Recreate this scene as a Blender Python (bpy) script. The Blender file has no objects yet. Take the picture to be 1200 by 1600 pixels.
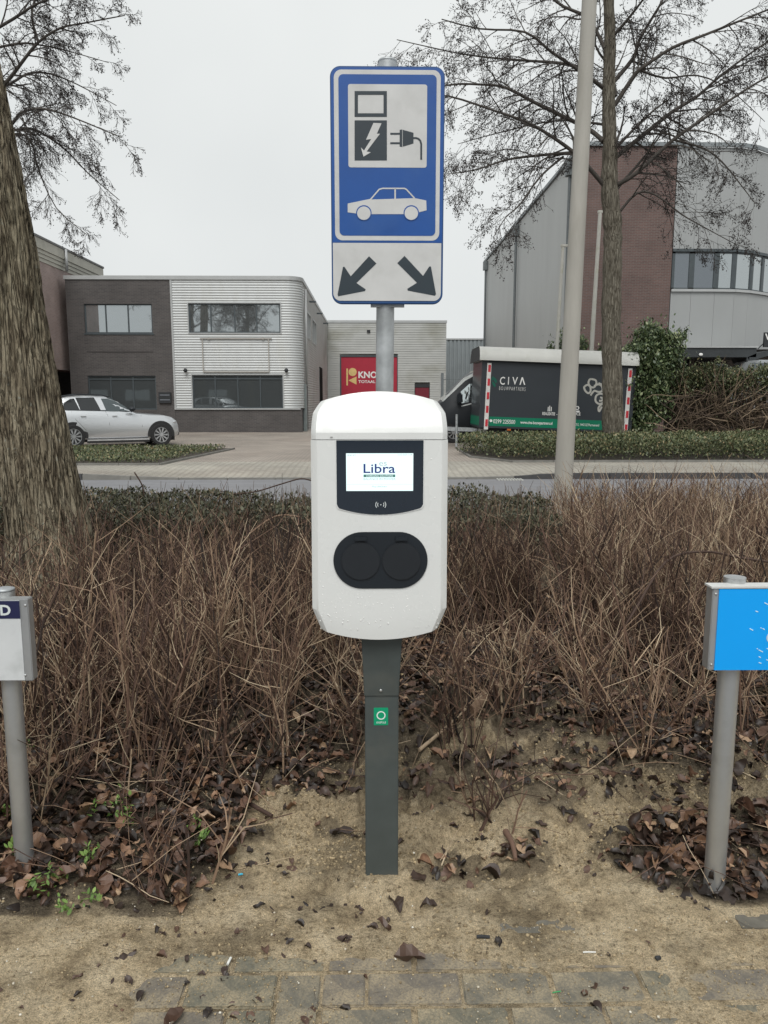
import bpy, bmesh, math, random
import numpy as np
from mathutils import Vector, Matrix

random.seed(7)
rng = np.random.default_rng(11)
PI = math.pi
scene = bpy.context.scene
COL = scene.collection

# ------------------------------------------------------------------ camera, sky, sun, exposure
CAM = Vector((0.0, 0.0, 1.30))
FPX = 1202.0
PITCH = math.radians(8.42)
YAW = math.radians(0.95)
cam_d = bpy.data.cameras.new('camera')
cam = bpy.data.objects.new('camera', cam_d)
COL.objects.link(cam)
cam.location = CAM
cam.rotation_euler = (math.radians(90) - PITCH, 0, -YAW)
cam_d.sensor_fit = 'VERTICAL'
cam_d.sensor_height = 24.0
cam_d.sensor_width = 18.0
cam_d.lens = 24.0 * FPX / 1600.0
cam_d.clip_start = 0.05
cam_d.clip_end = 2000
scene.camera = cam

SUN_EL, SUN_AZ = math.radians(52), math.radians(184)   # azimuth: the side the sun stands on, seen from above (behind the camera)
world = bpy.data.worlds.new("World")
scene.world = world
world.use_nodes = True
wn = world.node_tree
for n in list(wn.nodes):
    wn.nodes.remove(n)
w_out = wn.nodes.new('ShaderNodeOutputWorld')
w_bg = wn.nodes.new('ShaderNodeBackground')
w_sky = wn.nodes.new('ShaderNodeTexSky')
w_sky.sky_type = 'NISHITA'
w_sky.sun_disc = False
w_sky.sun_elevation = SUN_EL
w_sky.sun_rotation = SUN_AZ
w_sky.dust_density = 6.0
w_sky.air_density = 1.5
w_bw = wn.nodes.new('ShaderNodeRGBToBW')
w_mix = wn.nodes.new('ShaderNodeMixRGB')        # closed cloud cover over the clear sky
w_mix.inputs[0].default_value = 0.93
w_geo = wn.nodes.new('ShaderNodeTexCoord')
w_noise = wn.nodes.new('ShaderNodeTexNoise')
w_noise.inputs['Scale'].default_value = 1.6
w_noise.inputs['Detail'].default_value = 4
w_ramp = wn.nodes.new('ShaderNodeValToRGB')
w_ramp.color_ramp.elements[0].position = 0.3
w_ramp.color_ramp.elements[0].color = (5.45, 5.7, 5.75, 1)
w_ramp.color_ramp.elements[1].position = 0.75
w_ramp.color_ramp.elements[1].color = (6.75, 6.95, 6.9, 1)
wn.links.new(w_geo.outputs['Generated'], w_noise.inputs['Vector'])
wn.links.new(w_noise.outputs['Fac'], w_ramp.inputs[0])
wn.links.new(w_sky.outputs[0], w_bw.inputs[0])
wn.links.new(w_bw.outputs[0], w_mix.inputs[1])
wn.links.new(w_ramp.outputs[0], w_mix.inputs[2])
wn.links.new(w_mix.outputs[0], w_bg.inputs[0])
w_bg.inputs[1].default_value = 0.10
wn.links.new(w_bg.outputs[0], w_out.inputs[0])

sun_d = bpy.data.lights.new('sun', 'SUN')
sun_d.energy = 1.7
sun_d.angle = math.radians(35)
sun_d.color = (1.0, 0.985, 0.95)
sun = bpy.data.objects.new('sun', sun_d)
COL.objects.link(sun)
sdir = Vector((math.sin(SUN_AZ) * math.cos(SUN_EL), math.cos(SUN_AZ) * math.cos(SUN_EL), math.sin(SUN_EL)))
sun.rotation_euler = sdir.to_track_quat('Z', 'Y').to_euler()
sun.location = (0, 0, 30)
scene.view_settings.view_transform = 'Standard'
scene.view_settings.look = 'None'
scene.view_settings.gamma = 1.0
scene.view_settings.exposure = 0.40
scene.view_settings.use_curve_mapping = False
scene.render.engine = 'CYCLES'
scene.cycles.use_denoising = True
scene.cycles.max_bounces = 6
scene.cycles.diffuse_bounces = 3
scene.cycles.glossy_bounces = 3
scene.cycles.transmission_bounces = 4

# ------------------------------------------------------------------ layout helpers (photo point -> place in the world)
_F = Vector((math.sin(YAW) * math.cos(PITCH), math.cos(YAW) * math.cos(PITCH), -math.sin(PITCH)))
_R = Vector((math.cos(YAW), -math.sin(YAW), 0))
_U = _R.cross(_F)
def ray(px, py):
    return _F + _R * ((px - 600) / FPX) + _U * ((800 - py) / FPX)
def P(px, py, Y):
    d = ray(px, py)
    return CAM + d * (Y / d.y)
def G(px, py, z=0.0):
    d = ray(px, py)
    return CAM + d * ((z - CAM.z) / d.z)

# ------------------------------------------------------------------ mesh helpers
class MB:
    def __init__(s):
        s.v, s.f, s.t = [], [], []
    def add(s, vs, fs, tone=0.0):
        o = len(s.v)
        s.v += [tuple(v) for v in vs]
        s.t += [tone] * len(vs)
        s.f += [tuple(i + o for i in f) for f in fs]
        return s
    def box(s, x0, x1, y0, y1, z0, z1):
        return s.add([(x0,y0,z0),(x1,y0,z0),(x1,y1,z0),(x0,y1,z0),(x0,y0,z1),(x1,y0,z1),(x1,y1,z1),(x0,y1,z1)],
                     [(0,3,2,1),(4,5,6,7),(0,1,5,4),(1,2,6,5),(2,3,7,6),(3,0,4,7)])
    def quad(s, a, b, c, d):
        return s.add([a, b, c, d], [(0, 1, 2, 3)])
    def tube(s, pts, rad, n=6, tone=0.0, cap=True):
        pts = [Vector(p) for p in pts]
        if not hasattr(rad, '__len__'):
            rad = [rad] * len(pts)
        vs, fs = [], []
        m = len(pts)
        prev = None
        for i, p in enumerate(pts):
            d = (pts[min(i + 1, m - 1)] - pts[max(i - 1, 0)])
            if d.length < 1e-9: d = Vector((0, 0, 1))
            d.normalize()
            if prev is None:
                a = d.orthogonal().normalized()
            else:
                a = prev - d * prev.dot(d)
                a = a.normalized() if a.length > 1e-6 else d.orthogonal().normalized()
            prev = a
            b = d.cross(a)
            for k in range(n):
                an = 2 * PI * k / n
                vs.append(p + (a * math.cos(an) + b * math.sin(an)) * rad[i])
        for i in range(m - 1):
            for k in range(n):
                k2 = (k + 1) % n
                fs.append((i * n + k, i * n + k2, (i + 1) * n + k2, (i + 1) * n + k))
        if cap:
            fs.append(tuple(range(n))[::-1])
            fs.append(tuple((m - 1) * n + k for k in range(n)))
        return s.add(vs, fs, tone)
    def cyl(s, p0, p1, r, n=16, r2=None):
        return s.tube([p0, p1], [r, r if r2 is None else r2], n)
    def prism(s, pts, d):
        """an outline (3D points, any order round) pushed by vector d"""
        pts = [Vector(p) for p in pts]; d = Vector(d); n = len(pts)
        vs = pts + [p + d for p in pts]
        fs = [tuple(range(n)), tuple(range(2 * n - 1, n - 1, -1))]
        fs += [(i, i + n, (i + 1) % n + n, (i + 1) % n) for i in range(n)]
        return s.add(vs, fs)
    def ball(s, c, r, sx=1, sy=1, sz=1, nu=8, nv=5):
        vs = [(c[0], c[1], c[2] + r * sz)]
        for i in range(1, nv):
            th = PI * i / nv
            for k in range(nu):
                ph = 2 * PI * k / nu
                vs.append((c[0] + r*sx*math.sin(th)*math.cos(ph), c[1] + r*sy*math.sin(th)*math.sin(ph), c[2] + r*sz*math.cos(th)))
        vs.append((c[0], c[1], c[2] - r * sz))
        fs = [(0, 1 + k, 1 + (k + 1) % nu) for k in range(nu)]
        for i in range(nv - 2):
            for k in range(nu):
                a = 1 + i * nu; k2 = (k + 1) % nu
                fs.append((a + k, a + nu + k, a + nu + k2, a + k2))
        L = len(vs) - 1; a = 1 + (nv - 2) * nu
        fs += [(L, a + (k + 1) % nu, a + k) for k in range(nu)]
        return s.add(vs, fs)
    def arrays(s):
        tris = []
        for f in s.f:
            for i in range(1, len(f) - 1):
                tris.append((f[0], f[i], f[i + 1]))
        return np.array(s.v, float), np.array(tris, int), np.array(s.t, float)
    def mesh(s, name, mat, off=(0, 0, 0), smooth=False, angle=None, bevel=0.0, fixn=True):
        me = bpy.data.meshes.new(name)
        o = Vector(off)
        me.from_pydata([(v[0]-o.x, v[1]-o.y, v[2]-o.z) for v in s.v], [], s.f)
        if fixn or bevel > 0:
            bm = bmesh.new(); bm.from_mesh(me)
            if fixn: bmesh.ops.recalc_face_normals(bm, faces=bm.faces)
            if bevel > 0:
                es = [e for e in bm.edges if len(e.link_faces) == 2 and e.calc_face_angle(0) > 0.5]
                bmesh.ops.bevel(bm, geom=es, offset=bevel, segments=2, affect='EDGES', clamp_overlap=True)
            bm.to_mesh(me); bm.free()
        if any(s.t) and len(me.vertices) == len(s.t):
            a = me.attributes.new('rnd', 'FLOAT', 'POINT')
            a.data.foreach_set('value', np.array(s.t, np.float32))
        if mat: me.materials.append(mat)
        if smooth or bevel > 0:
            me.shade_smooth()
            if angle is not None or bevel > 0:
                try: me.set_sharp_from_angle(angle=angle if angle is not None else 0.6)
                except Exception: pass
        return me
    def build(s, name, mat, parent=None, origin=None, local=False, **k):
        if parent is not None:
            off = (0, 0, 0) if local else root_loc(parent)
        else:
            off = origin if origin is not None else (0, 0, 0)
        ob = bpy.data.objects.new(name, s.mesh(name, mat, off, **k))
        COL.objects.link(ob)
        if parent is not None: ob.parent = parent
        elif origin is not None: ob.location = origin
        return ob

def root_loc(o):
    while o.parent: o = o.parent
    return o.location.copy()
def thing(name, loc, label, cat, group=None, rz=0.0):
    o = bpy.data.objects.new(name, None)
    o.empty_display_size = 0.2
    COL.objects.link(o)
    o.location = loc; o.rotation_euler = (0, 0, rz)
    o['label'] = label; o['category'] = cat
    if group: o['group'] = group
    return o
def tag(o, label=None, cat=None, group=None, kind=None):
    if label: o['label'] = label
    if cat: o['category'] = cat
    if group: o['group'] = group
    if kind: o['kind'] = kind
    return o
def struct(o): o['kind'] = 'structure'; return o
def stuff(o): o['kind'] = 'stuff'; return o
def copy_tree(o, parent=None):
    c = o.copy(); COL.objects.link(c)
    if parent is not None: c.parent = parent
    for ch in list(o.children): copy_tree(ch, c)
    return c

def scatter_mesh(name, tm, pos, rot, scl, idx, rnd, mat):
    """merge many copies of small template meshes (verts, tris, tone) into one mesh"""
    V, T, A = [], [], []
    off = 0
    for k, (tv, tt, ta) in enumerate(tm):
        sel = np.nonzero(idx == k)[0]
        if len(sel) == 0: continue
        sc = scl[sel]
        if sc.ndim == 1: sc = sc[:, None]
        vv = tv[None] * sc[:, None, :] if sc.shape[1] == 3 else tv[None] * sc[:, None, :]
        vv = np.einsum('kij,knj->kni', rot[sel], vv) + pos[sel][:, None, :]
        n = len(tv)
        ft = tt[None] + (np.arange(len(sel)) * n)[:, None, None] + off
        V.append(vv.reshape(-1, 3)); T.append(ft.reshape(-1, 3))
        A.append((ta[None, :] + rnd[sel][:, None]).reshape(-1))
        off += n * len(sel)
    V = np.concatenate(V); T = np.concatenate(T); A = np.concatenate(A)
    me = bpy.data.meshes.new(name)
    me.vertices.add(len(V)); me.vertices.foreach_set('co', V.astype(np.float32).ravel())
    me.loops.add(len(T) * 3); me.loops.foreach_set('vertex_index', T.astype(np.int32).ravel())
    me.polygons.add(len(T)); me.polygons.foreach_set('loop_start', np.arange(0, len(T) * 3, 3, dtype=np.int32))
    a = me.attributes.new('rnd', 'FLOAT', 'POINT'); a.data.foreach_set('value', A.astype(np.float32))
    me.materials.append(mat)
    me.update(); me.validate()
    return me
def link_mesh(name, me, parent=None):
    o = bpy.data.objects.new(name, me); COL.objects.link(o)
    if parent is not None:
        o.parent = parent; o.location = -root_loc(parent) if not parent.parent else (0, 0, 0)
    return o
def rotmats(az, tilt, spin=None):
    """rotation: spin about z, tilt about x, then azimuth about z"""
    n = len(az); spin = np.zeros(n) if spin is None else spin
    def Rz(a):
        m = np.zeros((n, 3, 3)); m[:, 0, 0] = np.cos(a); m[:, 0, 1] = -np.sin(a); m[:, 1, 0] = np.sin(a); m[:, 1, 1] = np.cos(a); m[:, 2, 2] = 1; return m
    def Rx(a):
        m = np.zeros((n, 3, 3)); m[:, 1, 1] = np.cos(a); m[:, 1, 2] = -np.sin(a); m[:, 2, 1] = np.sin(a); m[:, 2, 2] = np.cos(a); m[:, 0, 0] = 1; return m
    return Rz(az) @ Rx(tilt) @ Rz(spin)

_lat = rng.random((8, 256, 256))
def vnoise(x, y, k=0):
    xi = np.floor(x).astype(int); yi = np.floor(y).astype(int)
    fx = x - xi; fy = y - yi
    fx = fx * fx * (3 - 2 * fx); fy = fy * fy * (3 - 2 * fy)
    L = _lat[k % 8]
    a = L[xi & 255, yi & 255]; b = L[(xi + 1) & 255, yi & 255]; c = L[xi & 255, (yi + 1) & 255]; d = L[(xi + 1) & 255, (yi + 1) & 255]
    return (a * (1 - fx) + b * fx) * (1 - fy) + (c * (1 - fx) + d * fx) * fy
def fbm(x, y, o=4, k=0):
    r = 0; amp = 0.5; tot = 0
    for i in range(o):
        r = r + amp * vnoise(x * 2 ** i + 17.3 * i, y * 2 ** i + 5.1 * i, k + i); tot += amp; amp *= 0.5
    return r / tot
def sstep(a, b, x):
    t = np.clip((x - a) / (b - a), 0, 1); return t * t * (3 - 2 * t)

# ------------------------------------------------------------------ materials
MATS = {}
def _base(name):
    m = bpy.data.materials.new(name); m.use_nodes = True
    nt = m.node_tree; b = nt.nodes['Principled BSDF']
    return m, nt, b
def ramp(nt, src, stops, interp='LINEAR'):
    r = nt.nodes.new('ShaderNodeValToRGB'); r.color_ramp.interpolation = interp
    el = r.color_ramp.elements
    while len(el) > 1: el.remove(el[-1])
    el[0].position = stops[0][0]; el[0].color = (*stops[0][1], 1)
    for p, c in stops[1:]:
        e = el.new(p); e.color = (*c, 1)
    nt.links.new(src, r.inputs[0]); return r.outputs[0]
def noise(nt, scale, detail=4, stretch=(1, 1, 1), coord='Object', rough=0.55):
    tc = nt.nodes.new('ShaderNodeTexCoord'); mp = nt.nodes.new('ShaderNodeMapping')
    mp.inputs['Scale'].default_value = stretch
    nt.links.new(tc.outputs[coord], mp.inputs[0])
    n = nt.nodes.new('ShaderNodeTexNoise'); n.inputs['Scale'].default_value = scale; n.inputs['Detail'].default_value = detail
    n.inputs['Roughness'].default_value = rough
    nt.links.new(mp.outputs[0], n.inputs['Vector'])
    return n.outputs['Fac']
def mixc(nt, fac, a, b, mode='MIX'):
    m = nt.nodes.new('ShaderNodeMixRGB'); m.blend_type = mode
    for i, x in ((0, fac), (1, a), (2, b)):
        if hasattr(x, 'is_linked'): nt.links.new(x, m.inputs[i])
        elif hasattr(x, '__len__'): m.inputs[i].default_value = (*x, 1)
        else: m.inputs[i].default_value = x
    return m.outputs[0]
def bump(nt, b, h, strength, dist=0.01):
    n = nt.nodes.new('ShaderNodeBump'); n.inputs['Strength'].default_value = strength; n.inputs['Distance'].default_value = dist
    nt.links.new(h, n.inputs['Height']); nt.links.new(n.outputs[0], b.inputs['Normal'])
def M(name, c, rough=0.5, metal=0.0, var=0.12, scale=6.0, bmp=0.0, bscale=None, spec=None, coat=0.0, stretch=(1, 1, 1), dirt=None, dscale=1.5, damt=0.5):
    """painted / plain surface with faint uneven tone, wear and relief"""
    if name in MATS: return MATS[name]
    m, nt, b = _base(name)
    f = noise(nt, scale, 5, stretch)
    lo = tuple(x * (1 - var) for x in c); hi = tuple(min(1, x * (1 + var)) for x in c)
    col = ramp(nt, f, [(0.3, lo), (0.7, hi)])
    if dirt:
        g = noise(nt, dscale, 6, stretch)
        g = ramp(nt, g, [(0.52, (0, 0, 0)), (0.72, (damt,) * 3)])
        col = mixc(nt, g, col, dirt)
    nt.links.new(col, b.inputs['Base Color'])
    b.inputs['Roughness'].default_value = rough; b.inputs['Metallic'].default_value = metal
    if spec is not None: b.inputs['Specular IOR Level'].default_value = spec
    if coat: b.inputs['Coat Weight'].default_value = coat; b.inputs['Coat Roughness'].default_value = 0.05
    if bmp: bump(nt, b, noise(nt, bscale or scale * 6, 4, stretch), bmp, 0.004)
    MATS[name] = m; return m
def MR(name, stops, rough=0.7, noise_scale=None, spec=None, trans=0.0):
    """coloured by the per-piece attribute rnd"""
    if name in MATS: return MATS[name]
    m, nt, b = _base(name)
    a = nt.nodes.new('ShaderNodeAttribute'); a.attribute_name = 'rnd'
    src = a.outputs['Fac']
    col = ramp(nt, src, stops)
    if noise_scale:
        f = noise(nt, noise_scale, 3)
        col = mixc(nt, 1.0, col, ramp(nt, f, [(0.3, (0.65,) * 3), (0.75, (1.25,) * 3)]), 'MULTIPLY')
    nt.links.new(col, b.inputs['Base Color'])
    b.inputs['Roughness'].default_value = rough
    if spec is not None: b.inputs['Specular IOR Level'].default_value = spec
    MATS[name] = m; return m
def MBrick(name, c1, c2, mortar, axis='XZ', bw=0.22, bh=0.0625, ms=0.011, rough=0.85, tint=None, off=0.5):
    if name in MATS: return MATS[name]
    m, nt, b = _base(name)
    tc = nt.nodes.new('ShaderNodeTexCoord'); sp = nt.nodes.new('ShaderNodeSeparateXYZ'); cb = nt.nodes.new('ShaderNodeCombineXYZ')
    nt.links.new(tc.outputs['Object'], sp.inputs[0])
    nt.links.new(sp.outputs[axis[0]], cb.inputs[0]); nt.links.new(sp.outputs[axis[1]], cb.inputs[1])
    t = nt.nodes.new('ShaderNodeTexBrick')
    nt.links.new(cb.outputs[0], t.inputs['Vector'])
    t.inputs['Color1'].default_value = (*c1, 1); t.inputs['Color2'].default_value = (*c2, 1); t.inputs['Mortar'].default_value = (*mortar, 1)
    t.inputs['Scale'].default_value = 1.0; t.inputs['Mortar Size'].default_value = ms
    t.inputs['Brick Width'].default_value = bw; t.inputs['Row Height'].default_value = bh; t.inputs['Bias'].default_value = -0.2
    t.offset = off
    f = noise(nt, 0.9, 6)
    col = mixc(nt, 1.0, t.outputs['Color'], ramp(nt, f, [(0.3, (0.8,) * 3), (0.7, (1.18,) * 3)]), 'MULTIPLY')
    if tint:
        col = mixc(nt, ramp(nt, noise(nt, 0.35, 6), [(0.5, (0, 0, 0)), (0.75, (0.6,) * 3)]), col, tint)
    nt.links.new(col, b.inputs['Base Color']); b.inputs['Roughness'].default_value = rough
    inv = nt.nodes.new('ShaderNodeInvert'); nt.links.new(t.outputs['Fac'], inv.inputs[1])
    bump(nt, b, inv.outputs[0], 0.5, 0.006)
    MATS[name] = m; return m
def MEmit(name, c, s=1.0):
    m, nt, b = _base(name)
    b.inputs['Base Color'].default_value = (0.02, 0.02, 0.02, 1)
    b.inputs['Emission Color'].default_value = (*c, 1); b.inputs['Emission Strength'].default_value = s
    b.inputs['Roughness'].default_value = 0.2
    return m
def MGlass(name, c, metal, rough=0.02):
    m, nt, b = _base(name)
    b.inputs['Base Color'].default_value = (*c, 1); b.inputs['Metallic'].default_value = metal; b.inputs['Roughness'].default_value = rough
    b.inputs['IOR'].default_value = 1.6
    bump(nt, b, noise(nt, 0.9, 2), 0.05, 0.02)
    return m

def text(s, mat, name, parent, x0, x1, z0, z1, y, depth=0.0008, local=False, align_h=True, bold=0.0, yfun=None):
    """lettering as a thin raised mesh facing -Y that fills x0..x1, z0..z1"""
    cu = bpy.data.curves.new(name, 'FONT'); cu.body = s; cu.size = 1.0; cu.extrude = 0.5; cu.offset = bold; cu.resolution_u = 3
    tmp = bpy.data.objects.new('tmp_text', cu); COL.objects.link(tmp)
    dg = bpy.context.evaluated_depsgraph_get()
    me = bpy.data.meshes.new_from_object(tmp.evaluated_get(dg))
    bpy.data.objects.remove(tmp); bpy.data.curves.remove(cu)
    n = len(me.vertices); co = np.zeros(n * 3, np.float32); me.vertices.foreach_get('co', co); co = co.reshape(-1, 3)
    mn, mx = co.min(0), co.max(0)
    off = Vector((0, 0, 0)) if local or parent is None else root_loc(parent)
    out = np.zeros_like(co)
    out[:, 0] = x0 + (co[:, 0] - mn[0]) / (mx[0] - mn[0]) * (x1 - x0) - off.x
    out[:, 2] = z0 + (co[:, 1] - mn[1]) / (mx[1] - mn[1]) * (z1 - z0) - off.z
    out[:, 1] = y - (co[:, 2] + 0.5) * depth - off.y
    me.vertices.foreach_set('co', out.ravel()); me.update()
    me.materials.clear(); me.materials.append(mat); me.name = name
    o = bpy.data.objects.new(name, me); COL.objects.link(o)
    if parent is not None: o.parent = parent
    return o
def rrect(x0, x1, z0, z1, y, r, n=6, corners=(1, 1, 1, 1)):
    """rounded rectangle outline in a plane facing -Y; corners: bl, br, tr, tl"""
    out = []
    for (cx, cz, a0, on) in ((x0 + r, z0 + r, PI, corners[0]), (x1 - r, z0 + r, 1.5 * PI, corners[1]), (x1 - r, z1 - r, 0, corners[2]), (x0 + r, z1 - r, 0.5 * PI, corners[3])):
        if on:
            for i in range(n + 1):
                a = a0 + 0.5 * PI * i / n
                out.append((cx + r * math.cos(a), y, cz + r * math.sin(a)))
        else:
            a = a0 + 0.25 * PI
            out.append((cx + math.copysign(r, math.cos(a)), y, cz + math.copysign(r, math.sin(a))))
    return out

M_alu = M('brushed_aluminium', (0.50, 0.51, 0.51), 0.42, 0.75, 0.10, 9, 0.08, 60, dirt=(0.24, 0.24, 0.23), dscale=9, damt=0.5)
M_galv = M('galvanised_steel', (0.42, 0.44, 0.45), 0.55, 0.6, 0.18, 22, 0.08, 80, dirt=(0.2, 0.21, 0.21), dscale=12, damt=0.5)
M_white = M('white_lacquer', (0.715, 0.725, 0.71), 0.33, 0, 0.02, 5, 0.02, 400, coat=0.2)
M_dark = M('anthracite_powder_coat', (0.062, 0.074, 0.072), 0.5, 0, 0.1, 18, 0.06, 900, dirt=(.15, .135, .105), dscale=6, damt=.30)
_nt = M_white.node_tree; _nt.links.new(ramp(_nt, noise(_nt, 9, 6), [(.42, (.16,) * 3), (.58, (.42,) * 3)]), _nt.nodes['Principled BSDF'].inputs['Roughness'])
M_black = M('black_plastic', (0.008, 0.012, 0.017), 0.45, 0, 0.1, 12, 0.03, 700)
M_blackmat = M('matt_black', (0.02, 0.022, 0.025), 0.6)
M_signwhite = M('retroreflective_white', (0.55, 0.55, 0.54), 0.45, 0, 0.06, 14, dirt=(0.38, 0.38, 0.36), dscale=11, damt=0.4)
M_signblue = M('sign_blue', (0.004, 0.068, 0.285), 0.4, 0, 0.08, 10, dirt=(0.03, 0.10, 0.29), dscale=9, damt=0.4)
M_signrim = M('sign_blue_rim', (0.012, 0.062, 0.19), 0.45, 0, 0.1, 12)
M_signdark = M('sign_dark_print', (0.018, 0.030, 0.040), 0.5, 0, 0.08, 15)
M_steeldark = M('dark_grey_frame', (0.055, 0.068, 0.075), 0.5)
M_trim = M('pale_metal_trim', (0.42, 0.43, 0.43), 0.45, 0.3, 0.06, 2)
M_glass_hi = MGlass('mirror_window_glass', (0.42, 0.45, 0.46), 0.85)
M_glass_lo = MGlass('dark_window_glass', (0.13, 0.145, 0.15), 0.6)

# ================================================================== GROUND
ZS = -0.27      # level of the pavements and forecourts across the street
ZR = -0.36      # level of the carriageway
M_asph = M('road_asphalt', (0.19, 0.19, 0.20), 0.8, 0, 0.10, 3.0, 0.25, 160, dirt=(0.19, 0.185, 0.19), dscale=0.5, damt=0.6, stretch=(0.4, 1, 1))
def MHerring(name, c1, c2, mortar, bw=0.21, bh=0.105, rot=0.0):
    m, nt, b = _base(name)
    tc = nt.nodes.new('ShaderNodeTexCoord'); mp = nt.nodes.new('ShaderNodeMapping'); mp.inputs['Rotation'].default_value = (0, 0, rot)
    nt.links.new(tc.outputs['Object'], mp.inputs[0])
    t = nt.nodes.new('ShaderNodeTexBrick'); nt.links.new(mp.outputs[0], t.inputs['Vector'])
    t.inputs['Color1'].default_value = (*c1, 1); t.inputs['Color2'].default_value = (*c2, 1); t.inputs['Mortar'].default_value = (*mortar, 1)
    t.inputs['Scale'].default_value = 1.0; t.inputs['Mortar Size'].default_value = 0.012; t.inputs['Brick Width'].default_value = bw; t.inputs['Row Height'].default_value = bh
    col = mixc(nt, 1.0, t.outputs['Color'], ramp(nt, noise(nt, 0.5, 6), [(0.3, (0.75,) * 3), (0.7, (1.2,) * 3)]), 'MULTIPLY')
    col = mixc(nt, ramp(nt, noise(nt, 0.23, 5), [(0.5, (0,) * 3), (0.7, (0.5,) * 3)]), col, (0.26, 0.21, 0.175))
    nt.links.new(col, b.inputs['Base Color']); b.inputs['Roughness'].default_value = 0.85
    inv = nt.nodes.new('ShaderNodeInvert'); nt.links.new(t.outputs['Fac'], inv.inputs[1]); bump(nt, b, inv.outputs[0], 0.8, 0.01)
    return m
M_klinker = MHerring('pale_paving_bricks', (0.40, 0.375, 0.32), (0.33, 0.31, 0.27), (0.17, 0.155, 0.13), rot=0.78)
M_klinker2 = MHerring('forecourt_paving_bricks', (0.36, 0.31, 0.265), (0.29, 0.255, 0.225), (0.16, 0.14, 0.115), rot=0.0)
M_soilflat = M('plain_soil', (0.085, 0.066, 0.046), 0.95, 0, 0.3, 2.5, 0.6, 18)
M_kerb = M('concrete_kerb', (0.19, 0.185, 0.17), 0.85, 0, 0.15, 6, 0.2, 60, dirt=(0.1, 0.1, 0.09), dscale=3)
M_kerbdark = M('dark_kerb_face', (0.055, 0.055, 0.057), 0.75, 0, 0.15, 6, 0.2, 60)

g = MB(); g.quad((-250, -120, ZR - 0.25), (250, -120, ZR - 0.25), (250, 600, ZR - 0.25), (-250, 600, ZR - 0.25))
struct(g.build('ground', M_soilflat))
# carriageway, sheet with slight camber
g = MB()
ys = [10.8, 12.1, 13.4, 14.7, 16.0]; zs = [ZR - .03, ZR - .005, ZR + .01, ZR - .005, ZR - .02]
for i in range(4):
    g.quad((-90, ys[i], zs[i]), (90, ys[i], zs[i]), (90, ys[i+1], zs[i+1]), (-90, ys[i+1], zs[i+1]))
struct(g.build('road', M_asph))
# pavement beyond the road: flat, falling to a dropped kerb at the drive between x0 and x1
XD0, XD1 = G(255, 738, ZS).x, G(792, 738, ZS).x
def drop(x):
    return float(sstep(XD0 - 1.6, XD0 + 0.3, x) * (1 - sstep(XD1 - 0.3, XD1 + 0.9, x)))
def pave_z(x, y):
    return ZS - 0.085 * drop(x) * (1 - float(sstep(16.1, 18.0, y)))
g = MB()
xs = list(np.arange(-60, -12, 6.0)) + list(np.arange(-12, 12, 0.4)) + list(np.arange(12, 61, 6.0))
yy = [16.12, 16.6, 17.2, 18.0, 19.2]
for j in range(len(yy)):
    for x in xs: g.v.append((x, yy[j], pave_z(x, yy[j]))); g.t.append(0)
n = len(xs)
for j in range(len(yy) - 1):
    for i in range(n - 1): g.f.append((j*n+i, j*n+i+1, (j+1)*n+i+1, (j+1)*n+i))
pav = struct(g.build('far_pavement', M_klinker))
g = MB(); g.quad((-60, 19.2, ZS), (60, 19.2, ZS), (60, 120, ZS), (-60, 120, ZS))
struct(g.build('forecourt_paving', M_klinker2))
# kerb stones one by one
kerb_cache = {}
kerb_root = struct(MB().box(-60, 60, 16.0, 16.12, ZR - 0.2, ZR - 0.06).build('kerb_foundation', M_kerb))
x = -16.0
while x < 24:
    d = drop(x + 0.5)
    key = round(d, 2)
    if key not in kerb_cache:
        k = MB(); k.box(0.004, 0.996, 0, 0.115, -0.30, 0)
        kerb_cache[key] = k.mesh('kerb_stone', M_kerbdark if x < XD0 - 2 or x > XD1 else M_kerb, bevel=0.012)
    me = kerb_cache[key]
    o = bpy.data.objects.new('kerb_stone', me); COL.objects.link(o); o.parent = kerb_root
    tiltang = -math.atan2(pave_z(x + 1, 16.1) - pave_z(x, 16.1), 1.0)
    o.location = (x, 16.0, pave_z(x, 16.1) + 0.012); o.rotation_euler = (0, tiltang, 0)
    x += 1.0
# curb stones bounding the planted strips (thin edging bands)
def edging(points, root, mat, w=0.06, h=0.05, z=ZS, L=1.0):
    for a, b_ in zip(points[:-1], points[1:]):
        a = Vector(a); b_ = Vector(b_); n = max(1, int(round((b_ - a).length / L)))
        for i in range(n):
            p = a.lerp(b_, i / n); q = a.lerp(b_, (i + 1) / n)
            ln = (q - p).length
            k = MB(); k.box(0.004, ln - 0.004, -w/2, w/2, -0.2, h)
            o = bpy.data.objects.new('edging_stone', k.mesh('edging_stone', mat, bevel=0.006)); COL.objects.link(o)
            o.location = (p.x, p.y, z); o.rotation_euler = (0, 0, math.atan2(q.y - p.y, q.x - p.x)); o.parent = root
SL = [G(-200, 727, ZS), G(250, 727, ZS), G(366, 702, ZS), G(-200, 700, ZS)]       # left strip outline
SR = [G(735, 715, ZS), G(800, 722.5, ZS), G(1500, 721, ZS)]                       # right strip front line
M_strip = M('dark_planting_soil', (0.05, 0.042, 0.032), 0.95, 0, 0.3, 8, 0.7, 40)
g = MB(); g.prism([Vector(p) + Vector((0, 0, 0.004)) for p in SL], (0, 0, 0.03)); sl = struct(g.build('left_planting_strip', M_strip))
g = MB(); g.prism([Vector((p.x, p.y, ZS + .004)) for p in (SR[0], SR[1], SR[2], Vector((SR[2].x, 25, 0)), Vector((G(712, 697, ZS).x, 24, 0)), G(712, 700, ZS))], (0, 0, 0.03)); sr = struct(g.build('right_planting_strip', M_strip))
edging([SL[0], SL[1], SL[2]], sl, M_kerb)
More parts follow.
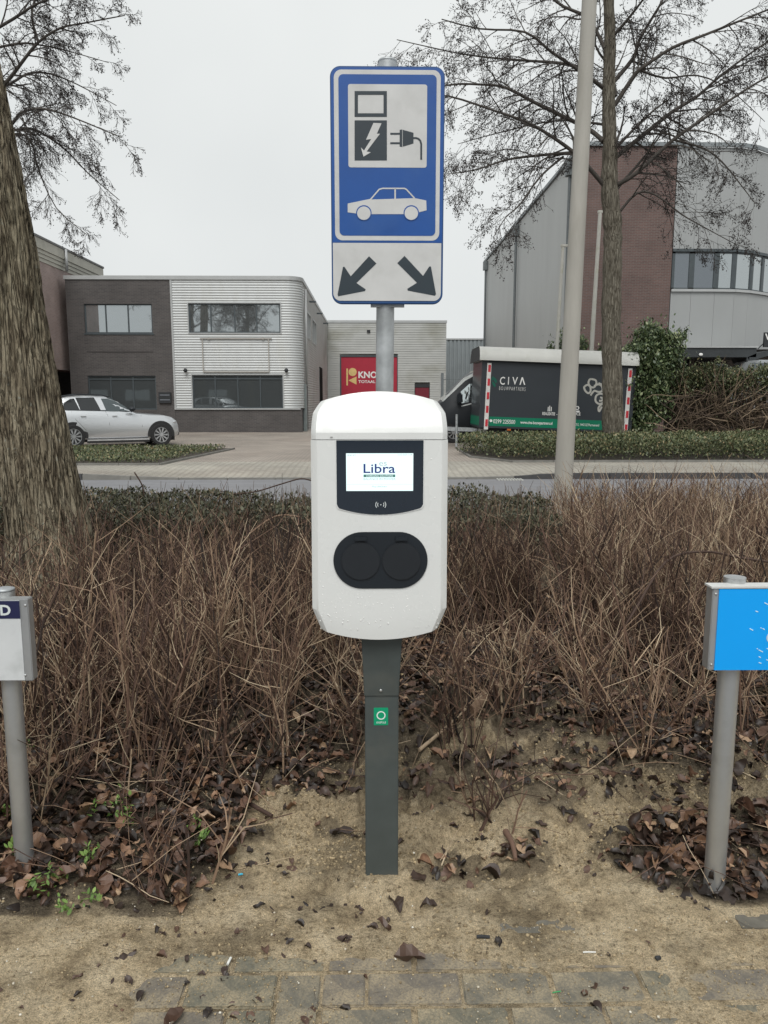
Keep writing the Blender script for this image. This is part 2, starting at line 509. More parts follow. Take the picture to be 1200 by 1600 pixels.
edging([G(712, 700, ZS), SR[0], SR[1], SR[2]], sr, M_kerb)
# drain grating in the gutter, by the right end of the dropped kerb
dp = G(788, 743.5, ZR)
dr = thing('gully_grating', (dp.x, 15.82, ZR - .01), 'small striped iron gully grating at the road edge below the trailer', 'drain')
MB().box(-.28, .28, -.16, .16, -.05, -.012).build('grating_frame', M_blackmat, dr, local=True)
for i in range(9):
    MB().box(-.26 + i*.06, -.228 + i*.06, -.15, .15, -.012, .012).build('grating_bar', M('worn_pale_iron', (0.45, 0.45, 0.42), 0.6), dr, local=True)

# -------------------------------------------------- near planting bed
def yb_line(x):
    return np.interp(x, [-2.5, -1.2, -0.5, -0.40, -0.36, -0.05, 0.2, 0.5, 0.8, 1.1, 2.5], [1.78, 1.80, 1.84, 1.92, 2.33, 2.42, 2.68, 2.95, 2.75, 2.45, 2.3])
pile = G(1080, 1350, 0.03)
def sand_mask(x, y):
    w = (fbm(x * 5, y * 5, 4, 2) - 0.5) * 0.55
    m = 1 - sstep(-0.10, 0.12, (y + w) - yb_line(x))
    d = np.sqrt(((x - pile.x - .08) / 0.27) ** 2 + ((y - pile.y - .02) / 0.17) ** 2) + w * 0.8
    m = m * sstep(0.82, 1.05, d)
    d2 = np.sqrt(((x - 0.42) / 0.15) ** 2 + ((y - 2.42) / 0.10) ** 2) + w
    m = m * (0.25 + 0.75 * sstep(0.7, 1.1, d2))
    m = m * (1 - .85 * sstep(2.12, 2.5, y) * sstep(.43, .53, fbm(x * 6.5, y * 6.5, 4, 7)) * sstep(-.1, .1, x))
    m = m * (1 - .32 * sstep(2.05, 2.5, y + w * .4))
    m = m * (1 - .6 * sstep(1.82, 1.95, y) * sstep(.56, .63, fbm(x * 8.5 + 9, y * 8.5, 4, 4)))
    return m
def bed_z(x, y):
    x = np.asarray(x, float); y = np.asarray(y, float)
    m = sand_mask(x, y)
    big = (fbm(x * 1.7, y * 1.7, 3, 0) - 0.5) * 0.16
    mid = (fbm(x * 9, y * 9, 4, 3) - 0.5) * 0.085
    clod = np.abs(fbm(x * 21, y * 21, 4, 1) - 0.5) * 0.15 + (fbm(x * 60, y * 60, 3, 2) - .5) * .016 + .045 * sstep(1.95, 2.2, y) * sstep(.46, .60, fbm(x * 34, y * 34, 2, 5)) * sstep(.40, .55, fbm(x * 3.3 + 7, y * 3.3, 2, 0))
    ramp_in = sstep(1.74, 2.3, y)
    smooth = sstep(0.35, 0.65, fbm(x * 2.3 + 4, y * 3.1, 3, 5))
    z = 0.006 + ramp_in * (0.03 + big) + mid * (0.25 + 0.75 * ramp_in) * (0.55 + 0.45 * smooth) + clod * (0.15 + 0.85 * ramp_in * smooth)
    z = z + 0.025 * (1 - m) * sstep(1.75, 2.3, y)
    # the bank of loose earth left of the post and footprints in the sand
    z = z + 0.035 * np.exp(-(((x - .03) / .16) ** 2 + ((y - 1.93) / .10) ** 2))
    for (qx, qy) in ((-.93, 1.96), (.83, 1.86)):
        g_ = np.exp(-(((x - qx) / .16) ** 2 + ((y - qy) / .13) ** 2)); z = z * (1 - g_) + .022 * g_
    z = z + 0.035 * np.exp(-(((x + .22) / .2) ** 2 + ((y - 2.22) / .12) ** 2)) + 0.04 * np.exp(-(((x - .75) / .3) ** 2 + ((y - 2.55) / .15) ** 2))
    for (fx, fy, a, b_) in ((.28, 1.93, .13, .06), (-.16, 1.86, .11, .05), (.62, 1.98, .12, .05), (.05, 1.80, .10, .04)):
        z = z - 0.022 * np.exp(-(((x - fx) / a) ** 4 + ((y - fy) / b_) ** 4))
    z = np.where(y > 7.0, z * (1 - sstep(7, 8.2, y)) - 0.30 * sstep(7.0, 9.6, y), z)
    # thin drift of sand over the first paving rows, thickest on the left
    front = 1 - sstep(1.66, 1.76, y)
    left = 1 - sstep(-0.74, -0.40, x + 0.25 * (fbm(x * 4, y * 4, 3, 6) - .5))
    drift = -0.0044 + 0.016 * left + 0.010 * sstep(1.55, 1.70, y) + 0.0105 * (fbm(x * 7, y * 9, 4, 4) - 0.5) + 0.003 * (fbm(x * 45, y * 45, 2, 1) - .5) + 0.004 * sstep(.45, .75, x) 
    return z * (1 - front) + drift * front
def grid_sheet(x0, x1, y0, y1, step, name, mat):
    xs = np.arange(x0, x1 + step / 2, step); ys = np.arange(y0, y1 + step / 2, step)
    X, Y = np.meshgrid(xs, ys); Z = bed_z(X, Y)
    V = np.stack([X, Y, Z], -1).reshape(-1, 3)
    nx, ny = len(xs), len(ys)
    i, j = np.meshgrid(np.arange(nx - 1), np.arange(ny - 1)); a = (j * nx + i).ravel()
    Q = np.stack([a, a + 1, a + nx + 1, a + nx], -1)
    me = bpy.data.meshes.new(name)
    me.vertices.add(len(V)); me.vertices.foreach_set('co', V.astype(np.float32).ravel())
    me.loops.add(len(Q) * 4); me.loops.foreach_set('vertex_index', Q.astype(np.int32).ravel())
    me.polygons.add(len(Q)); me.polygons.foreach_set('loop_start', np.arange(0, len(Q) * 4, 4, dtype=np.int32))
    at = me.attributes.new('sand', 'FLOAT', 'POINT')
    mk = sand_mask(X, Y); mk = np.where(Y < 1.78, 1.0, mk)
    at.data.foreach_set('value', mk.astype(np.float32).ravel())
    me.update(); me.shade_smooth(); me.materials.append(mat)
    o = bpy.data.objects.new(name, me); COL.objects.link(o); return o
m, nt, b = _base('sand_and_soil')
a = nt.nodes.new('ShaderNodeAttribute'); a.attribute_name = 'sand'
sandc = ramp(nt, noise(nt, 11, 7), [(0.28, (0.38, 0.30, 0.19)), (0.46, (0.66, 0.54, 0.355)), (0.70, (0.78, 0.66, 0.46))])
wet = ramp(nt, noise(nt, 4.3, 7, rough=.68), [(0.36, (0.48, 0.46, 0.44)), (0.54, (1.05, 1.02, 1.0))])
sandc = mixc(nt, 1.0, sandc, wet, 'MULTIPLY')
grain = mixc(nt, 1.0, ramp(nt, noise(nt, 330, 2), [(0.3, (0.62,) * 3), (0.7, (1.3,) * 3)]), ramp(nt, noise(nt, 75, 6, rough=.7), [(0.34, (0.50, .48, .46)), (0.46, (.95,) * 3), (0.7, (1.22,) * 3)]), 'MULTIPLY')
sandc = mixc(nt, 1.0, sandc, grain, 'MULTIPLY')
soilc = ramp(nt, noise(nt, 30, 6), [(0.3, (0.045, 0.035, 0.025)), (0.52, (0.135, 0.108, 0.076)), (0.75, (0.27, 0.22, 0.155))])
soilc = mixc(nt, 1.0, soilc, grain, 'MULTIPLY')
nt.links.new(mixc(nt, a.outputs['Fac'], soilc, sandc), b.inputs['Base Color'])
b.inputs['Roughness'].default_value = 0.9; b.inputs['Specular IOR Level'].default_value = 0.25
bump(nt, b, mixc(nt, .45, noise(nt, 34, 8, rough=.68), noise(nt, 95, 8, rough=.75)), 1.0, 0.05)
M_sand = m
bed = struct(grid_sheet(-1.55, 1.75, 1.30, 3.4, 0.0062, 'planting_bed', M_sand))
bed2 = struct(grid_sheet(-6.6, 6.6, 3.35, 10.9, 0.05, 'rear_planting_bed', M_sand))
for sx0, sx1 in ((-6.6, -1.5), (1.7, 6.6)):
    struct(grid_sheet(sx0, sx1, 1.30, 3.4, 0.04, 'side_planting_bed', M_sand))
bed2.location.z = -0.004

# -------------------------------------------------- paving bricks in front
M_pav = []
for i, (lo, hi) in enumerate((((.088, .084, .068), (.150, .142, .118)), ((.092, .082, .070), (.155, .140, .120)), ((.080, .080, .060), (.140, .136, .108)))):
    mm, nt, b = _base('worn_paving_brick_%s' % ('grey', 'warm', 'mossy')[i])
    c = ramp(nt, noise(nt, 150, 7, rough=.7), [(0.3, lo), (0.7, hi)])
    sp = ramp(nt, noise(nt, 210, 2), [(0.66, (0,) * 3), (0.72, (0.7,) * 3)])
    c = mixc(nt, sp, c, (0.33, 0.30, 0.25))
    sd = mixc(nt, 1.0, ramp(nt, noise(nt, 10, 8, rough=.7), [(0.42, (.10,) * 3), (0.64, (1,) * 3)]), ramp(nt, noise(nt, 190, 4, rough=.8), [(0.40, (.25,) * 3), (0.56, (.95,) * 3)]), 'MULTIPLY')
    c = mixc(nt, sd, c, (0.38, 0.31, 0.20))
    nt.links.new(c, b.inputs['Base Color']); b.inputs['Roughness'].default_value = 0.85
    bump(nt, b, noise(nt, 160, 4), 0.6, 0.004)
    M_pav.append(mm)
pv = struct(MB().box(-4.5, 4.5, 0.2, 1.70, -0.20, -0.075).build('near_pavement', M_soilflat))
_pm = {}
def paver(x0, x1, y0, y1, j=0.0035):
    w, l = x1 - x0 - 2 * j, y1 - y0 - 2 * j
    mi = random.randrange(3); key = (round(w, 3), round(l, 3), mi)
    if key not in _pm:
        k = MB(); k.box(-w/2, w/2, -l/2, l/2, -0.07, 0)
        _pm[key] = k.mesh('paver', M_pav[mi], bevel=0.0035)
    o = bpy.data.objects.new('paver', _pm[key]); COL.objects.link(o); o.parent = pv
    o.location = ((x0 + x1) / 2, (y0 + y1) / 2, random.uniform(-.001, .001))
    o.rotation_euler = (random.uniform(-.005, .005), random.uniform(-.005, .005), random.uniform(-.012, .012))
yr = [1.690, 1.588, 1.486, 1.384, 1.282, 1.180]
def jx(px, y): # joint at a photo column, on the row y
    return G(px, 1500, 0).x if y > 1.58 else G(px, 1550, 0).x
def row(y1, y0, joints):
    js = sorted(joints)
    for a_, b_ in zip(js[:-1], js[1:]): paver(a_, b_, y0, y1)
j0 = [jx(p, 1.6) for p in (365, 511, 647, 786)]
s = j0[0]
while s > -1.9: s -= .203; j0.append(s)
s = max(j0)
while s < 1.9: s += .203; j0.append(s)
row(yr[0], yr[1], j0)
# second and third rows share an upright brick
c0, c1, c2, c3, c4 = [jx(p, 1.5) for p in (432, 502, 573, 722, 792)]
paver(c0, c1, yr[3], yr[1])
paver(c1, c2, yr[2], yr[1]); paver(c2, c3, yr[2], yr[1])
js = [c3]; s = c3; k = 0
while s < 1.9:
    s += .203 if k % 3 != 2 else .102; js.append(s); k += 1
row(yr[1], yr[2], js)
js = [c0]; s = c0
while s > -1.9: s -= .203; js.append(s)
row(yr[1], yr[2], js)
js = [c1]; s = c1
while s < 1.9: s += .203; js.append(s)
row(yr[2], yr[3], js)
js = [c0]; s = c0 - .1; js.append(s)
while s > -1.9: s -= .203; js.append(s)
row(yr[2], yr[3], js)
for q in (3, 4):
    s = -1.9 + .1 * (q % 2); js = []
    while s < 1.9: js.append(s); s += .203
    row(yr[q], yr[q + 1], js)
for i in range(6):       # concrete edging band, mostly under the sand
    k = MB(); k.box(0.003, .997, 0, .06, -.2, 0)
    o = bpy.data.objects.new('edging_stone', k.mesh('edging_stone', M('edging_concrete', (0.13, 0.12, 0.098), 0.9, 0, .3, 20, .4, 120, dirt=(.22, .17, .11), dscale=9, damt=.9), bevel=.006)); COL.objects.link(o); o.parent = pv
    o.location = (-3.1 + i, 1.70, (0.003 if i == 3 else (0.012 if i > 3 else -0.008))); o.rotation_euler = (0, -0.004, 0)

# -------------------------------------------------- pebbles and crumbs of earth
def ico():
    bm = bmesh.new(); bmesh.ops.create_icosphere(bm, subdivisions=1, radius=1.0)
    for v in bm.verts: v.co *= random.uniform(.75, 1.2)
    bmesh.ops.triangulate(bm, faces=bm.faces)
    v = np.array([tuple(x.co) for x in bm.verts]); t = np.array([[q.index for q in f.verts] for f in bm.faces]); bm.free()
    return v, t, np.zeros(len(v))
icos = [ico() for _ in range(5)]
def crumbs(name, n, x0, x1, y0, y1, s0, s1, mat, maskf, label, cat, rlo=0, rhi=1, sink=.3):
    x = rng.uniform(x0, x1, n * 4); y = rng.uniform(y0, y1, n * 4)
    keep = rng.random(n * 4) < maskf(x, y); x, y = x[keep][:n], y[keep][:n]; n = len(x)
    s = s0 * (s1 / s0) ** (rng.random(n) ** 2.2)
    z = np.maximum(bed_z(x, y), np.where(y < 1.69, 0.001, -1)) + s * (0.5 - sink)
    me = scatter_mesh(name, icos, np.stack([x, y, z], -1), rotmats(rng.uniform(0, 6.3, n), rng.uniform(0, 3, n)), np.stack([s, s * rng.uniform(.6, 1, n), s * rng.uniform(.5, .9, n)], -1), rng.integers(0, 5, n), rng.uniform(rlo, rhi, n), mat)
    o = link_mesh(name, me); stuff(o); tag(o, label, cat); return o
M_crumb = MR('loose_earth', [(0, (0.13, 0.10, 0.062)), (.4, (0.28, 0.218, 0.130)), (.8, (0.44, 0.345, 0.21)), (1, (0.54, 0.43, 0.27))], 0.95)
crumbs('loose_earth', 34000, -1.5, 1.6, 1.62, 3.3, .0012, .0066, M_crumb, lambda x, y: np.clip(.15 + sand_mask(x, y), 0, 1) * (0.15 + 0.85 * sstep(1.75, 2.1, y)) * (0.1 + 0.9 * sstep(.42, .6, fbm(x * 6, y * 6, 3, 7))), 'crumbs of loose sandy earth around the charger post', 'loose earth', 0, .78, sink=.45)
crumbs('earth_clods', 420, -1.3, 1.5, 1.86, 3.0, .005, .017, M_crumb, lambda x, y: np.clip(.1 + sand_mask(x, y), 0, 1) * (sstep(.52, .62, fbm(x * 4, y * 4, 3, 2)) + .8 * np.exp(-(((x + .2) / .2) ** 2 + ((y - 2.2) / .12) ** 2)) + .8 * np.exp(-(((x - .8) / .3) ** 2 + ((y - 2.5) / .15) ** 2))), 'clods of sandy earth beside the charger post', 'earth clods', .05, .5, sink=.75)
M_peb = MR('shell_grit', [(0, (0.42, 0.38, 0.30)), (.6, (0.55, 0.5, 0.4)), (1, (0.75, 0.72, 0.64))], 0.7)
crumbs('shell_grit', 900, -1.5, 1.6, 1.38, 2.5, .0011, .0042, M_peb, lambda x, y: np.ones_like(x), 'tiny pale shell and grit specks on sand and paving', 'grit', sink=.1)
crumbs('sand_grains', 7000, -1.5, 1.6, 1.38, 1.75, .0009, .0035, M_crumb, lambda x, y: .2 + .8 * sstep(.4, .6, fbm(x * 9, y * 9, 3, 7)), 'loose sand grains strewn over the grey paving bricks', 'sand', .2, .8, sink=.1)

# ================================================================== CHARGER
Y0 = 1.84
cx_px = 593.0
cl = G(596, 1360, 0.02)
YP = Y0 + 0.055                       # front face of the post
zbase = 0.0
chg = thing('charging_station', (P(cx_px, 800, Y0).x, Y0 + .1, zbase), 'white two-socket car charging station with lit screen on a dark grey post', 'charging station')
def zpx(py, Y=Y0): return P(cx_px, py, Y).z
def wpx(hw, py, Y=Y0): return P(cx_px + hw, py, Y).x - P(cx_px, py, Y).x
XC = P(cx_px, 800, Y0).x
prof = [(985, 91.5), (978, 94.5), (966, 99.5), (952, 105.3), (930, 105.6), (880, 106), (830, 106.4), (768, 107), (720, 107.5), (687.6, 107.8)]
prof_h = [(686.6, 107.8), (676, 107.9), (668, 107.8), (660, 107.3), (652, 106.6), (646, 105.8), (640, 102.5), (634, 98.8), (630, 96), (627.5, 94)]
def shell(prof, top_arc, bot_arc, lean, chd, chw, name, mat, back=.215):
    ss = [-1, -.995, 0] ; rows = []
    nz = len(prof); zs = [zpx(p) for p, _ in prof]; ws = [wpx(w, p) for p, w in prof]
    z0, z1 = zs[0], zs[-1]
    mb = MB()
    ncol = None
    for r in range(nz):
        z, w = zs[r], ws[r]
        t = (z - z0) / (z1 - z0)
        ds = [0, chw * .25, chw * .5, chw * .8, chw, chw * 1.12]
        xs = [-w + d for d in ds] + [(-w + chw * 1.12) * (1 - k / 6) + 0 for k in range(1, 6)] + [0]
        xs = xs + [-q for q in xs[:-1]][::-1]
        front = []
        for xq in xs:
            d = w - abs(xq)
            yq = chd * (1 - min(1, d / chw)) ** 1.15
            bul = -0.0035 * (1 - (xq / w) ** 2)
            s = abs(xq) / w
            zz = z + top_arc * (1 - s * s) * max(0, (t - .3) / .7) ** 1.5 - bot_arc * (1 - s * s) * max(0, 1 - t / .35) ** 1.5
            front.append((XC + xq, Y0 + yq + bul + lean(z, t), zz))
        sidey = [Y0 + .10, Y0 + .18, Y0 + back]
        ring = [(XC - w, yb, z) for yb in sidey[::-1]] + front + [(XC + w, yb, z) for yb in sidey]
        ring = [(p[0], max(p[1], 0), p[2]) for p in ring]
        rows.append(ring)
    ncol = len(rows[0])
    for ring in rows: mb.v += ring; mb.t += [0] * len(ring)
    for r in range(nz - 1):
        for k in range(ncol - 1):
            a = r * ncol + k
            mb.f.append((a, a + 1, a + 1 + ncol, a + ncol))
        mb.f.append((r * ncol + ncol - 1, r * ncol, (r + 1) * ncol, (r + 1) * ncol + ncol - 1))
    # lids top and bottom, following the arcs as strips to a matching back edge
    for r, rev in ((0, False), (nz - 1, True)):
        ring = rows[r]; fr = list(range(2, ncol - 2)); base = len(mb.v)
        for k in fr: mb.v.append((ring[k][0], Y0 + back, ring[k][2])); mb.t.append(0)
        for i in range(len(fr) - 1):
            mb.f.append((r * ncol + fr[i], r * ncol + fr[i + 1], base + i + 1, base + i))
        mb.f.append(tuple([r * ncol + 0] + [base + i for i in range(len(fr))] + [r * ncol + ncol - 1])) if False else None
    mb.f = [f for f in mb.f if f]
    return mb.build(name, mat, chg, smooth=True, angle=math.radians(16))
arc_t = zpx(611.8, Y0 + .07) - zpx(627.5, Y0 + .07)
arc_b = zpx(985) - zpx(999.6)
shell(prof, 0, arc_b, lambda z, t: 0.0 + .004 * max(0, 1 - t / .12) ** 2, .014, .016, 'housing', M_white)
zh = zpx(676)
hood = shell(prof_h, arc_t, 0, lambda z, t: (0 if z < zh else .95 * (z - zh) ** 1.25), .026, .0135, 'hood', M_white)
for px_ in (504, 518):
    q_ = P(px_, 683, Y0); MB().box(q_.x - .0028, q_.x + .0028, Y0 + .001 if px_ < 510 else Y0 - .0035, Y0 + .008, q_.z - .0012, q_.z + .0012).build('vent_slot', M('slot_grey', (.30, .30, .29), .6), chg)
# display panel, with its pale rim and screen
def outline_display(grow, Y):
    x0 = P(526 - grow, 740, Y0).x; x1 = P(661.2 + grow, 740, Y0).x
    zt = zpx(688.0); zb = zpx(793.5 + grow); arc = (zpx(793.5) - zpx(803.6)); r = .010
    pts = [(x0, Y, zt), (x0, Y, zb + r)]
    pts += [(x0 + r * .3, Y, zb + r * .35)]
    n = 14
    for i in range(n + 1):
        s = -1 + 2 * i / n
        pts.append((XC + .0003 + s * (x1 - x0) / 2 * .94, Y, zb - arc * (1 - s * s)))
    pts += [(x1 - r * .3, Y, zb + r * .35), (x1, Y, zb + r), (x1, Y, zt)]
    return pts
YF = Y0 - .0035
rim = MB().prism(outline_display(1.6, YF - .0006), (0, .006, 0)).build('display_rim', M_white, chg)
M_dispglass = M('display_glass', (0.012, 0.020, 0.032), 0.08, 0, 0.05, 4, coat=0.5)
disp = MB().prism(outline_display(0, YF - .0018), (0, .006, 0)).build('display_panel', M_dispglass, chg)
sx0, sx1, sz0, sz1 = P(541, 740, Y0).x, P(645.4, 740, Y0).x, zpx(766.6), zpx(708)
ysc = YF - .0022
M_screen = MEmit('lit_screen', (0.80, 0.99, 0.99), 0.92)
M_scrblue = MEmit('screen_print_blue', (0.012, 0.03, 0.17), 0.9)
M_scrgreen = MEmit('screen_print_green', (0.05, 0.17, 0.14), 0.9)
M_scrgrey = MEmit('screen_print_grey', (0.25, 0.33, 0.34), 0.9)
MB().box(sx0, sx1, ysc, ysc + .001, sz0, sz1).build('screen', M_screen, disp)
def sc(X, Z):    # point in the enlarged crop of the display (scale 7.5)
    return P(520 + X / 7.5, 680 + Z / 7.5, ysc)
def sctext(s, X0, X1, Z0, Z1, mat, bold=0.0, nm='screen_lettering'):
    a_, b_ = sc(X0, Z1), sc(X1, Z0)
    return text(s, mat, nm, disp, a_.x, b_.x, a_.z, b_.z, ysc - .0001, .0003, bold=bold)
sctext('Libra', 360, 732, 335, 445, M_scrblue, .012)
sctext('es', 545, 632, 315, 358, M_scrgrey, -.01)
a_, b_ = sc(360, 492), sc(732, 460)
MB().box(a_.x, b_.x, ysc - .0003, ysc - .0001, a_.z, b_.z).build('screen_band', M_scrgreen, disp)
o = sctext('CHARGING SOLUTIONS', 390, 705, 465, 488, M_screen); 
for v in o.data.vertices: v.co.y -= .0003
sctext('BALANCE IN POWER', 360, 735, 502, 524, M_scrgrey)
sctext('Plug cable/kaart', 460, 635, 592, 614, M_scrgrey)
sctext('08:46 AM', 170, 265, 226, 242, M_scrgrey); sctext('12-02-2024 11:08', 762, 930, 220, 236, M_scrgrey)
a_, b_ = sc(162, 578), sc(940, 574); MB().box(a_.x, b_.x, ysc - .0003, ysc - .0001, a_.z, b_.z).build('screen_rule', MEmit('screen_rule', (.5, .75, .78), .9), disp)
# contactless symbol
M_print = M('pale_print', (0.62, 0.66, 0.66), 0.5)
c = sc(562, 815); cmb = MB()
for side in (1, -1):
    for rr in (.0075, .0122):
        for i in range(8):
            a0, a1 = [math.radians(-36 + 72 * (i + q) / 8) for q in (0, 1)]
            w = .0008
            pts = [(c.x + side * (rr + s_ * w) * math.cos(t_), ysc - .0001, c.z + (rr + s_ * w) * math.sin(t_)) for s_, t_ in ((-1, a0), (1, a0), (1, a1), (-1, a1))]
            cmb.prism(pts, (0, .0005, 0))
cmb.prism([(c.x + .0014 * math.cos(k), ysc - .0001, c.z + .0014 * math.sin(k)) for k in np.linspace(0, 6.28, 10)[:-1]], (0, .0005, 0))
cmb.build('contactless_symbol', M_print, disp)
# socket plate and two lids
def z5(X, Z): return P(470 + X / 3.808, 590 + Z / 3.808, Y0)
a_, b_ = z5(196, 1253), z5(755, 916)
zc = (a_.z + b_.z) / 2; R_ = (b_.z - a_.z) / 2
pts = []
for i in range(25): t_ = PI / 2 + PI * i / 24; pts.append((a_.x + R_ + R_ * math.cos(t_), YF - .003, zc + R_ * math.sin(t_)))
for i in range(25): t_ = -PI / 2 + PI * i / 24; pts.append((b_.x - R_ + R_ * math.cos(t_), YF - .003, zc + R_ * math.sin(t_)))
rimp = [(XC + (p[0] - XC) * 1.012, YF + .0005, zc + (p[2] - zc) * 1.02) for p in pts]
sp_ = MB().prism(pts, (0, .006, 0)).build('socket_plate', M_black, chg, bevel=.0012)
for X in (357, 598):
    c = z5(X, 1088); R2 = .0473
    k = MB()
    for (r0, r1, ya, yb_) in ((R2, R2 - .0025, YF - .0038, YF - .0072),):
        k.prism([(c.x + r0 * math.cos(t_), ya + .002, c.z + r0 * math.sin(t_)) for t_ in np.linspace(0, 2 * PI, 49)[:-1]], (0, -.0055, 0))
    ld = k.build('socket_lid', M('lid_black', (0.010, 0.013, 0.017), .5, 0, .1, 12, .03, 700), sp_, bevel=.0018)
    z5a, z5b = z5(X - 36, 966), z5(X + 36, 944)
    MB().box(z5a.x, z5b.x, YF - .012, YF - .003, z5a.z, z5b.z).build('lid_hinge', M_black, sp_, bevel=.0012)
# post: upper sleeve, screw, lower post, sticker
yp = YP
def pz(py, Y): return P(596, py, Y).z
xa = [P(q, 1010, yp - .02).x for q in (564, 629)]; xb = [P(q, 1088, yp - .004).x for q in (569, 623)]
zt, zm = zpx(990) , pz(1088, yp - .004)
k = MB()
k.add([(xa[0], yp - .02, zt), (xa[1], yp - .02, zt), (xb[1], yp - .004, zm), (xb[0], yp - .004, zm), (xa[0], yp + .11, zt), (xa[1], yp + .11, zt), (xb[1], yp + .1, zm), (xb[0], yp + .1, zm)],
      [(3, 2, 1, 0), (4, 5, 6, 7), (0, 1, 5, 4), (1, 2, 6, 5), (2, 3, 7, 6), (3, 0, 4, 7)])
k.build('post_sleeve', M_dark, chg, bevel=.002)
xl, xr = P(570.5, 1200, yp).x, P(622.5, 1200, yp).x
k = MB(); k.box(xl, xr, yp, yp + .095, -.25, zm + .02); k.build('post', M_dark, chg, bevel=.0025)
c = P(595, 1079, yp - .008); k = MB(); k.ball((c.x, yp - .008, c.z), .0042, sy=.6); k.build('screw', M_alu, chg, smooth=True)
stk_a, stk_b = P(584, 1133, yp), P(606.5, 1105.5, yp)
M_green = M('sticker_green', (0.0, 0.30, 0.145), 0.45, 0, 0.04, 8)
st = MB().prism(rrect(stk_a.x, stk_b.x, stk_a.z, stk_b.z, yp - .0012, .002), (0, .001, 0)).build('sticker', M_green, chg)
c = P(595.4, 1117.5, yp); k = MB()
M_stw = M('sticker_white', (0.75, 0.8, 0.78), 0.5)
for i in range(32):
    a0, a1 = 2 * PI * i / 32, 2 * PI * (i + 1) / 32
    k.prism([(c.x + r * math.cos(t_), yp - .0017, c.z + r * math.sin(t_)) for r, t_ in ((.0088, a0), (.0116, a0), (.0116, a1), (.0088, a1))], (0, .0004, 0))
k.build('sticker_ring', M_stw, st)
a_, b_ = P(588, 1130, yp), P(603, 1127, yp)
text('ONEPOLE', M_stw, 'sticker_lettering', st, a_.x, b_.x, a_.z, b_.z, yp - .0013, .0004)
# raindrops on the housing
k = MB()
for i in range(190):
    px_ = random.uniform(500, 690); py_ = random.choice([random.uniform(925, 985), random.uniform(800, 990), random.uniform(690, 990), random.uniform(930, 975)])
    if 515 < px_ < 672 and 685 < py_ < 925: continue
    q = P(px_, py_, Y0); r = random.uniform(.0007, .0019)
    k.ball((q.x, YF + (.0035 * ((q.x - XC) / .168) ** 2) + .0003, q.z), r, sy=.5, sz=random.uniform(1, 1.5), nu=6, nv=4)
mw, nt, b = _base('rain_water'); b.inputs['Base Color'].default_value = (0.82, 0.82, 0.80, 1); b.inputs['Roughness'].default_value = 0.05; b.inputs['IOR'].default_value = 1.6
stuff(k.build('raindrops', mw, chg, smooth=True))

# ================================================================== PARKING SIGN behind the charger
YS = 2.10
sgn = thing('parking_sign', (P(604, 500, YS + .03).x, YS + .03, 0), 'tall blue and white sign for electric car parking on a galvanised post', 'traffic sign')
k = MB(); k.cyl((P(597.5, 1000, YS+.03).x - .008, YS + .034, -.3), (P(605.5, 100, YS+.03).x, YS + .034, P(605, 96, YS + .03).z), .0242, 24); k.build('sign_post', M_galv, sgn, smooth=True, angle=.8)
tp = P(605.5, 96, YS + .03)
k = MB(); k.ball((tp.x, YS + .034, tp.z), .0262, sz=.35, nu=16, nv=6); k.build('post_cap', M_galv, sgn, smooth=True)
SX0, SX1 = P(517, 290, YS).x, P(693.5, 290, YS).x
SZ0, SZ1 = P(605, 475, YS).z, P(605, 103, YS).z
r_ = .026
k = MB(); k.prism(rrect(SX0, SX1, SZ0, SZ1, YS, r_, 8), (0, .012, 0)); k.build('sign_plate', M_signrim, sgn, bevel=.002)
def cs(X, Y_, d=0.0): return P(500 + X / 3.809, 80 + Y_ / 3.809, YS) + Vector((0, -d, 0))
def lay(pts, d, mat, name, dep=.0006):
    return MB().prism([cs(x, y, d) for x, y in pts], (0, dep, 0)).build(name, mat, sgn)
SH = SX1 - SX0
def inset_rr(x0, y0, x1, y1, r, d, mat, name, corners=(1, 1, 1, 1)):
    xm, ym = (x0 + x1) / 2, (y0 + y1) / 2
    a_, b_ = cs(x0, ym), cs(x1, ym); z0_, z1_ = cs(xm, y1).z, cs(xm, y0).z
    return MB().prism(rrect(a_.x, b_.x, z0_, z1_, YS - d, r, 7, corners), (0, .0006, 0)).build(name, mat, sgn)
inset_rr(70, 98, 732, 1140, .020, .0008, M_signblue, 'blue_field', (0, 0, 1, 1))
inset_rr(86, 112, 714, 1127, .019, .0014, M_signwhite, 'white_border')
inset_rr(113, 140, 690, 1099, .012, .0020, M_signblue, 'blue_panel')
inset_rr(168, 199, 636, 694, .006, .0026, M_signwhite, 'symbol_panel')
inset_rr(78, 1142, 720, 1486, .019, .0014, M_signwhite, 'arrow_panel', (1, 1, 0, 0))
# pump outline: window frame of the pump as four bars
k = MB()
for q in ([(206,240),(398,240),(398,262),(206,262)], [(206,372),(398,372),(398,393),(206,393)], [(206,262),(226,262),(226,372),(206,372)], [(378,262),(398,262),(398,372),(378,372)]):
    k.prism([cs(x, y, .0032) for x, y in q], (0, .0006, 0))
k.build('pump_outline', M_signdark, sgn)
lay([(206,414),(398,414),(398,652),(206,652)], .0032, M_signdark, 'pump_body')
lay([(318,430),(366,432),(338,494),(357,494),(277,600),(303,604),(259,630),(244,576),(262,594),(305,525),(274,530)], .0038, M_signwhite, 'lightning_symbol')
k = MB()
for q in ([(418,488),(474,488),(474,499),(418,499)], [(418,544),(474,544),(474,555),(418,555)], [(474,470),(489,468),(489,572),(474,570)], [(492,470),(556,488),(556,551),(492,570)]):
    k.prism([cs(x, y, .0032) for x, y in q], (0, .0006, 0))
arc = [(556,519),(572,519),(586,524),(597,536),(602,555),(602,648)]
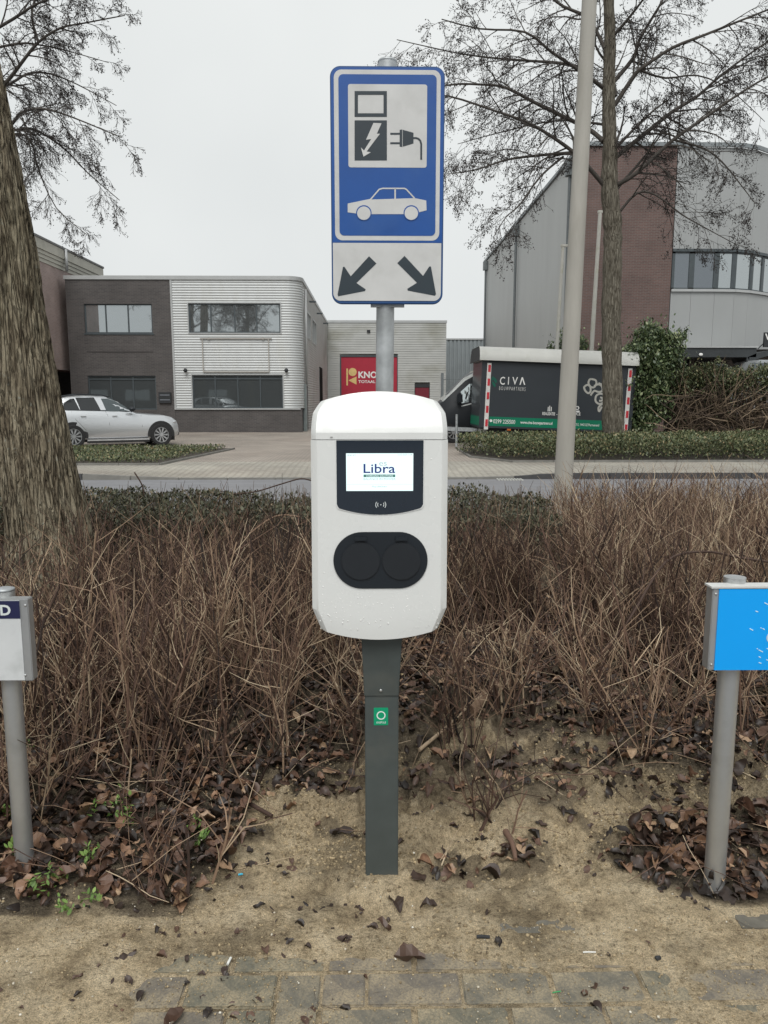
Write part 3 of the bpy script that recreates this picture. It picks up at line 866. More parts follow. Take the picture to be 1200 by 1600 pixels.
def stroke(k, pl, w, fn, d=.0006):
    pl = [Vector((x, y)) for x, y in pl]
    for i in range(len(pl) - 1):
        t_ = (pl[i+1] - pl[i]).normalized(); n_ = Vector((-t_.y, t_.x)) * w / 2
        a_, b_ = pl[i] - t_ * (w * .18 if i else 0), pl[i+1] + t_ * (w * .18 if i < len(pl) - 2 else 0)
        k.prism([fn(*(a_ + n_)) + Vector((0, -1e-5 * i, 0)), fn(*(b_ + n_)) + Vector((0, -1e-5 * i, 0)), fn(*(b_ - n_)) + Vector((0, -1e-5 * i, 0)), fn(*(a_ - n_)) + Vector((0, -1e-5 * i, 0))], (0, d, 0))
stroke(k, arc, 11, lambda x, y: cs(x, y, .0032))
k.build('plug_symbol', M_signdark, sgn)
def circ(cx, cy, r, n=28): return [(cx + r * math.cos(t_), cy + r * math.sin(t_)) for t_ in np.linspace(0, 2 * PI, n + 1)[:-1]]
lay([(165,908),(300,880),(306,884),(565,876),(632,890),(634,948),(588,960),(500,971),(305,971),(215,967),(165,960)], .0026, M_signwhite, 'car_symbol_body')
k = MB(); stroke(k, [(302,882),(352,824),(372,818),(502,818),(514,824),(562,876)], 8, lambda x, y: cs(x, y, .0026)); stroke(k, [(447,820),(447,880)], 9, lambda x, y: cs(x, y, .00262)); k.build('car_symbol_roof', M_signwhite, sgn)
for cx_ in (261, 543):
    lay(circ(cx_, 964, 46), .0032, M_signblue, 'wheel_gap'); lay(circ(cx_, 966, 40), .0038, M_signwhite, 'wheel_symbol')
lay([(292,1221),(336,1264),(217,1380),(272,1418),(268,1428),(108,1459),(105,1448),(137,1284),(146,1284),(183,1340)], .0020, M_signdark, 'arrow_symbol')
lay([(503,1219),(460,1262),(577,1379),(520,1414),(522,1425),(684,1456),(690,1446),(660,1282),(650,1282),(613,1338)], .0020, M_signdark, 'arrow_symbol')
for zz in (SZ0 + .04, SZ1 - .05):
    MB().box(tp.x - .04, tp.x + .04, YS + .0125, YS + .03, zz, zz + .03).build('clamp', M_galv, sgn)
zz = SZ0; MB().box(tp.x - .045, tp.x + .045, YS + .013, YS + .028, zz - .006, zz + .012).build('clamp', M_galv, sgn)

# ================================================================== SMALL SIGNS left and right
YL = 1.915
lp = G(31, 1350, 0.02)
ls = thing('parking_bay_sign', (P(12, 1065, YL).x, YL + .02, 0), 'small white sign with navy top band and letter D at the left edge', 'sign')
xc_ = P(22, 1200, YL).x - .012
k = MB(); k.cyl((xc_, YL + .045, -.2), (xc_, YL + .045, P(12, 932, YL).z + .004), .0245, 24); k.build('sign_post', M_alu, ls, smooth=True, angle=.8)
x1_, x0_ = P(47.5, 1000, YL).x, P(47.5, 1000, YL).x - .30
z0_, z1_ = P(30, 1064, YL).z, P(30, 936, YL).z
k = MB(); k.box(x0_, x1_, YL, YL + .03, z0_, z1_); k.build('sign_frame', M_alu, ls, bevel=.002)
xw = P(35, 1000, YL).x
M_lsw = M('dull_white_sheet', (0.60, 0.62, 0.63), 0.4, 0, 0.05, 9, dirt=(.42, .44, .44), dscale=14, damt=.6)
MB().box(x0_ + .012, xw, YL - .0025, YL - .0002, z0_ + .003, z1_ - .004).build('sign_sheet', M_lsw, ls)
zn = P(20, 966, YL).z
MB().box(x0_ + .012, xw + .0003, YL - .0035, YL - .0027, zn, z1_ - .004).build('navy_band', M('navy_print', (0.012, 0.014, 0.06), .45), ls)
a_, b_ = P(2, 961, YL), P(17, 944.5, YL)
text('D', M_print, 'lettering', ls, a_.x, b_.x, a_.z, b_.z, YL - .0036, .0004, bold=.03)
for py_ in (946, 1055):
    q = P(39.5, py_, YL); k = MB(); k.ball((q.x, YL - .001, q.z), .0034, sy=.6); k.build('rivet', M_alu, ls, smooth=True)
k = MB(); k.ball((xc_, YL + .045, P(12, 930, YL).z + .004), .026, sz=.25, nu=14); k.build('post_cap', M_galv, ls, smooth=True)

YRr = 1.812
rs = thing('charging_bay_sign', (P(1132, 1050, YRr).x, YRr + .02, 0), 'small bright blue sign in an aluminium frame at the right edge', 'sign')
xc_ = P(1131, 1220, YRr + .03).x
k = MB(); k.cyl((xc_, YRr + .045, -.2), (xc_, YRr + .045, P(1140, 908, YRr).z), .0262, 24); k.build('sign_post', M_alu, rs, smooth=True, angle=.8)
xf0 = P(1119, 980, YRr).x
z0_, z1_ = P(1160, 1047, YRr).z, P(1160, 919, YRr).z
k = MB(); k.box(xf0 - .014, xf0 + .34, YRr, YRr + .036, z0_, z1_); k.build('sign_frame', M_alu, rs, bevel=.002)
k = MB(); k.box(xf0 - .019, xf0 + .345, YRr - .004, YRr + .036, z1_ + .0003, z1_ + .005); k.build('frame_top', M('bright_aluminium', (.72, .72, .70), .4, .3), rs)
k = MB(); k.box(xf0 + .001, xf0 + .33, YRr - .0028, YRr - .0002, z0_ + .001, z1_ - .002); k.build('blue_sheet', M('bright_blue_sheet', (0.0, 0.36, 0.93), .35, 0, .03, 3), rs)
M_mark = M('pale_blue_mark', (0.62, 0.85, 0.95), .5)
def c7(X, Z): return P(1080 + X / 8.42, 890 + Z / 8.42, YRr)
k = MB()
for (a0, b0, a1, b1) in ((955,430,1003,455),(838,540,872,552),(762,770,806,795),(930,768,958,785),(880,1050,934,1078),(985,1030,1010,1042),(880,1138,906,1152),(980,1178,1010,1192),(880,1216,915,1228),(903,760,915,766),(855,1032,868,1040)):
    p_, q_ = c7(a0, b0), c7(a1, b1); t_ = (q_ - p_).normalized(); n_ = Vector((-t_.z, 0, t_.x)) * .0011
    k.prism([p_ + n_, q_ + n_, q_ - n_, p_ - n_], (0, -.0036, 0))
k.build('scratch_marks', M_mark, rs)
q = c7(1035, 890); k = MB()
for i in range(20):
    a0, a1 = 2 * PI * i / 20, 2 * PI * (i + 1) / 20
    k.prism([(q.x + r * math.cos(t_) * .8, YRr - .0036, q.z + r * math.sin(t_)) for r, t_ in ((.008, a0), (.0125, a0), (.0125, a1), (.008, a1))], (0, .0006, 0))
k.build('symbol', M_print, rs)
for (X, Z) in ((313, 322), (258, 1250)):
    q = c7(X, Z); k = MB(); k.ball((xf0 - .006, YRr - .0008, q.z), .0034, sy=.6); k.build('rivet', M_alu, rs, smooth=True)
k = MB(); k.ball((xc_, YRr + .045, P(1140, 912, YRr).z), .0275, sz=.25, nu=14); k.build('post_cap', M_galv, rs, smooth=True)

# ================================================================== BUILDINGS
def wall_xz(mb, x0, x1, z0, z1, y, ops=(), rev=0.10, thick=None):
    """a wall in a plane of constant y with real openings and reveals"""
    xs = sorted({x0, x1, *[v for o in ops for v in o[:2]]}); zs = sorted({z0, z1, *[v for o in ops for v in o[2:]]})
    for a, b_ in zip(xs[:-1], xs[1:]):
        for c, d in zip(zs[:-1], zs[1:]):
            mx, mz = (a + b_) / 2, (c + d) / 2
            if any(o[0] < mx < o[1] and o[2] < mz < o[3] for o in ops): continue
            mb.quad((a, y, c), (b_, y, c), (b_, y, d), (a, y, d))
    for o in ops:
        a, b_, c, d = o; yy = y + rev
        mb.quad((a, y, c), (b_, y, c), (b_, yy, c), (a, yy, c)); mb.quad((a, y, d), (a, yy, d), (b_, yy, d), (b_, y, d))
        mb.quad((a, y, c), (a, yy, c), (a, yy, d), (a, y, d)); mb.quad((b_, y, c), (b_, y, d), (b_, yy, d), (b_, yy, c))
    if thick:
        mb.quad((x0, y + thick, z0), (x0, y + thick, z1), (x1, y + thick, z1), (x1, y + thick, z0))
    return mb
def window_xz(parent, x0, x1, z0, z1, y, splits, glass, frame=M_steeldark, fw=0.055, sill=None, trans=None, name='window'):
    """window part: frame mesh with one pane of glass per light"""
    xs = [x0] + [x0 + (x1 - x0) * s for s in splits] + [x1]
    k = MB()
    k.box(x0, x1, y, y + .07, z0, z0 + fw); k.box(x0, x1, y, y + .07, z1 - fw, z1)
    for i, x in enumerate(xs):
        a = x if i == 0 else x - fw / 2; b_ = x + fw if i == 0 else (x if i == len(xs) - 1 else x + fw / 2)
        if i == len(xs) - 1: a = x - fw
        k.box(a, b_, y + .001, y + .069, z0 + fw, z1 - fw)
    if trans: k.box(x0 + fw, x1 - fw, y + .002, y + .066, z1 - trans - fw / 2, z1 - trans + fw / 2)
    w = k.build(name, frame, parent, fixn=False)
    for a, b_ in zip(xs[:-1], xs[1:]):
        MB().box(a + .01, b_ - .01, y + .032, y + .042, z0 + .01, z1 - .01).build('pane', glass, w)
    return w
def corrugated(name, mat, parent, path, z0, z1, period=0.115, amp=0.0105, ops=(), seg=8):
    """horizontally ribbed cladding along a plan path [(x, y, nx, ny)], openings given as (i0, i1, za, zb) along the path"""
    mb = MB()
    nz = int(round((z1 - z0) / period * seg)); zs = [z0 + (z1 - z0) * i / nz for i in range(nz + 1)]
    n = len(path)
    for z in zs:
        o = amp * math.sin(2 * PI * (z - z0) / period)
        for (x, y, nx, ny) in path: mb.v.append((x + nx * o, y + ny * o, z)); mb.t.append(0)
    for j in range(nz):
        zc_ = (zs[j] + zs[j+1]) / 2
        for i in range(n - 1):
            if any(i0 <= i < i1 and za < zc_ < zb for i0, i1, za, zb in ops): continue
            mb.f.append((j*n+i, j*n+i+1, (j+1)*n+i+1, (j+1)*n+i))
    return mb.build(name, mat, parent, smooth=True, fixn=False)

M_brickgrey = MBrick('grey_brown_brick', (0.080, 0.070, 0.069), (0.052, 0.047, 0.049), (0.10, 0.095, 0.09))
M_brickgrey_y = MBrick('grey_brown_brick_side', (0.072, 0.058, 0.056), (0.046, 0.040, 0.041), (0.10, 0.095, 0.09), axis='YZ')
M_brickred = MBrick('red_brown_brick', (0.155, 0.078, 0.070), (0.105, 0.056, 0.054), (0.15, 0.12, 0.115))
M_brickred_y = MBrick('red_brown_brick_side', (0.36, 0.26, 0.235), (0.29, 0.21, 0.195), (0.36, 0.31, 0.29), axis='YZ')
M_corr = M('silver_ribbed_cladding', (0.47, 0.485, 0.485), 0.5, 0.15, 0.05, 1.2, dirt=(0.42, 0.42, 0.38), dscale=.9, damt=.4, stretch=(2, 2, .5))
M_corrside = M('weathered_ribbed_cladding', (0.43, 0.435, 0.425), 0.55, 0.1, 0.10, 1.2, dirt=(0.22, 0.22, 0.19), dscale=.5, damt=.8)
M_roof = M('bitumen_roof', (0.06, 0.06, 0.06), 0.9)

# ---- office block on the left: brick half, ribbed half, round corner, long side wing
YB = 36.0
def bx(px, py=560): return P(px, py, YB).x
def bz(py, px=350): return P(px, py, YB).z
off_ = thing('office_building', (bx(280), YB, ZS), 'two storey office, left half grey brown brick, right half silver ribbed cladding with rounded corner', 'building')
X0, X1, X2 = bx(101, 435), bx(266, 435), bx(472, 560)
zt = bz(431); zbase_ = ZS - .05
w1 = (bx(132, 500), bx(238, 500), bz(521), bz(475)); w2 = (bx(138, 610), bx(244, 610), bz(640), bz(587))
dr_ = None
k = wall_xz(MB(), X0, X1, zbase_, zt - .05, YB, [w1, w2], .12)
k.build('brick_wall', M_brickgrey, off_, fixn=False)
zt0 = bz(639)
k = wall_xz(MB(), X1, X2 - .02, zbase_, zt0, YB + .02, [], 0); k.build('brick_plinth', M_brickgrey, off_, fixn=False)
window_xz(off_, *w1, YB + .06, [.31, .64], M_glass_hi, trans=None)
wl = window_xz(off_, *w2, YB + .06, [.33, .66], M_glass_lo, trans=.16)
MB().box(w1[0] - .05, w1[1] + .05, YB - .03, YB + .1, w1[2] - .06, w1[2] - .003).build('window_sill', M_steeldark, off_)
# soldier course band and drip line
zb_ = bz(550); MB().box(bx(136), bx(240), YB - .012, YB + .0, zb_ - .02, zb_ + .02).build('string_course', M('dark_band', (.035, .03, .03), .8), off_)
# ribbed part
rad = 0.7
zc0, zc1 = zt0 + .03, zt - .05
w3 = (bx(295, 500), bx(438, 500), bz(520), bz(474)); w4 = (bx(301, 610), bx(442, 610), bz(638), bz(586))
pxs = sorted({X1 + .05, w3[0], w3[1], w4[0], w4[1], X2 - rad, *np.linspace(X1 + .05, X2 - rad, 8).tolist()})
path = [(x, YB, 0, -1) for x in pxs]
for i in range(1, 9):
    a = PI / 2 * i / 8; path.append((X2 - rad + rad * math.sin(a), YB + rad - rad * math.cos(a), math.sin(a), -math.cos(a)))
path_f = list(path); path_f.append((X2, YB + 1.15, 1, 0))
def pidx(x): return min(range(len(pxs)), key=lambda i: abs(pxs[i] - x))
corrugated('ribbed_cladding', M_corr, off_, path_f, zc0, zc1, ops=[(pidx(w3[0]), pidx(w3[1]), w3[2], w3[3]), (pidx(w4[0]), pidx(w4[1]), w4[2], w4[3])])
for w, sp, gl, tr in ((w3, [.24, .5, .74], M_glass_hi, None), (w4, [.25, .5, .75], M_glass_lo, .17)):
    k = MB(); e = .05
    k.box(w[0] - e, w[1] + e, YB - .03, YB + .1, w[2] - e, w[2] - .001); k.box(w[0] - e, w[1] + e, YB - .03, YB + .1, w[3] + .001, w[3] + e)
    k.box(w[0] - e, w[0] - .001, YB - .03, YB + .1, w[2], w[3]); k.box(w[1] + .001, w[1] + e, YB - .03, YB + .1, w[2], w[3])
    k.build('window_surround', M_trim, off_, fixn=False)
    window_xz(off_, *w, YB + .03, sp, gl, trans=tr)
MB().box(X1 - .03, X1 + .05, YB - .03, YB + .05, zt0 - .02, zc1).build('corner_trim', M_trim, off_)
k = MB(); k.box(X1 - .03, X2 - .1, YB - .04, YB + .06, zt0 - .03, zt0 + .03); k.build('base_trim', M_trim, off_)
# side wing running back along +Y
YE = 57.0
s1 = (39.0, 41.2); s2 = (42.5, 45.3)
def side_wall(mb, x, y0, y1, z0, z1, ops, rev=.12):
    ys = sorted({y0, y1, *[v for o in ops for v in o[:2]]}); zs = sorted({z0, z1, *[v for o in ops for v in o[2:]]})
    for a, b_ in zip(ys[:-1], ys[1:]):
        for c, d in zip(zs[:-1], zs[1:]):
            my, mz = (a + b_) / 2, (c + d) / 2
            if any(o[0] < my < o[1] and o[2] < mz < o[3] for o in ops): continue
            mb.quad((x, a, c), (x, b_, c), (x, b_, d), (x, a, d))
    for a, b_, c, d in ops:
        xx = x - rev
        mb.quad((x, a, c), (xx, a, c), (xx, a, d), (x, a, d)); mb.quad((x, b_, c), (x, b_, d), (xx, b_, d), (xx, b_, c)); mb.quad((x, a, c), (x, b_, c), (xx, b_, c), (xx, a, c)); mb.quad((x, a, d), (xx, a, d), (xx, b_, d), (x, b_, d))
    return mb
zw0, zw1 = w3[2], w3[3]
ypath = sorted({YB + 1.2, *s1, *s2, 46.4, 47.8, 51.0, *np.linspace(YB + 1.2, YE, 14).tolist()})
path_s = [(X2, y, 1, 0) for y in ypath]
def yi(v): return min(range(len(ypath)), key=lambda i: abs(ypath[i] - v))
corrugated('side_cladding', M_corrside, off_, path_s, zbase_, zt - .05, period=.125, amp=.013, seg=6,
           ops=[(yi(s1[0]), yi(s1[1]), zw0, zw1), (yi(s2[0]), yi(s2[1]), zw0, zw1), (yi(47.8), yi(51.0), ZS, 3.2), (yi(YB+1.2), yi(39.0), ZS, 1.9)])
for (a, b_) in (s1, s2):
    k = MB(); e = .06
    k.box(X2 - .07, X2 + .03, a, b_, zw0, zw0 + e); k.box(X2 - .07, X2 + .03, a, b_, zw1 - e, zw1)
    for yy_ in (a, (a + b_) / 2 - e/2, b_ - e): k.box(X2 - .068, X2 + .028, yy_, yy_ + e, zw0 + e * .9, zw1 - e * .9)
    w = k.build('window', M_trim, off_, fixn=False)
    MB().box(X2 - .05, X2 - .04, a, b_, zw0, zw1).build('pane', M_glass_hi, w)
MB().box(X2 - .25, X2 - .2, 47.7, 51.1, ZS, 3.25).build('loading_door', M('blue_grey_door', (0.13, 0.15, 0.18), .5), off_)
M_doorgrey = M('grey_green_door', (0.22, 0.25, 0.25), .5)
k = MB(); k.box(X2 - .10, X2 - .02, 37.25, 38.95, ZS, 1.85); k.build('side_door', M_doorgrey, off_)
k = MB(); k.box(X2 - .06, X2 + .10, YB + .95, YB + 1.25, ZS, 1.95); k.build('corner_post', M('grey_green_post', (.19, .22, .22), .5), off_)
k = MB(); k.cyl((X2 + .09, YB + 1.35, 1.9), (X2 + .09, YB + 1.35, zt - .4), .055, 10); k.build('downpipe', M_trim, off_, smooth=True)
# parapet trim following the rounded corner
pts2 = [(X0 - .05, YB - .05)] + [(X2 - rad + (rad + .05) * math.sin(PI/2*i/8), YB + rad - (rad + .05) * math.cos(PI/2*i/8)) for i in range(9)] + [(X2 + .05, YE)]
k = MB()
for i, (x, y) in enumerate(pts2):
    k.v += [(x, y, zt - .17), (x, y, zt), (x - .2 if i > 5 else x, y + .2 if i <= 5 else y, zt + .001), (x - .2 if i > 5 else x, y + .2 if i <= 5 else y, zt - .17)]; k.t += [0]*4
for i in range(len(pts2) - 1):
    for q in range(4): k.f.append((i*4+q, i*4+(q+1)%4, (i+1)*4+(q+1)%4, (i+1)*4+q))
k.build('parapet_trim', M_trim, off_, smooth=True, angle=.5)
MB().box(X0, X2 - .72, YB + .3, YE, zt - .35, zt - .3).build('roof', M_roof, off_)
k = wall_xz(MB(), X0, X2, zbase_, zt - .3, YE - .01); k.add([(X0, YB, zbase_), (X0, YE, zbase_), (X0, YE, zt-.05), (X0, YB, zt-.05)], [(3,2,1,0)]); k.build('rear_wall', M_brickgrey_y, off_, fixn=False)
for y_ in (40.5, 46, 52): MB().box(X2 + .02, X2 + .35, y_, y_ + .12, zt - .62, zt - .54).build('roof_bracket', M_steeldark, off_)
# sign rails on the ribbed front and two spot lamps
M_rail = M('weathered_rail', (.36, .34, .31), .6)
rx0, rx1, rz0, rz1 = bx(317, 550), bx(420, 550), bz(581), bz(529)
k = MB(); k.box(rx0 - .1, rx1 + .15, YB - .07, YB - .03, rz1 - .02, rz1 + .02); k.box(rx0, rx1, YB - .07, YB - .03, rz0 - .02, rz0 + .02)
k.box(rx0 - .02, rx0 + .02, YB - .069, YB - .031, rz0 + .02, rz1 - .02); k.box(rx1 - .02, rx1 + .02, YB - .069, YB - .031, rz0 + .02, rz1 - .02)
for x_ in (rx0 + .3, rx1 - .25): k.box(x_ - .05, x_ + .05, YB - .10, YB - .071, rz1 - .04, rz1 + .04)
k.build('sign_rail', M_rail, off_, fixn=False)
for i, px_ in enumerate((291, 448)):
    p_ = P(px_, 579, YB); k = MB(); k.cyl((p_.x, YB + .01, p_.z), (p_.x, YB - .12, p_.z), .03, 8); k.ball((p_.x, YB - .17, p_.z), .095, nu=10, nv=7)
    k.build('spot_lamp', M_blackmat, off_, smooth=True)
mb0, mb1 = P(248.5, 630, YB - .06), P(267, 613, YB - .06)
mbx = thing('letter_box_panel', (mb0.x, YB - .06, mb0.z), 'black double letter box plate on the brick beside the ground floor window', 'letter box')
MB().box(mb0.x, mb1.x, YB - .09, YB - .002, mb0.z, mb1.z).build('casing', M_blackmat, mbx, bevel=.008)
for z_ in (.28, .72):
    zz = mb0.z + (mb1.z - mb0.z) * z_
    MB().box(mb0.x + .06, mb1.x - .06, YB - .10, YB - .091, zz, zz + .03).build('flap', M('dull_steel', (.3, .32, .36), .4, .5), mbx)

# ---- brown brick building behind it on the far left, cream fascia
XR = P(109, 500, 36.4).x
YN, YFr = 25.5, 48.0
xr_ = P(170, 419, 46.0).x
zr_ = P(170, 419, 46.0).z
# side wall lies along +Y just left of the office
XQ = X0 - .35
YN = XQ / ((58 - 580) / FPX)
YN2 = XQ / ((170 - 580) / FPX)
zq = P(58, 369, YN).z
YN = 31.0
rb = thing('brick_building', (XQ, 36, ZS), 'red brown brick building with a cream stepped roof fascia behind the left tree', 'building')
ye_ = XQ / math.tan(math.atan((170 - 600) / FPX) + YAW)
zq = P(170, 419, ye_).z
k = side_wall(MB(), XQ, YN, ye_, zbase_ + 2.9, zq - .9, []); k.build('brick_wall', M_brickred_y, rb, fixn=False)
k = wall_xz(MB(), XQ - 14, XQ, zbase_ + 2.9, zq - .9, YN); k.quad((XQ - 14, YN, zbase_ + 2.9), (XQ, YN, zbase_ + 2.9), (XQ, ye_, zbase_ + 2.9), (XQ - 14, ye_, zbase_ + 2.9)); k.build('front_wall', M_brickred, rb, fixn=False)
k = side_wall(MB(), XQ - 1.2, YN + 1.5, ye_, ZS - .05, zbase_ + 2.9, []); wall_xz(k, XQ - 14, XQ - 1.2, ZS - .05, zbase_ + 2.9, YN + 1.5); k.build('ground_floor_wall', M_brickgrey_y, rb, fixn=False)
M_cream = M('cream_fascia', (0.46, 0.445, 0.385), .6, 0, .06, 2, dirt=(.25, .25, .2), dscale=1.2, damt=.6)
for i, (za, zb, o) in enumerate(((0, .42, .16), (.42, .58, .11), (.58, .74, .07), (.74, .90, .03))):
    k = MB(); k.box(XQ - 14 - o, XQ + o, YN - o, ye_ + o, zq - zb, zq - za - .004); k.build('fascia_step', M_cream, rb)
MB().box(XQ - 14.2, XQ + .2, YN - .2, ye_ + .2, zq, zq + .09).build('roof_edge', M('dark_edge', (.13, .13, .13), .6), rb)
k = MB(); yy_ = XQ / math.tan(math.atan((114 - 600) / FPX) + YAW); k.cyl((XQ + .22, yy_, zq - .95), (XQ + .22, yy_, zq + .02), .07, 8); k.build('flue_pipe', M_trim, rb, smooth=True)

# ---- pale warehouse with the red roller door at the end of the yard
YK = 57.0
def kx(px, py=560): return P(px, py, YK).x
def kz(py, px=600): return P(px, py, YK).z
kn = thing('warehouse', (kx(600), YK, ZS), 'low pale grey warehouse with a red roller door at the end of the yard', 'building')
M_pale = M('stained_pale_boards', (0.40, 0.405, 0.39), .6, 0, .08, 1.5, dirt=(.17, .165, .11), dscale=.35, damt=.85, stretch=(.5, 1, 1))
ko = (kx(531), kx(621.5), ZS, kz(555)); ks = (kx(648), kx(672), ZS, kz(600))
x0k, x1k = X2 - .3, kx(697)
zk = kz(504)
bh = .17; z_ = ZS; i = 0
while z_ < zk - .02:          # boards one above the other, each with a bevelled lap
    zt_ = min(z_ + bh, zk)
    segs = [(x0k, x1k)]
    for o in (ko, ks):
        if z_ < o[3] - .02:
            segs = [s for a, b_ in segs for s in ((a, min(b_, o[0])), (max(a, o[1]), b_)) if s[1] - s[0] > .01]
    for a, b_ in segs:
        k = MB()
        k.add([(a, YK - .018, z_), (b_, YK - .018, z_), (b_, YK, zt_ - .012), (a, YK, zt_ - .012), (a, YK + .03, zt_), (b_, YK + .03, zt_), (a, YK + .03, z_), (b_, YK + .03, z_)], [(0,1,2,3),(3,2,5,4),(0,6,7,1),(0,3,4,6),(1,7,5,2)])
        k.build('board', M_pale, kn, fixn=False)
    z_ += bh; i += 1
MB().box(x0k, x1k + .04, YK - .05, YK + .1, zk - .02, kz(500.5)).build('roof_edge', M_trim, kn)
M_reddoor = M('red_roller_door', (0.36, 0.018, 0.040), .45, 0, .06, 2)
M_darkred = M('dark_red_door', (0.16, 0.012, 0.025), .5)
MB().box(ko[0] + .1, ko[1] - .05, YK + .02, YK + .06, ko[2], ko[3] - .12).build('roller_door', M_reddoor, kn)
k = MB(); k.box(ko[0], ko[1], YK - .03, YK + .05, ko[3] - .12, ko[3]); k.box(ko[0], ko[0] + .1, YK - .03, YK + .05, ZS, ko[3] - .12); k.box(ko[1] - .05, ko[1], YK - .03, YK + .05, ZS, ko[3] - .12)
k.build('door_frame', M_steeldark, kn, fixn=False)
MB().box(ks[0] + .05, ks[1] - .05, YK + .02, YK + .05, ks[2], ks[3] - .25).build('side_door', M_darkred, kn)
MB().box(ks[0], ks[1], YK - .01, YK + .04, ks[3] - .25, ks[3]).build('door_lintel', M_blackmat, kn)
def k7(X, Z): return P(480 + X / 4.286, 480 + Z / 4.286, YK)
M_lw = M('white_lettering', (0.72, 0.72, 0.70), .5); M_gold = M('gold_print', (0.62, 0.45, 0.18), .5)
door_ = [c for c in kn.children if c.name.startswith('roller_door')][0]
def ktext(s, Xa, Xb, Za, Zb, b_=.02):
    p_, q_ = k7(Xa, Zb), k7(Xb, Za); return text(s, M_lw, 'door_lettering', door_, p_.x, q_.x, p_.z, q_.z, YK + .018, .006, bold=b_)
ktext('KNO', 343, 468, 430, 475, .03); ktext('TOTAAL TE', 343, 497, 489, 508)
k = MB(); k.prism([k7(x, z) + Vector((0, .015, 0)) for x, z in ((262, 410), (273, 410), (273, 524), (262, 524))], (0, .004, 0)); k.build('door_symbol_bar', M_gold, door_)
MB().prism([k7(304 + 27 * math.cos(t), 434 + 27 * math.sin(t)) + Vector((0, .015, 0)) for t in np.linspace(0, 2*PI, 25)[:-1]], (0, .004, 0)).build('door_symbol_disc', M_gold, door_)
MB().prism([k7(x, z) + Vector((0, .015, 0)) for x, z in ((276, 490), (330, 464), (330, 518))], (0, .004, 0)).build('door_symbol_triangle', M_gold, door_)
MB().box(k7(400, 160).x, k7(422, 160).x, YK - .1, YK - .03, k7(0, 170).z, k7(0, 152).z).build('wall_lamp', M_blackmat, kn)
k = wall_xz(MB(), x0k, x1k, ZS, zk - .05, YK + 12); side_wall(k, x1k, YK + .11, YK + 12, ZS, zk - .05, []); k.quad((x0k, YK+.1, zk-.06), (x1k, YK+.1, zk-.06), (x1k, YK+12, zk-.06), (x0k, YK+12, zk-.06)); k.build('rear_shell', M_pale, kn, fixn=False)

# ---- grey vertically ribbed hall between warehouse and right building
YG = 66.0
gx0, gx1 = P(690, 560, YG).x, P(765, 560, YG).x; gz = P(720, 531, YG).z
gh = thing('ribbed_hall', ((gx0 + gx1) / 2, YG, ZS), 'grey hall with upright ribs seen in the gap left of the van', 'building')
M_grib = M('grey_upright_ribs', (0.225, 0.25, 0.26), .55, .1, .08, 1)
k = MB(); x = gx0; pts = []
while x < gx1:
    pts += [(x, YG), (x + .17, YG), (x + .21, YG + .06), (x + .30, YG + .06)]; x += .34
for (a, b_) in zip(pts[:-1], pts[1:]): k.quad((*a, ZS), (*b_, ZS), (*b_, gz), (*a, gz))
k.build('ribbed_wall', M_grib, gh, fixn=False)
MB().box(gx0, gx1, YG - .05, YG + 5, gz, gz + .12).build('roof_edge', M_trim, gh)

# ---- yard gate and mesh fence
fe = thing('yard_fence', (P(706, 640, 50).x, 50, ZS), 'grey steel bar fence with post beside the dark van', 'fence')
fx0, fx1 = P(691, 640, 50).x, P(752, 640, 50).x; fz = P(700, 592, 50).z
M_fence = M('grey_fence_steel', (.17, .19, .20), .5, .3)
x = fx0 + .1
while x < fx1: 
    k = MB(); k.cyl((x, 50, ZS), (x, 50, fz), .012, 4); k.build('bar', M_fence, fe); x += .12
for z_ in (ZS + .15, (ZS + fz) / 2, fz - .05): MB().box(fx0, fx1, 49.98, 50.02, z_, z_ + .04).build('rail', M_fence, fe)
MB().box(fx0 - .1, fx0 + .06, 49.9, 50.1, ZS, P(690, 583, 50).z).build('post', M_fence, fe)

# ---- tall building on the right: grey flank, brick front, curved metal corner
YRB = 32.0
def rx(px, py=400): return P(px, py, YRB).x
XW = P(905, 400, YRB).x
yend = XW / math.tan(math.atan((752 - 600) / FPX) + YAW)
zRt = P(1050, 229, YRB).z
tb = thing('brick_and_metal_building', (rx(1050), YRB, ZS), 'tall industrial building with red brick front, grey panelled flank and curved metal corner', 'building')
M_flank = M('grey_flank_panels', (0.43, 0.44, 0.432), .6, .1, .04, .8, stretch=(1, 1, .3))
yy_ = YRB; yy_panels = []
while yy_ < yend - .3: 
    y2_ = min(yy_ + 1.15, yend); k = MB(); k.box(XW, XW + .08, yy_ + .005, y2_ - .005, ZS, zRt - .02)
    k.build('flank_panel', M_flank, tb); yy_ = y2_
M_edgeblue = M('grey_edge_trim', (.20, .22, .23), .5, .2)
k = MB(); k.box(XW - .10, XW + .2, YRB, yend, zRt, zRt + .14); k.build('roof_edge', M_edgeblue, tb)
k = MB(); k.box(XW + .085, XW + .15, YRB + .1, yend - .05, ZS, zRt); k.build('flank_backing', M_roof, tb)
M_pipe = M('grey_downpipe', (.14, .155, .16), .5, .2)
for px_, hb in ((798, 1), (876, 1), (886, 0), (753.5, 1)):
    y_ = (XW - .14) / math.tan(math.atan((px_ - 600) / FPX) + YAW)
    k = MB(); k.cyl((XW - .14, y_, ZS), (XW - .14, y_, zRt - .5), .075, 8)
    dp_ = k.build('downpipe', M_pipe, tb, smooth=True, angle=.8)
    if hb: MB().box(XW - .32, XW - .01, y_ - .2, y_ + .2, zRt - .75, zRt - .15).build('hopper_head', M_pipe, dp_)
XB1 = rx(1050)
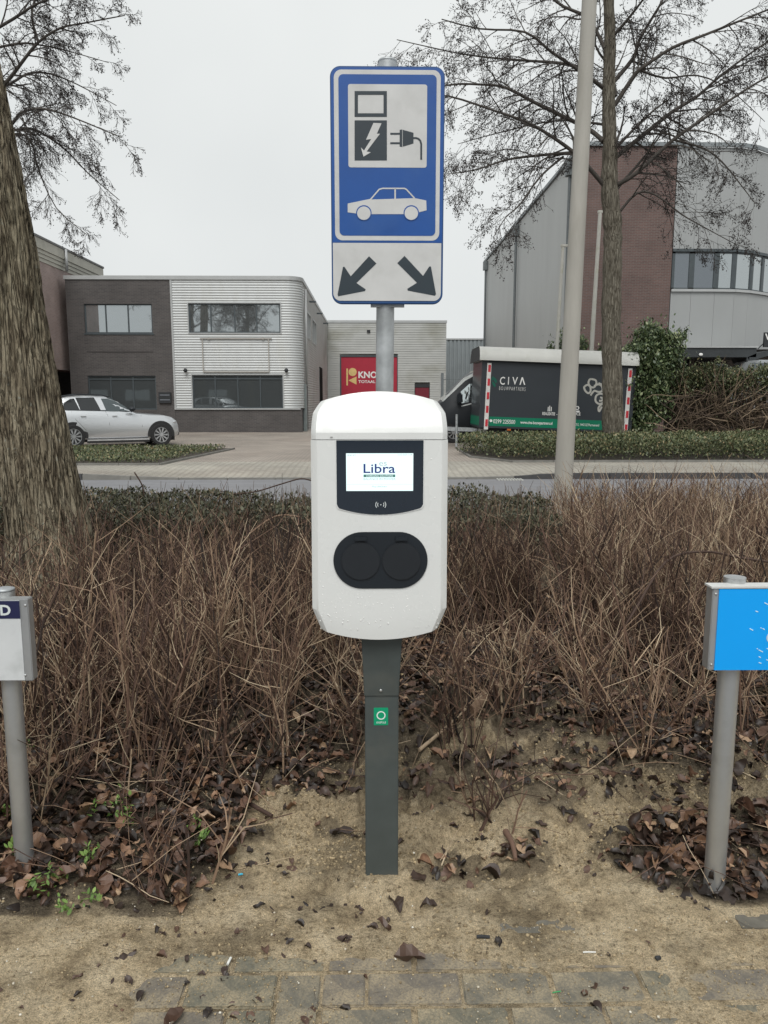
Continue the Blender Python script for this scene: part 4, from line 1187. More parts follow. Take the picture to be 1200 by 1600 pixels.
M_brickR = MBrick('dark_red_brick', (0.135, 0.078, 0.068), (0.102, 0.062, 0.056), (0.145, 0.122, 0.112))
k = wall_xz(MB(), XW - .02, XB1, ZS, zRt, YRB); k.quad((XW - .02, YRB, ZS), (XW - .02, YRB, zRt), (XW - .02, YRB + .3, zRt), (XW - .02, YRB + .3, ZS)); k.build('brick_wall', M_brickR, tb, fixn=False)
plan = []
for px_, Y_ in ((1051, 32.0), (1083, 32.0), (1120, 32.0), (1151, 32.08), (1173, 32.35), (1196, 33.0), (1225, 34.2), (1262, 36.2), (1310, 39.5), (1370, 44)):
    plan.append((P(px_, 400, Y_).x, Y_))
M_panel = M('silver_grey_panel', (0.335, 0.345, 0.345), .42, .25, .04, .7, stretch=(1, 1, .3))
zw_b, zw_t = P(1100, 454, YRB).z, P(1100, 391, YRB).z
zcan = P(1100, 546, YRB).z
def panel(p, q, za, zb, name='panel', mat=M_panel, off=0.0, t=.06, g=.004):
    p, q = Vector((*p, 0)), Vector((*q, 0)); d = (q - p).normalized(); n_ = Vector((d.y, -d.x, 0))
    a, b_ = p + d * g + n_ * off, q - d * g + n_ * off
    k = MB(); k.prism([(a.x, a.y, za), (b_.x, b_.y, za), (b_.x, b_.y, zb), (a.x, a.y, zb)], -n_ * t)
    return k
for p_, q_ in zip(plan[:-1], plan[1:]):
    panel(p_, q_, zw_t + .05, zRt - .02).build('panel', M_panel, tb)
    panel(p_, q_, zcan, zw_b - .05).build('panel', M_panel, tb)
    panel(p_, q_, zw_t - .06, zw_t + .05, off=.06, g=-.005).build('window_head', M_steeldark, tb)
    panel(p_, q_, zw_b - .05, zw_b + .05, off=.09, g=-.005).build('window_sill', M_trim, tb)
    panel(p_, q_, zRt - .02, zRt + .14, off=.10, g=-.01).build('roof_edge', M_edgeblue, tb)
wp = []
for px_, Y_ in ((1051, 32.0), (1082, 32.0), (1121, 32.0), (1149, 32.06), (1177, 32.4), (1194, 32.95), (1225, 34.2), (1262, 36.2), (1310, 39.5), (1370, 44)):
    wp.append((P(px_, 400, Y_).x, Y_))
for i, (p_, q_) in enumerate(zip(wp[:-1], wp[1:])):
    f_ = MB(); a, b_ = Vector((*p_, 0)), Vector((*q_, 0)); d = (b_ - a).normalized(); n_ = Vector((d.y, -d.x, 0))
    for c_ in (a, b_ - d * .11):
        f_.prism([(c_.x, c_.y, zw_b + .05), ((c_ + d * .11).x, (c_ + d * .11).y, zw_b + .05), ((c_ + d * .11).x, (c_ + d * .11).y, zw_t - .06), (c_.x, c_.y, zw_t - .06)], -n_ * .08)
    for za_, zb2 in ((zw_b + .05, zw_b + .11), (zw_t - .12, zw_t - .06)): f_.prism([(a.x, a.y, za_), (b_.x, b_.y, za_), (b_.x, b_.y, zb2), (a.x, a.y, zb2)], -n_ * .075)
    w = f_.build('window', M_steeldark, tb)
    panel(p_, q_, zw_b + .04, zw_t - .05, off=-.03, t=.02).build('pane', M_glass_hi if i > 1 else MATS.setdefault('tall_glass', MGlass('tinted_glass', (.2, .22, .24), .8)), w)
MB().box(XW - .12, XB1 + .02, YRB - .08, YRB + .3, zRt, zRt + .15).build('roof_edge', M_edgeblue, tb)
# ground floor below the overhang
k = wall_xz(MB(), XB1, P(1400, 560, 36).x, ZS, zcan, YRB + 2.2)
k.build('ground_floor_wall', MBrick('buff_brick', (.22, .185, .16), (.17, .15, .13), (.17, .16, .15)), tb, fixn=False)
k = MB(); k.box(XB1, P(1400, 560, 36).x, YRB + .05, YRB + 2.2, zcan - .02, zcan + .02); k.build('soffit', M_roof, tb)
def gfx(px): return P(px, 565, YRB + 2.15).x
for a_, b_, m_ in ((1058, 1078, M_glass_lo), (1090, 1111, M_blackmat), (1117, 1133, M_glass_lo)):
    window_xz(tb, gfx(a_), gfx(b_), ZS + .3, zcan - .1, YRB + 2.1, [], m_, frame=M('buff_frame', (.3, .27, .23), .6))
# curved wall parapet roof sheet
k = MB(); k.add([(XW, YRB, zRt - .03), (XB1, YRB, zRt - .03)] + [(p[0], p[1], zRt - .03) for p in plan] + [(plan[-1][0], yend, zRt - .03), (XW, yend, zRt - .03)], [tuple(range(len(plan) + 4))]); k.build('roof', M_roof, tb, fixn=False)
k = MB(); k.add([(XW, yend, ZS), (plan[-1][0], yend, ZS), (plan[-1][0], yend, zRt), (XW, yend, zRt), (plan[-1][0], plan[-1][1], ZS), (plan[-1][0], plan[-1][1], zRt)], [(0,1,2,3), (1,4,5,2)]); k.build('rear_wall', M_flank, tb, fixn=False)
# dark entrance canopy with post
cn = thing('entrance_canopy', (P(1120, 550, 30.6).x, 30.6, ZS), 'long black entrance canopy below the silver panels on the right', 'canopy')
YC = 30.4
c0, c1 = P(1066, 550, YC), P(1182, 550, YC)
M_can = M('black_canopy_metal', (.035, .040, .043), .5, .1)
MB().box(c0.x, c1.x, YC, YRB + 1.0, P(1100, 558, YC).z, P(1100, 543.5, YC).z).build('fascia', M_can, cn)
MB().box(c0.x - .05, c1.x + .05, YC - .05, YRB - .08, P(1100, 543.5, YC).z + .003, P(1100, 542, YC).z + .03).build('canopy_edge', M_trim, cn)
k = MB()
arc_pts = [P(*q, YC) for q in ((1168, 558), (1182, 552), (1198, 548), (1230, 546), (1260, 548), (1260, 556), (1230, 553), (1200, 556), (1186, 560), (1172, 566))]
k.prism(arc_pts, (0, 1.4, 0)); k.build('arched_roof', M_can, cn)
MB().box(P(1166, 570, YC).x, P(1170, 570, YC).x, YC, YC + .1, ZS, P(1166, 558, YC).z).build('post', M_can, cn)
lt = P(1095, 554, YC - .02); k = MB(); k.ball((lt.x, YC - .03, lt.z), .06, sx=1.4, sy=.4); k.build('lamp', M('lamp_white', (.8, .8, .78), .3), cn, smooth=True)
# logo box on the canopy at the frame's edge
lb = thing('logo_sign', (P(1203, 530, YC).x, YC, P(1200, 543, YC).z), 'small black sign with a white letter standing on the canopy at the right edge', 'sign')
a_, b_ = P(1195.5, 542, YC), P(1222, 519, YC)
MB().box(a_.x, b_.x, YC + .1, YC + .2, a_.z, b_.z).build('sign_board', M_blackmat, lb)
text('W', M_lw, 'lettering', lb, P(1197, 530, YC).x, P(1212, 530, YC).x, P(1200, 531, YC).z, P(1200, 521, YC).z, YC + .098, .01, bold=.02)
k = MB(); k.cyl(P(1184, 545, YC + .3), P(1196, 534, YC + .15), .02, 6); k.build('bracket', M_can, lb)
# white parasol edge / parked car roofs under the canopy
vr = thing('parked_van_roof', (P(1195, 575, 29.5).x, 29.6, ZS), 'light grey vehicle half hidden behind the hedge at the right edge', 'vehicle')
k = MB(); q0, q1 = P(1172, 585, 29.5), P(1300, 585, 29.5)
k.prism([(q0.x, 29.5, ZS + .3), (q1.x, 29.5, ZS + .3), (q1.x, 29.5, P(1200, 563, 29.5).z), (P(1185, 563, 29.5).x, 29.5, P(1200, 562, 29.5).z), (q0.x + .1, 29.5, P(1175, 578, 29.5).z)], (0, 1.9, 0)); k.build('body', M('pale_body_paint', (.35, .37, .38), .35), vr, bevel=.05)
for a_, b_ in ((1175, 1183), (1185, 1215)):
    MB().box(P(a_, 570, 29.5).x, P(b_, 570, 29.5).x, 29.47, 29.499, P(1200, 577, 29.5).z, P(1200, 567, 29.5).z).build('window', M_glass_lo, vr)

# ================================================================== FLAG POLES, LAMP POST
M_pole = M('weathered_white_pole', (0.46, 0.45, 0.41), .5, 0, .06, 3, dirt=(.30, .30, .17), dscale=2, damt=.7)
for (bpx, bpy_, tpx, tpy, wpx_, lab) in ((869, 552, 878, 386, 6.0, 'shorter white flag pole with a top arm left of the lamp post'), (922, 560, 937.5, 333, 7.0, 'taller white flag pole between the lamp post and the street tree')):
    Yp = 27.8
    b0 = P(bpx, bpy_, Yp); t0 = P(tpx, tpy, Yp); xm_ = (b0.x + t0.x) / 2
    fp = thing('flag_pole', (xm_, Yp, ZS), lab, 'flag pole', 'white flag poles in front of the tall building')
    k = MB(); r0 = wpx_ / 2 / FPX * Yp; k.cyl((xm_ - .12, Yp, ZS), (xm_ + .08, Yp, t0.z), r0 * 1.1, 12, r0 * .75); k.build('pole', M_pole, fp, smooth=True, angle=.8)
    k = MB(); k.box(xm_ + .0, xm_ + .36, Yp - .05, Yp + .05, t0.z, t0.z + .09); k.build('top_arm', M_pole, fp, bevel=.01)
M_lampc = M('lamp_post_concrete', (0.37, 0.355, 0.32), .8, 0, .10, 2.5, .12, 60, dirt=(.25, .235, .20), dscale=1.3, damt=.7, stretch=(3, 3, .5))
Yl = 9.8
lb0, lt0 = P(879, 775, Yl), P(921, 0, Yl)
lpst = thing('lamp_post', (lb0.x, Yl, ZR), 'tall tapering grey street lamp post behind the hedge on the right', 'lamp post')
r0 = 14.3 / FPX * (Yl + .1); r1 = 10.8 / FPX * (Yl * math.cos(PITCH)) * 1.0
h_ = lt0.z
dx = (lt0.x - lb0.x) / (lt0.z - lb0.z)
k = MB(); k.tube([(lb0.x - dx * (lb0.z - ZR + .3), Yl, ZR - .3), lb0, lt0, lt0 + (lt0 - lb0) * .75], [r0 * 1.02, r0, r1, r1 * .62], 28); k.build('shaft', M_lampc, lpst, smooth=True, angle=.8)
tt = lt0 + (lt0 - lb0) * .75
k = MB(); k.tube([tt, tt + Vector((0, .5, .35)), tt + Vector((0, 1.4, .45))], [.05, .045, .04], 10); k.build('lamp_arm', M_galv, lpst, smooth=True)
k = MB(); k.ball((tt.x, tt.y + 1.7, tt.z + .42), .32, sx=.5, sz=.25, nu=16, nv=8); k.build('lamp_head', M_trim, lpst, smooth=True)

# ================================================================== VEHICLES
M_tyre = M('tyre_rubber', (.018, .018, .019), .8, 0, .1, 20)
M_rim = M('alloy_rim', (.55, .56, .57), .3, .7)
M_under = M('underbody_black', (.02, .02, .021), .7)
M_silver = M('silver_car_paint', (0.66, 0.68, 0.70), 0.30, .6, .01, 1, coat=.6)
M_carglass = MGlass('car_glass', (.10, .12, .125), .55); M_privacy = MGlass('privacy_glass', (.045, .048, .05), .5)
def wheel(parent, x, y, zc, r, w, spokes=10, side=-1, rimr=.68):
    t = MB(); n = 36
    prof = [(r * rimr, -w/2), (r * .93, -w/2), (r, -w/2 + .04), (r, w/2 - .04), (r * .93, w/2), (r * rimr, w/2)]
    for i in range(n):
        a = 2 * PI * i / n
        t.v += [(x + q * math.cos(a), y + d, zc + q * math.sin(a)) for q, d in prof]; t.t += [0] * 6
    for i in range(n):
        for q in range(6): t.f.append((i*6+q, i*6+(q+1)%6, ((i+1)%n)*6+(q+1)%6, ((i+1)%n)*6+q))
    ty = t.build('wheel', M_tyre, parent, local=True, smooth=True, angle=.5)
    k = MB(); yo = y + side * (w/2 - .02)
    for i in range(n):      # rim ring
        a0, a1 = 2*PI*i/n, 2*PI*(i+1)/n
        k.prism([(x + q*math.cos(a), yo, zc + q*math.sin(a)) for q, a in ((r*rimr, a0), (r*rimr*.93, a0), (r*rimr*.93, a1), (r*rimr, a1))], (0, -side*.05, 0))
    for i in range(spokes):
        a = 2*PI*i/spokes; 
        for da in (-.07, .07):
            u = Vector((math.cos(a + da), 0, math.sin(a + da))); pv_ = Vector((-u.z, 0, u.x)) * .011 * r / .37
            c_ = Vector((x, yo, zc))
            k.prism([c_ + u*r*.12 + pv_, c_ + u*r*rimr*.95 + pv_, c_ + u*r*rimr*.95 - pv_, c_ + u*r*.12 - pv_], (0, -side*.03, 0))
    k.cyl((x, yo + side*.01, zc), (x, yo - side*.04, zc), r*.15, 14)
    k.build('rim', M_rim, ty, local=True)
    MB().cyl((x, yo - side*.055, zc), (x, yo - side*.06, zc), r*rimr*.95, 24).build('brake_disc', M_under, ty, local=True)
    return ty
def loft_car(parent, mat, st, name='body'):
    """st: stations (x, z_sill, z_belt, w_belt, z_roof, w_roof); faces -Y and +Y symmetric"""
    k = MB(); rows = []
    for (x, zs, zb, wb, zr, wr) in st:
        zsh = zb - .16
        half = [(wb * .90, zs), (wb * .975, zs + .10), (wb, zs + (zsh - zs) * .5), (wb * .995, zsh), (wb * .955, zb), (wr + (wb*.955 - wr) * .45, zb + (zr - zb) * .62), (wr, zr - .035 if zr - zb > .1 else zr - .012), (wr * .82, zr - .004), (wr * .4, zr + .012), (0, zr + .016)]
        ring = [(x, -y, z) for y, z in half] + [(x, y, z) for y, z in half[-2::-1]]
        rows.append(ring)
    n = len(rows[0])
    for r_ in rows: k.v += r_; k.t += [0] * n
    for i in range(len(rows) - 1):
        for j in range(n - 1): k.f.append((i*n+j, i*n+j+1, (i+1)*n+j+1, (i+1)*n+j))
        k.f.append((i*n+n-1, i*n, (i+1)*n, (i+1)*n+n-1))
    k.f.append(tuple(range(n))); k.f.append(tuple((len(rows)-1)*n + j for j in range(n))[::-1])
    return k.build(name, mat, parent, local=True, smooth=True, angle=math.radians(34))
def side_interp(st, x, z):
    xs = [s[0] for s in st]; g_ = [np.interp(x, xs, [s[i] for s in st]) for i in range(1, 6)]
    zs, zb, wb, zr, wr = g_; zsh = zb - .16
    zz = [zs, zs + .10, zs + (zsh - zs) * .5, zsh, zb, zb + (zr - zb) * .62, zr - .035]
    ww = [wb*.90, wb*.975, wb, wb*.995, wb*.955, wr + (wb*.955 - wr)*.45, wr]
    return float(np.interp(z, zz, ww))
def side_patch(k, st, poly, off=.006, side=-1, dep=.01):
    """a pane or strip that follows the curved body side"""
    bm = bmesh.new(); bm.faces.new([bm.verts.new((x, 0, z)) for x, z in poly])
    xs_ = [q[0] for q in poly]; zs_ = [q[1] for q in poly]
    cuts = [s_[0] for s_ in st if min(xs_) < s_[0] < max(xs_)] + list(np.linspace(min(xs_), max(xs_), 6)[1:-1])
    for c_ in cuts: bmesh.ops.bisect_plane(bm, geom=bm.verts[:] + bm.edges[:] + bm.faces[:], plane_co=(c_, 0, 0), plane_no=(1, 0, 0))
    for c_ in np.linspace(min(zs_), max(zs_), 7)[1:-1]: bmesh.ops.bisect_plane(bm, geom=bm.verts[:] + bm.edges[:] + bm.faces[:], plane_co=(0, 0, c_), plane_no=(0, 0, 1))
    bm.verts.index_update(); vs = [Vector((v.co.x, side * (side_interp(st, v.co.x, v.co.z) + off), v.co.z)) for v in bm.verts]
    n_ = len(vs); fs = [tuple(v.index for v in f.verts) for f in bm.faces]
    rimf = [(e.verts[0].index, e.verts[1].index, e.verts[1].index + n_, e.verts[0].index + n_) for e in bm.edges if len(e.link_faces) == 1]
    bm.free()
    k.add(vs + [v - Vector((0, side * dep, 0)) for v in vs], fs + [tuple(i + n_ for i in f[::-1]) for f in fs] + rimf)
# silver estate car in front of the office; its own frame: x forward from the front axle, wheels on z=0
fwp, rwp = G(253, 696.5 - 4, ZS), G(122.5, 700.5 - 4, ZS)
fwp = Vector((-.2708 * 25.8, 25.8, ZS)); rwp = Vector((-.381 * 24.5, 24.5, ZS))
head = math.atan2(fwp.y - rwp.y, fwp.x - rwp.x)
fwp = fwp + Vector((-math.sin(head), math.cos(head), 0)) * .88
car = thing('parked_car', fwp, 'silver estate car parked beside the office, its tail behind the tree trunk', 'car', rz=head); car.scale = (.95, 1, 1)
st = [(-3.78, .42, 1.0, .80, 1.10, .70), (-3.70, .34, 1.08, .86, 1.30, .68), (-3.50, .32, 1.12, .90, 1.54, .66), (-3.0, .30, 1.12, .93, 1.62, .66), (-2.4, .26, 1.11, .945, 1.645, .66), (-1.75, .25, 1.09, .945, 1.62, .66), (-1.35, .25, 1.08, .94, 1.46, .66), (-.98, .25, 1.07, .935, 1.20, .70),
      (-.80, .25, 1.04, .93, 1.085, .74), (-.35, .26, 1.00, .925, 1.045, .72), (.15, .29, .97, .91, 1.01, .74), (.42, .31, .90, .87, .95, .72), (.58, .33, .80, .80, .85, .68), (.67, .36, .66, .70, .70, .6)]
for y_ in (-.81, .81):
    pass
body = loft_car(car, M_silver, st)
def zc6(X, Z): return ((X - 980) / 273.0, (583 - Z) / 278.0)
for sd in (-1, 1):
    for poly, mt in (([(458,150),(515,150),(580,172),(645,205),(690,236),(700,264),(492,262)], M_carglass), ([(238,142),(398,140),(445,256),(268,249)], M_privacy), ([(130,190),(195,152),(225,150),(262,248),(128,250)], M_privacy)):
        k = MB(); side_patch(k, st, [zc6(*p) for p in poly], .004, sd, .012); k.build('side_window', mt, car, local=True)
    k = MB()
    for poly in ([(105,252),(750,268),(750,258),(108,243)],):
        side_patch(k, st, [zc6(*p) for p in poly], .004, sd, .012)
    k.build('window_trim', M_black, car, local=True)
    for xx in (-.0, -2.87):       # black arch liners with an open ring round each wheel
        k = MB(); R0, R1 = .46, .36
        for i in range(16):
            a0, a1 = [math.radians(-8 + 196 * q / 16) for q in (i, i + 1)]
            pts = [(xx + r*math.cos(a), .37 + r*math.sin(a)) for r, a in ((R0, a0), (.02, a0), (.02, a1), (R0, a1))]
            k.prism([Vector((x_, sd*(.93 + .004), z_)) for x_, z_ in pts], (0, -sd*.03, 0))
        k.build('wheel_arch', M_under, car, local=True)
        wheel(car, xx, sd * .845, .37, .37, .24, 10, sd)
    k = MB(); k.box(-2.45, -.42, sd*.93 - .02, sd*.93 + .02, .22, .265); k.build('side_sill', M('sill_chrome', (.6, .6, .6), .3, .5), car, local=True)
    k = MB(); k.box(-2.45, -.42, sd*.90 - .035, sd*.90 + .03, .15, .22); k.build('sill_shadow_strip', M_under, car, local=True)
    for xx in (-1.62, -2.62):
        k = MB(); k.box(xx, xx + .17, sd*.955 - .014, sd*.955 + .014, .955 + .03, .985 + .03); k.build('door_handle', M_rim, car, local=True, bevel=.006)
    k = MB()
    for pl in ([(482,262),(500,300),(512,380),(520,500)], [(190,262),(220,330),(300,420),(330,500)], [(800,300),(806,400),(800,495)]):
        for a_, b_ in zip(pl[:-1], pl[1:]):
            a_, b_ = zc6(*a_), zc6(*b_)
            ya, yb_ = sd*(side_interp(st, *a_) + .001), sd*(side_interp(st, *b_) + .001)
            k.tube([(a_[0], ya, a_[1]), (b_[0], yb_, b_[1])], .005, 4)
    k.build('door_gap', M_under, car, local=True)
    p_ = zc6(715, 250); k = MB(); k.ball((p_[0], sd*1.02, p_[1] + .02), .13, sx=.9, sy=.8, sz=.62, nu=12, nv=8); k.tube([(p_[0], sd*.9, p_[1] - .06), (p_[0], sd*.98, p_[1] - .03)], .03, 6); k.build('mirror', M_black, car, local=True, smooth=True)
    k = MB(); k.tube([(-3.2, sd*.62, 1.60), (-2.6, sd*.64, 1.69), (-1.9, sd*.64, 1.675), (-1.65, sd*.64, 1.61)], .018, 6); k.build('roof_rail', M_black, car, local=True, smooth=True)
    k = MB(); k.ball((.45, sd*.74, .78), .13, sx=1.0, sy=.9, sz=.55, nu=12, nv=8); k.build('headlight', MGlass('lamp_glass', (.6, .62, .64), .6, .1), car, local=True, smooth=True)
k = MB(); k.prism([(-1.66, -.56, 1.60), (-.92, -.62, 1.16), (-.92, .62, 1.16), (-1.66, .56, 1.60)], (.012, 0, .016)); k.build('windscreen', M_carglass, car, local=True)
k = MB(); k.box(.60, .71, -.62, .62, .33, .5); k.build('front_grille', M_black, car, local=True, bevel=.02)
k = MB(); k.box(-3.6, .5, -.78, .78, .18, .32); k.build('underbody', M_under, car, local=True)

# dark delivery van, nose to the left, mostly behind the trailer
YV = 27.2
def v3(X, Z): return P(670 + X / 5.217, 540 + Z / 5.217, YV)
vn0 = v3(100, 470)
van = thing('delivery_van', (v3(200, 800).x, YV + 1.0, ZS), 'black panel van with a sloping windscreen parked behind the trailer', 'van')
vst = []
def vx(X): return v3(X, 500).x - van.location.x
def vz(Z): return v3(200, Z).z - ZS
vst = [(vx(88), .45, .9, .80, vz(480), .70), (vx(100), .36, 1.1, .92, vz(462), .78), (vx(118), .34, 1.15, .98, vz(450), .84), (vx(200), .34, 1.3, 1.0, vz(362), .80), (vx(280), .34, 1.35, 1.01, vz(282), .80), (vx(345), .34, 1.36, 1.01, vz(226), .82), (vx(400), .34, 1.36, 1.01, vz(200), .84), (vx(470), .34, 1.36, 1.01, vz(192), .86), (vx(1300), .34, 1.36, 1.01, vz(190), .87), (vx(1330), .36, 1.36, .98, vz(196), .84)]
M_vanp = M('black_van_paint', (.016, .019, .023), .45, 0, .02, 1, spec=.35)
loft_car(van, M_vanp, vst)
k = MB(); side_patch(k, vst, [(vx(262), vz(375)), (vx(330), vz(312)), (vx(410), vz(306)), (vx(405), vz(425)), (vx(322), vz(462)), (vx(268), vz(470))], .006, -1, .02); 
wn_ = k.build('side_window', MGlass('van_glass', (.55, .60, .60), .9), van, local=True)
k = MB(); side_patch(k, vst, [(vx(340), vz(310)), (vx(347), vz(310)), (vx(335), vz(455)), (vx(328), vz(458))], .02, -1, .02); k.build('window_post', M_black, van, local=True)
k = MB(); k.prism([(vx(122) - .02, -.80, vz(449) + .0), (vx(395) - .02, -.74, vz(203)), (vx(395) - .02, .74, vz(203)), (vx(122) - .02, .80, vz(449))], (-.02, 0, .02)); k.build('windscreen', MGlass('van_windscreen', (.75, .78, .78), .9), van, local=True)
k = MB(); side_patch(k, vst, [(vx(108), vz(452)), (vx(120), vz(456)), (vx(300), vz(284)), (vx(425), vz(214)), (vx(425), vz(190)), (vx(286), vz(262))], .014, -1, .02); k.build('pillar_glint_band', M('trim_and_glint_grey', (.60, .62, .61), .4), van, local=True)  # pale band: pillar plus the windscreen's bright edge-on reflection, painted in as colour
k = MB(); side_patch(k, vst, [(vx(265), vz(490)), (vx(400), vz(455)), (vx(400), vz(464)), (vx(268), vz(498))], .008, -1, .02); k.build('belt_trim', M('trim_and_glint_grey', (.60, .62, .61), .4), van, local=True)
k = MB(); mx_ = vx(248); k.box(mx_ - .09, mx_ + .09, -1.25, -1.0, vz(470), vz(388)); k.build('mirror', M_black, van, local=True, bevel=.04)
wheel(van, vx(205), -.87, .36, .36, .24, 8, -1, .6); wheel(van, vx(205), .87, .36, .36, .24, 8, 1, .6); wheel(van, vx(1050), -.87, .36, .36, .24, 8, -1, .6); wheel(van, vx(1050), .87, .36, .36, .24, 8, 1, .6)
k = MB(); k.box(vx(110), vx(1300), -.85, .85, .2, .36); k.build('underbody', M_under, van, local=True)

# site-hut trailer, tilted a little nose-up
YT = 24.6
t0 = P(748, 668, YT)
tr = thing('site_trailer', (t0.x, YT, ZS), 'black box trailer with pale rounded roof, white firm lettering and green bottom band', 'trailer')
TILT = math.radians(2.1); ORG = Vector((t0.x, YT, t0.z))
RT = Matrix.Rotation(TILT, 3, 'Y')
sc_ = YT * 1.0 / FPX
def tloc(px, py):    # photo point -> metres along and up the tilted side
    q = P(px, py, YT) - ORG; q = RT.inverted() @ q; return q.x, q.z
class TB(MB):
    def place(s): s.v = [tuple(RT @ Vector(v) + ORG) for v in s.v]; return s
LT = tloc(986, 676)[0]; HT = tloc(760, 562)[1] 
DT = 2.1
M_tbody = M('anthracite_trailer_side', (.030, .036, .043), .4, 0, .05, 2, coat=.15)
k = TB(); k.box(0.0, LT, 0.0, DT, 0.0, HT); k.place().build('box_body', M_tbody, tr)
# panel joints as thin proud battens at the corners
M_troof = M('pale_trailer_roof', (0.52, 0.52, 0.49), .5, 0, .05, 2, dirt=(.3, .3, .24), dscale=1.5, damt=.5)
k = TB(); npt = 10
prof_r = [(-.14, HT - .02)] + [(-.14 + .38 * (1 - math.cos(PI/2*i/npt)), HT - .02 + .44 * math.sin(PI/2*i/npt)) for i in range(1, npt + 1)]
prof_r += [(DT - p[0], p[1]) for p in prof_r[::-1]]
prof_in = prof_r
for x_ in (-.10, LT + .04):
    for y_, z_ in prof_r: k.v.append((x_, y_, z_)); k.t.append(0)
n = len(prof_r)
for i in range(n - 1): k.f.append((i, i+1, n+i+1, n+i))
k.f += [(0, n, 2*n-1, n-1)]
k.place().build('roof', M_troof, tr, smooth=True, angle=.7, fixn=True)
k = TB(); k.prism([(-.102, y_ * .985 + .016, z_ - .02) for y_, z_ in prof_r], (.02, 0, 0)); k.place().build('roof_end', M_blackmat, tr)
k = TB(); k.prism([(LT + .025, y_ * .985 + .016, z_ - .02) for y_, z_ in prof_r], (.02, 0, 0)); k.place().build('roof_end', M_blackmat, tr)
k = TB(); k.box(.20, LT, -.03, -.002, HT - .07, HT - .01); k.place().build('gutter', M_black, tr)
M_tgreen = M('trailer_green_band', (0.0, .17, .09), .4, 0, .04, 2)
ga = tloc(770, 651)[1]; gb = tloc(770, 666)[1] + .01
k = TB(); k.box(.32, LT - .42, -.006, -.001, gb, ga); k.place().build('green_band', M_tgreen, tr)
k = TB(); k.box(-.006, -.001, .02, DT - .02, gb, ga); k.place().build('green_band', M_tgreen, tr)
M_stripw = M('reflective_white_strip', (.66, .64, .62), .4); M_stripr = M('reflective_red', (.52, .03, .045), .4)
for x_ in (.20, LT - .22):
    k = TB(); k.box(x_ - .04, x_ + .09, -.035, -.003, -.05, HT - .10); sw = k.place().build('reflective_strip', M_stripw, tr)
    for i in range(5):
        z_ = .05 + i * (HT - .3) / 4.3
        k = TB(); k.box(x_ - .005, x_ + .075, -.042, -.0355, z_, z_ + .22); k.place().build('red_block', M_stripr, sw)
def ttext(s, pa, pb, mat, name='side_lettering', bold=.01):
    (xa, za), (xb, zb) = tloc(*pa), tloc(*pb)
    o = text(s, mat, name, None, min(xa, xb), max(xa, xb), min(za, zb), max(za, zb), -.007, .003, bold=bold)
    co = [RT @ v.co + ORG for v in o.data.vertices]; off = root_loc(tr)
    for v, c_ in zip(o.data.vertices, co): v.co = c_ - off
    o.parent = tr; return o
def z2(X, Z): return (670 + X / 5.217, 540 + Z / 5.217)
ttext('C', z2(578, 318), z2(622, 255), M_lw); ttext('I', z2(644, 318), z2(655, 256), M_lw); ttext('V', z2(678, 318), z2(727, 257), M_lw)
k = TB(); a_ = [tloc(*z2(x, z)) for x, z in ((738,320),(757,258),(767,258),(786,320),(776,320),(762,274),(748,320))]
k.prism([(x_, -.008, z_) for x_, z_ in a_], (0, .004, 0)); k.place().build('side_lettering', M_lw, tr)
ttext('B O U W P A R T N E R S', z2(573, 362), z2(788, 340), M_lw, bold=-.01)
ttext('0299 225500', z2(524, 633), z2(705, 606), M_lw, bold=.01)
ttext('www.civa-bouwpartners.nl', z2(745, 644), z2(1008, 622), M_lw, bold=.02)
ttext('REALISATIE  -', z2(925, 566), z2(1048, 545), M_lw, bold=.02)
ttext('SERVICE', (888, 648.5), (907, 644.5), M_lw, bold=.02)
ttext('weg 33 E, 1442 LE Purmerend', (890, 666), (936, 662.5), M_lw, bold=.01)
q = tloc(*z2(506, 612)); k = TB(); k.prism([(q[0] + .045 * math.cos(t), -.009, q[1] + .045 * math.sin(t)) for t in np.linspace(0, 2*PI, 17)[:-1]], (0, .004, 0)); k.place().build('phone_symbol', M_lw, tr)
k = TB()
for X in (968, 980, 993):
    a_, b_ = tloc(*z2(X, 536)), tloc(*z2(X + 9, 500 if X != 980 else 490)); k.box(a_[0], b_[0], -.009, -.004, a_[1], b_[1])
k.place(); stuff(k.build('building_symbol', M_lw, tr))
k = TB(); a_ = tloc(902, 637.5); 
for i in range(16):
    a0, a1 = 2*PI*i/16, 2*PI*(i+1)/16
    k.prism([(a_[0] + r*math.cos(t), -.009, a_[1] + r*math.sin(t)) for r, t in ((.035, a0), (.062, a0), (.062, a1), (.035, a1))], (0, .004, 0))
k.prism([(a_[0] - .09, -.009, a_[1] - .13), (a_[0] + .09, -.009, a_[1] - .13), (a_[0] + .07, -.009, a_[1] - .08), (a_[0] - .09, -.009, a_[1] - .09)], (0, .004, 0))
k.place().build('service_symbol', M_lw, tr)
M_logo = M('dark_green_logo', (0.0, .10, .065), .4)
for q in ([(508,270),(525,250),(552,275),(556,300),(545,305),(525,275),(512,290)], [(512,300),(526,290),(545,318),(545,335),(532,338),(520,318)]):
    k = TB(); a_ = [tloc(*z2(x, z)) for x, z in q]; k.prism([(x_, -.0075, z_) for x_, z_ in a_], (0, .004, 0)); k.place().build('logo_mark', M_logo, tr)
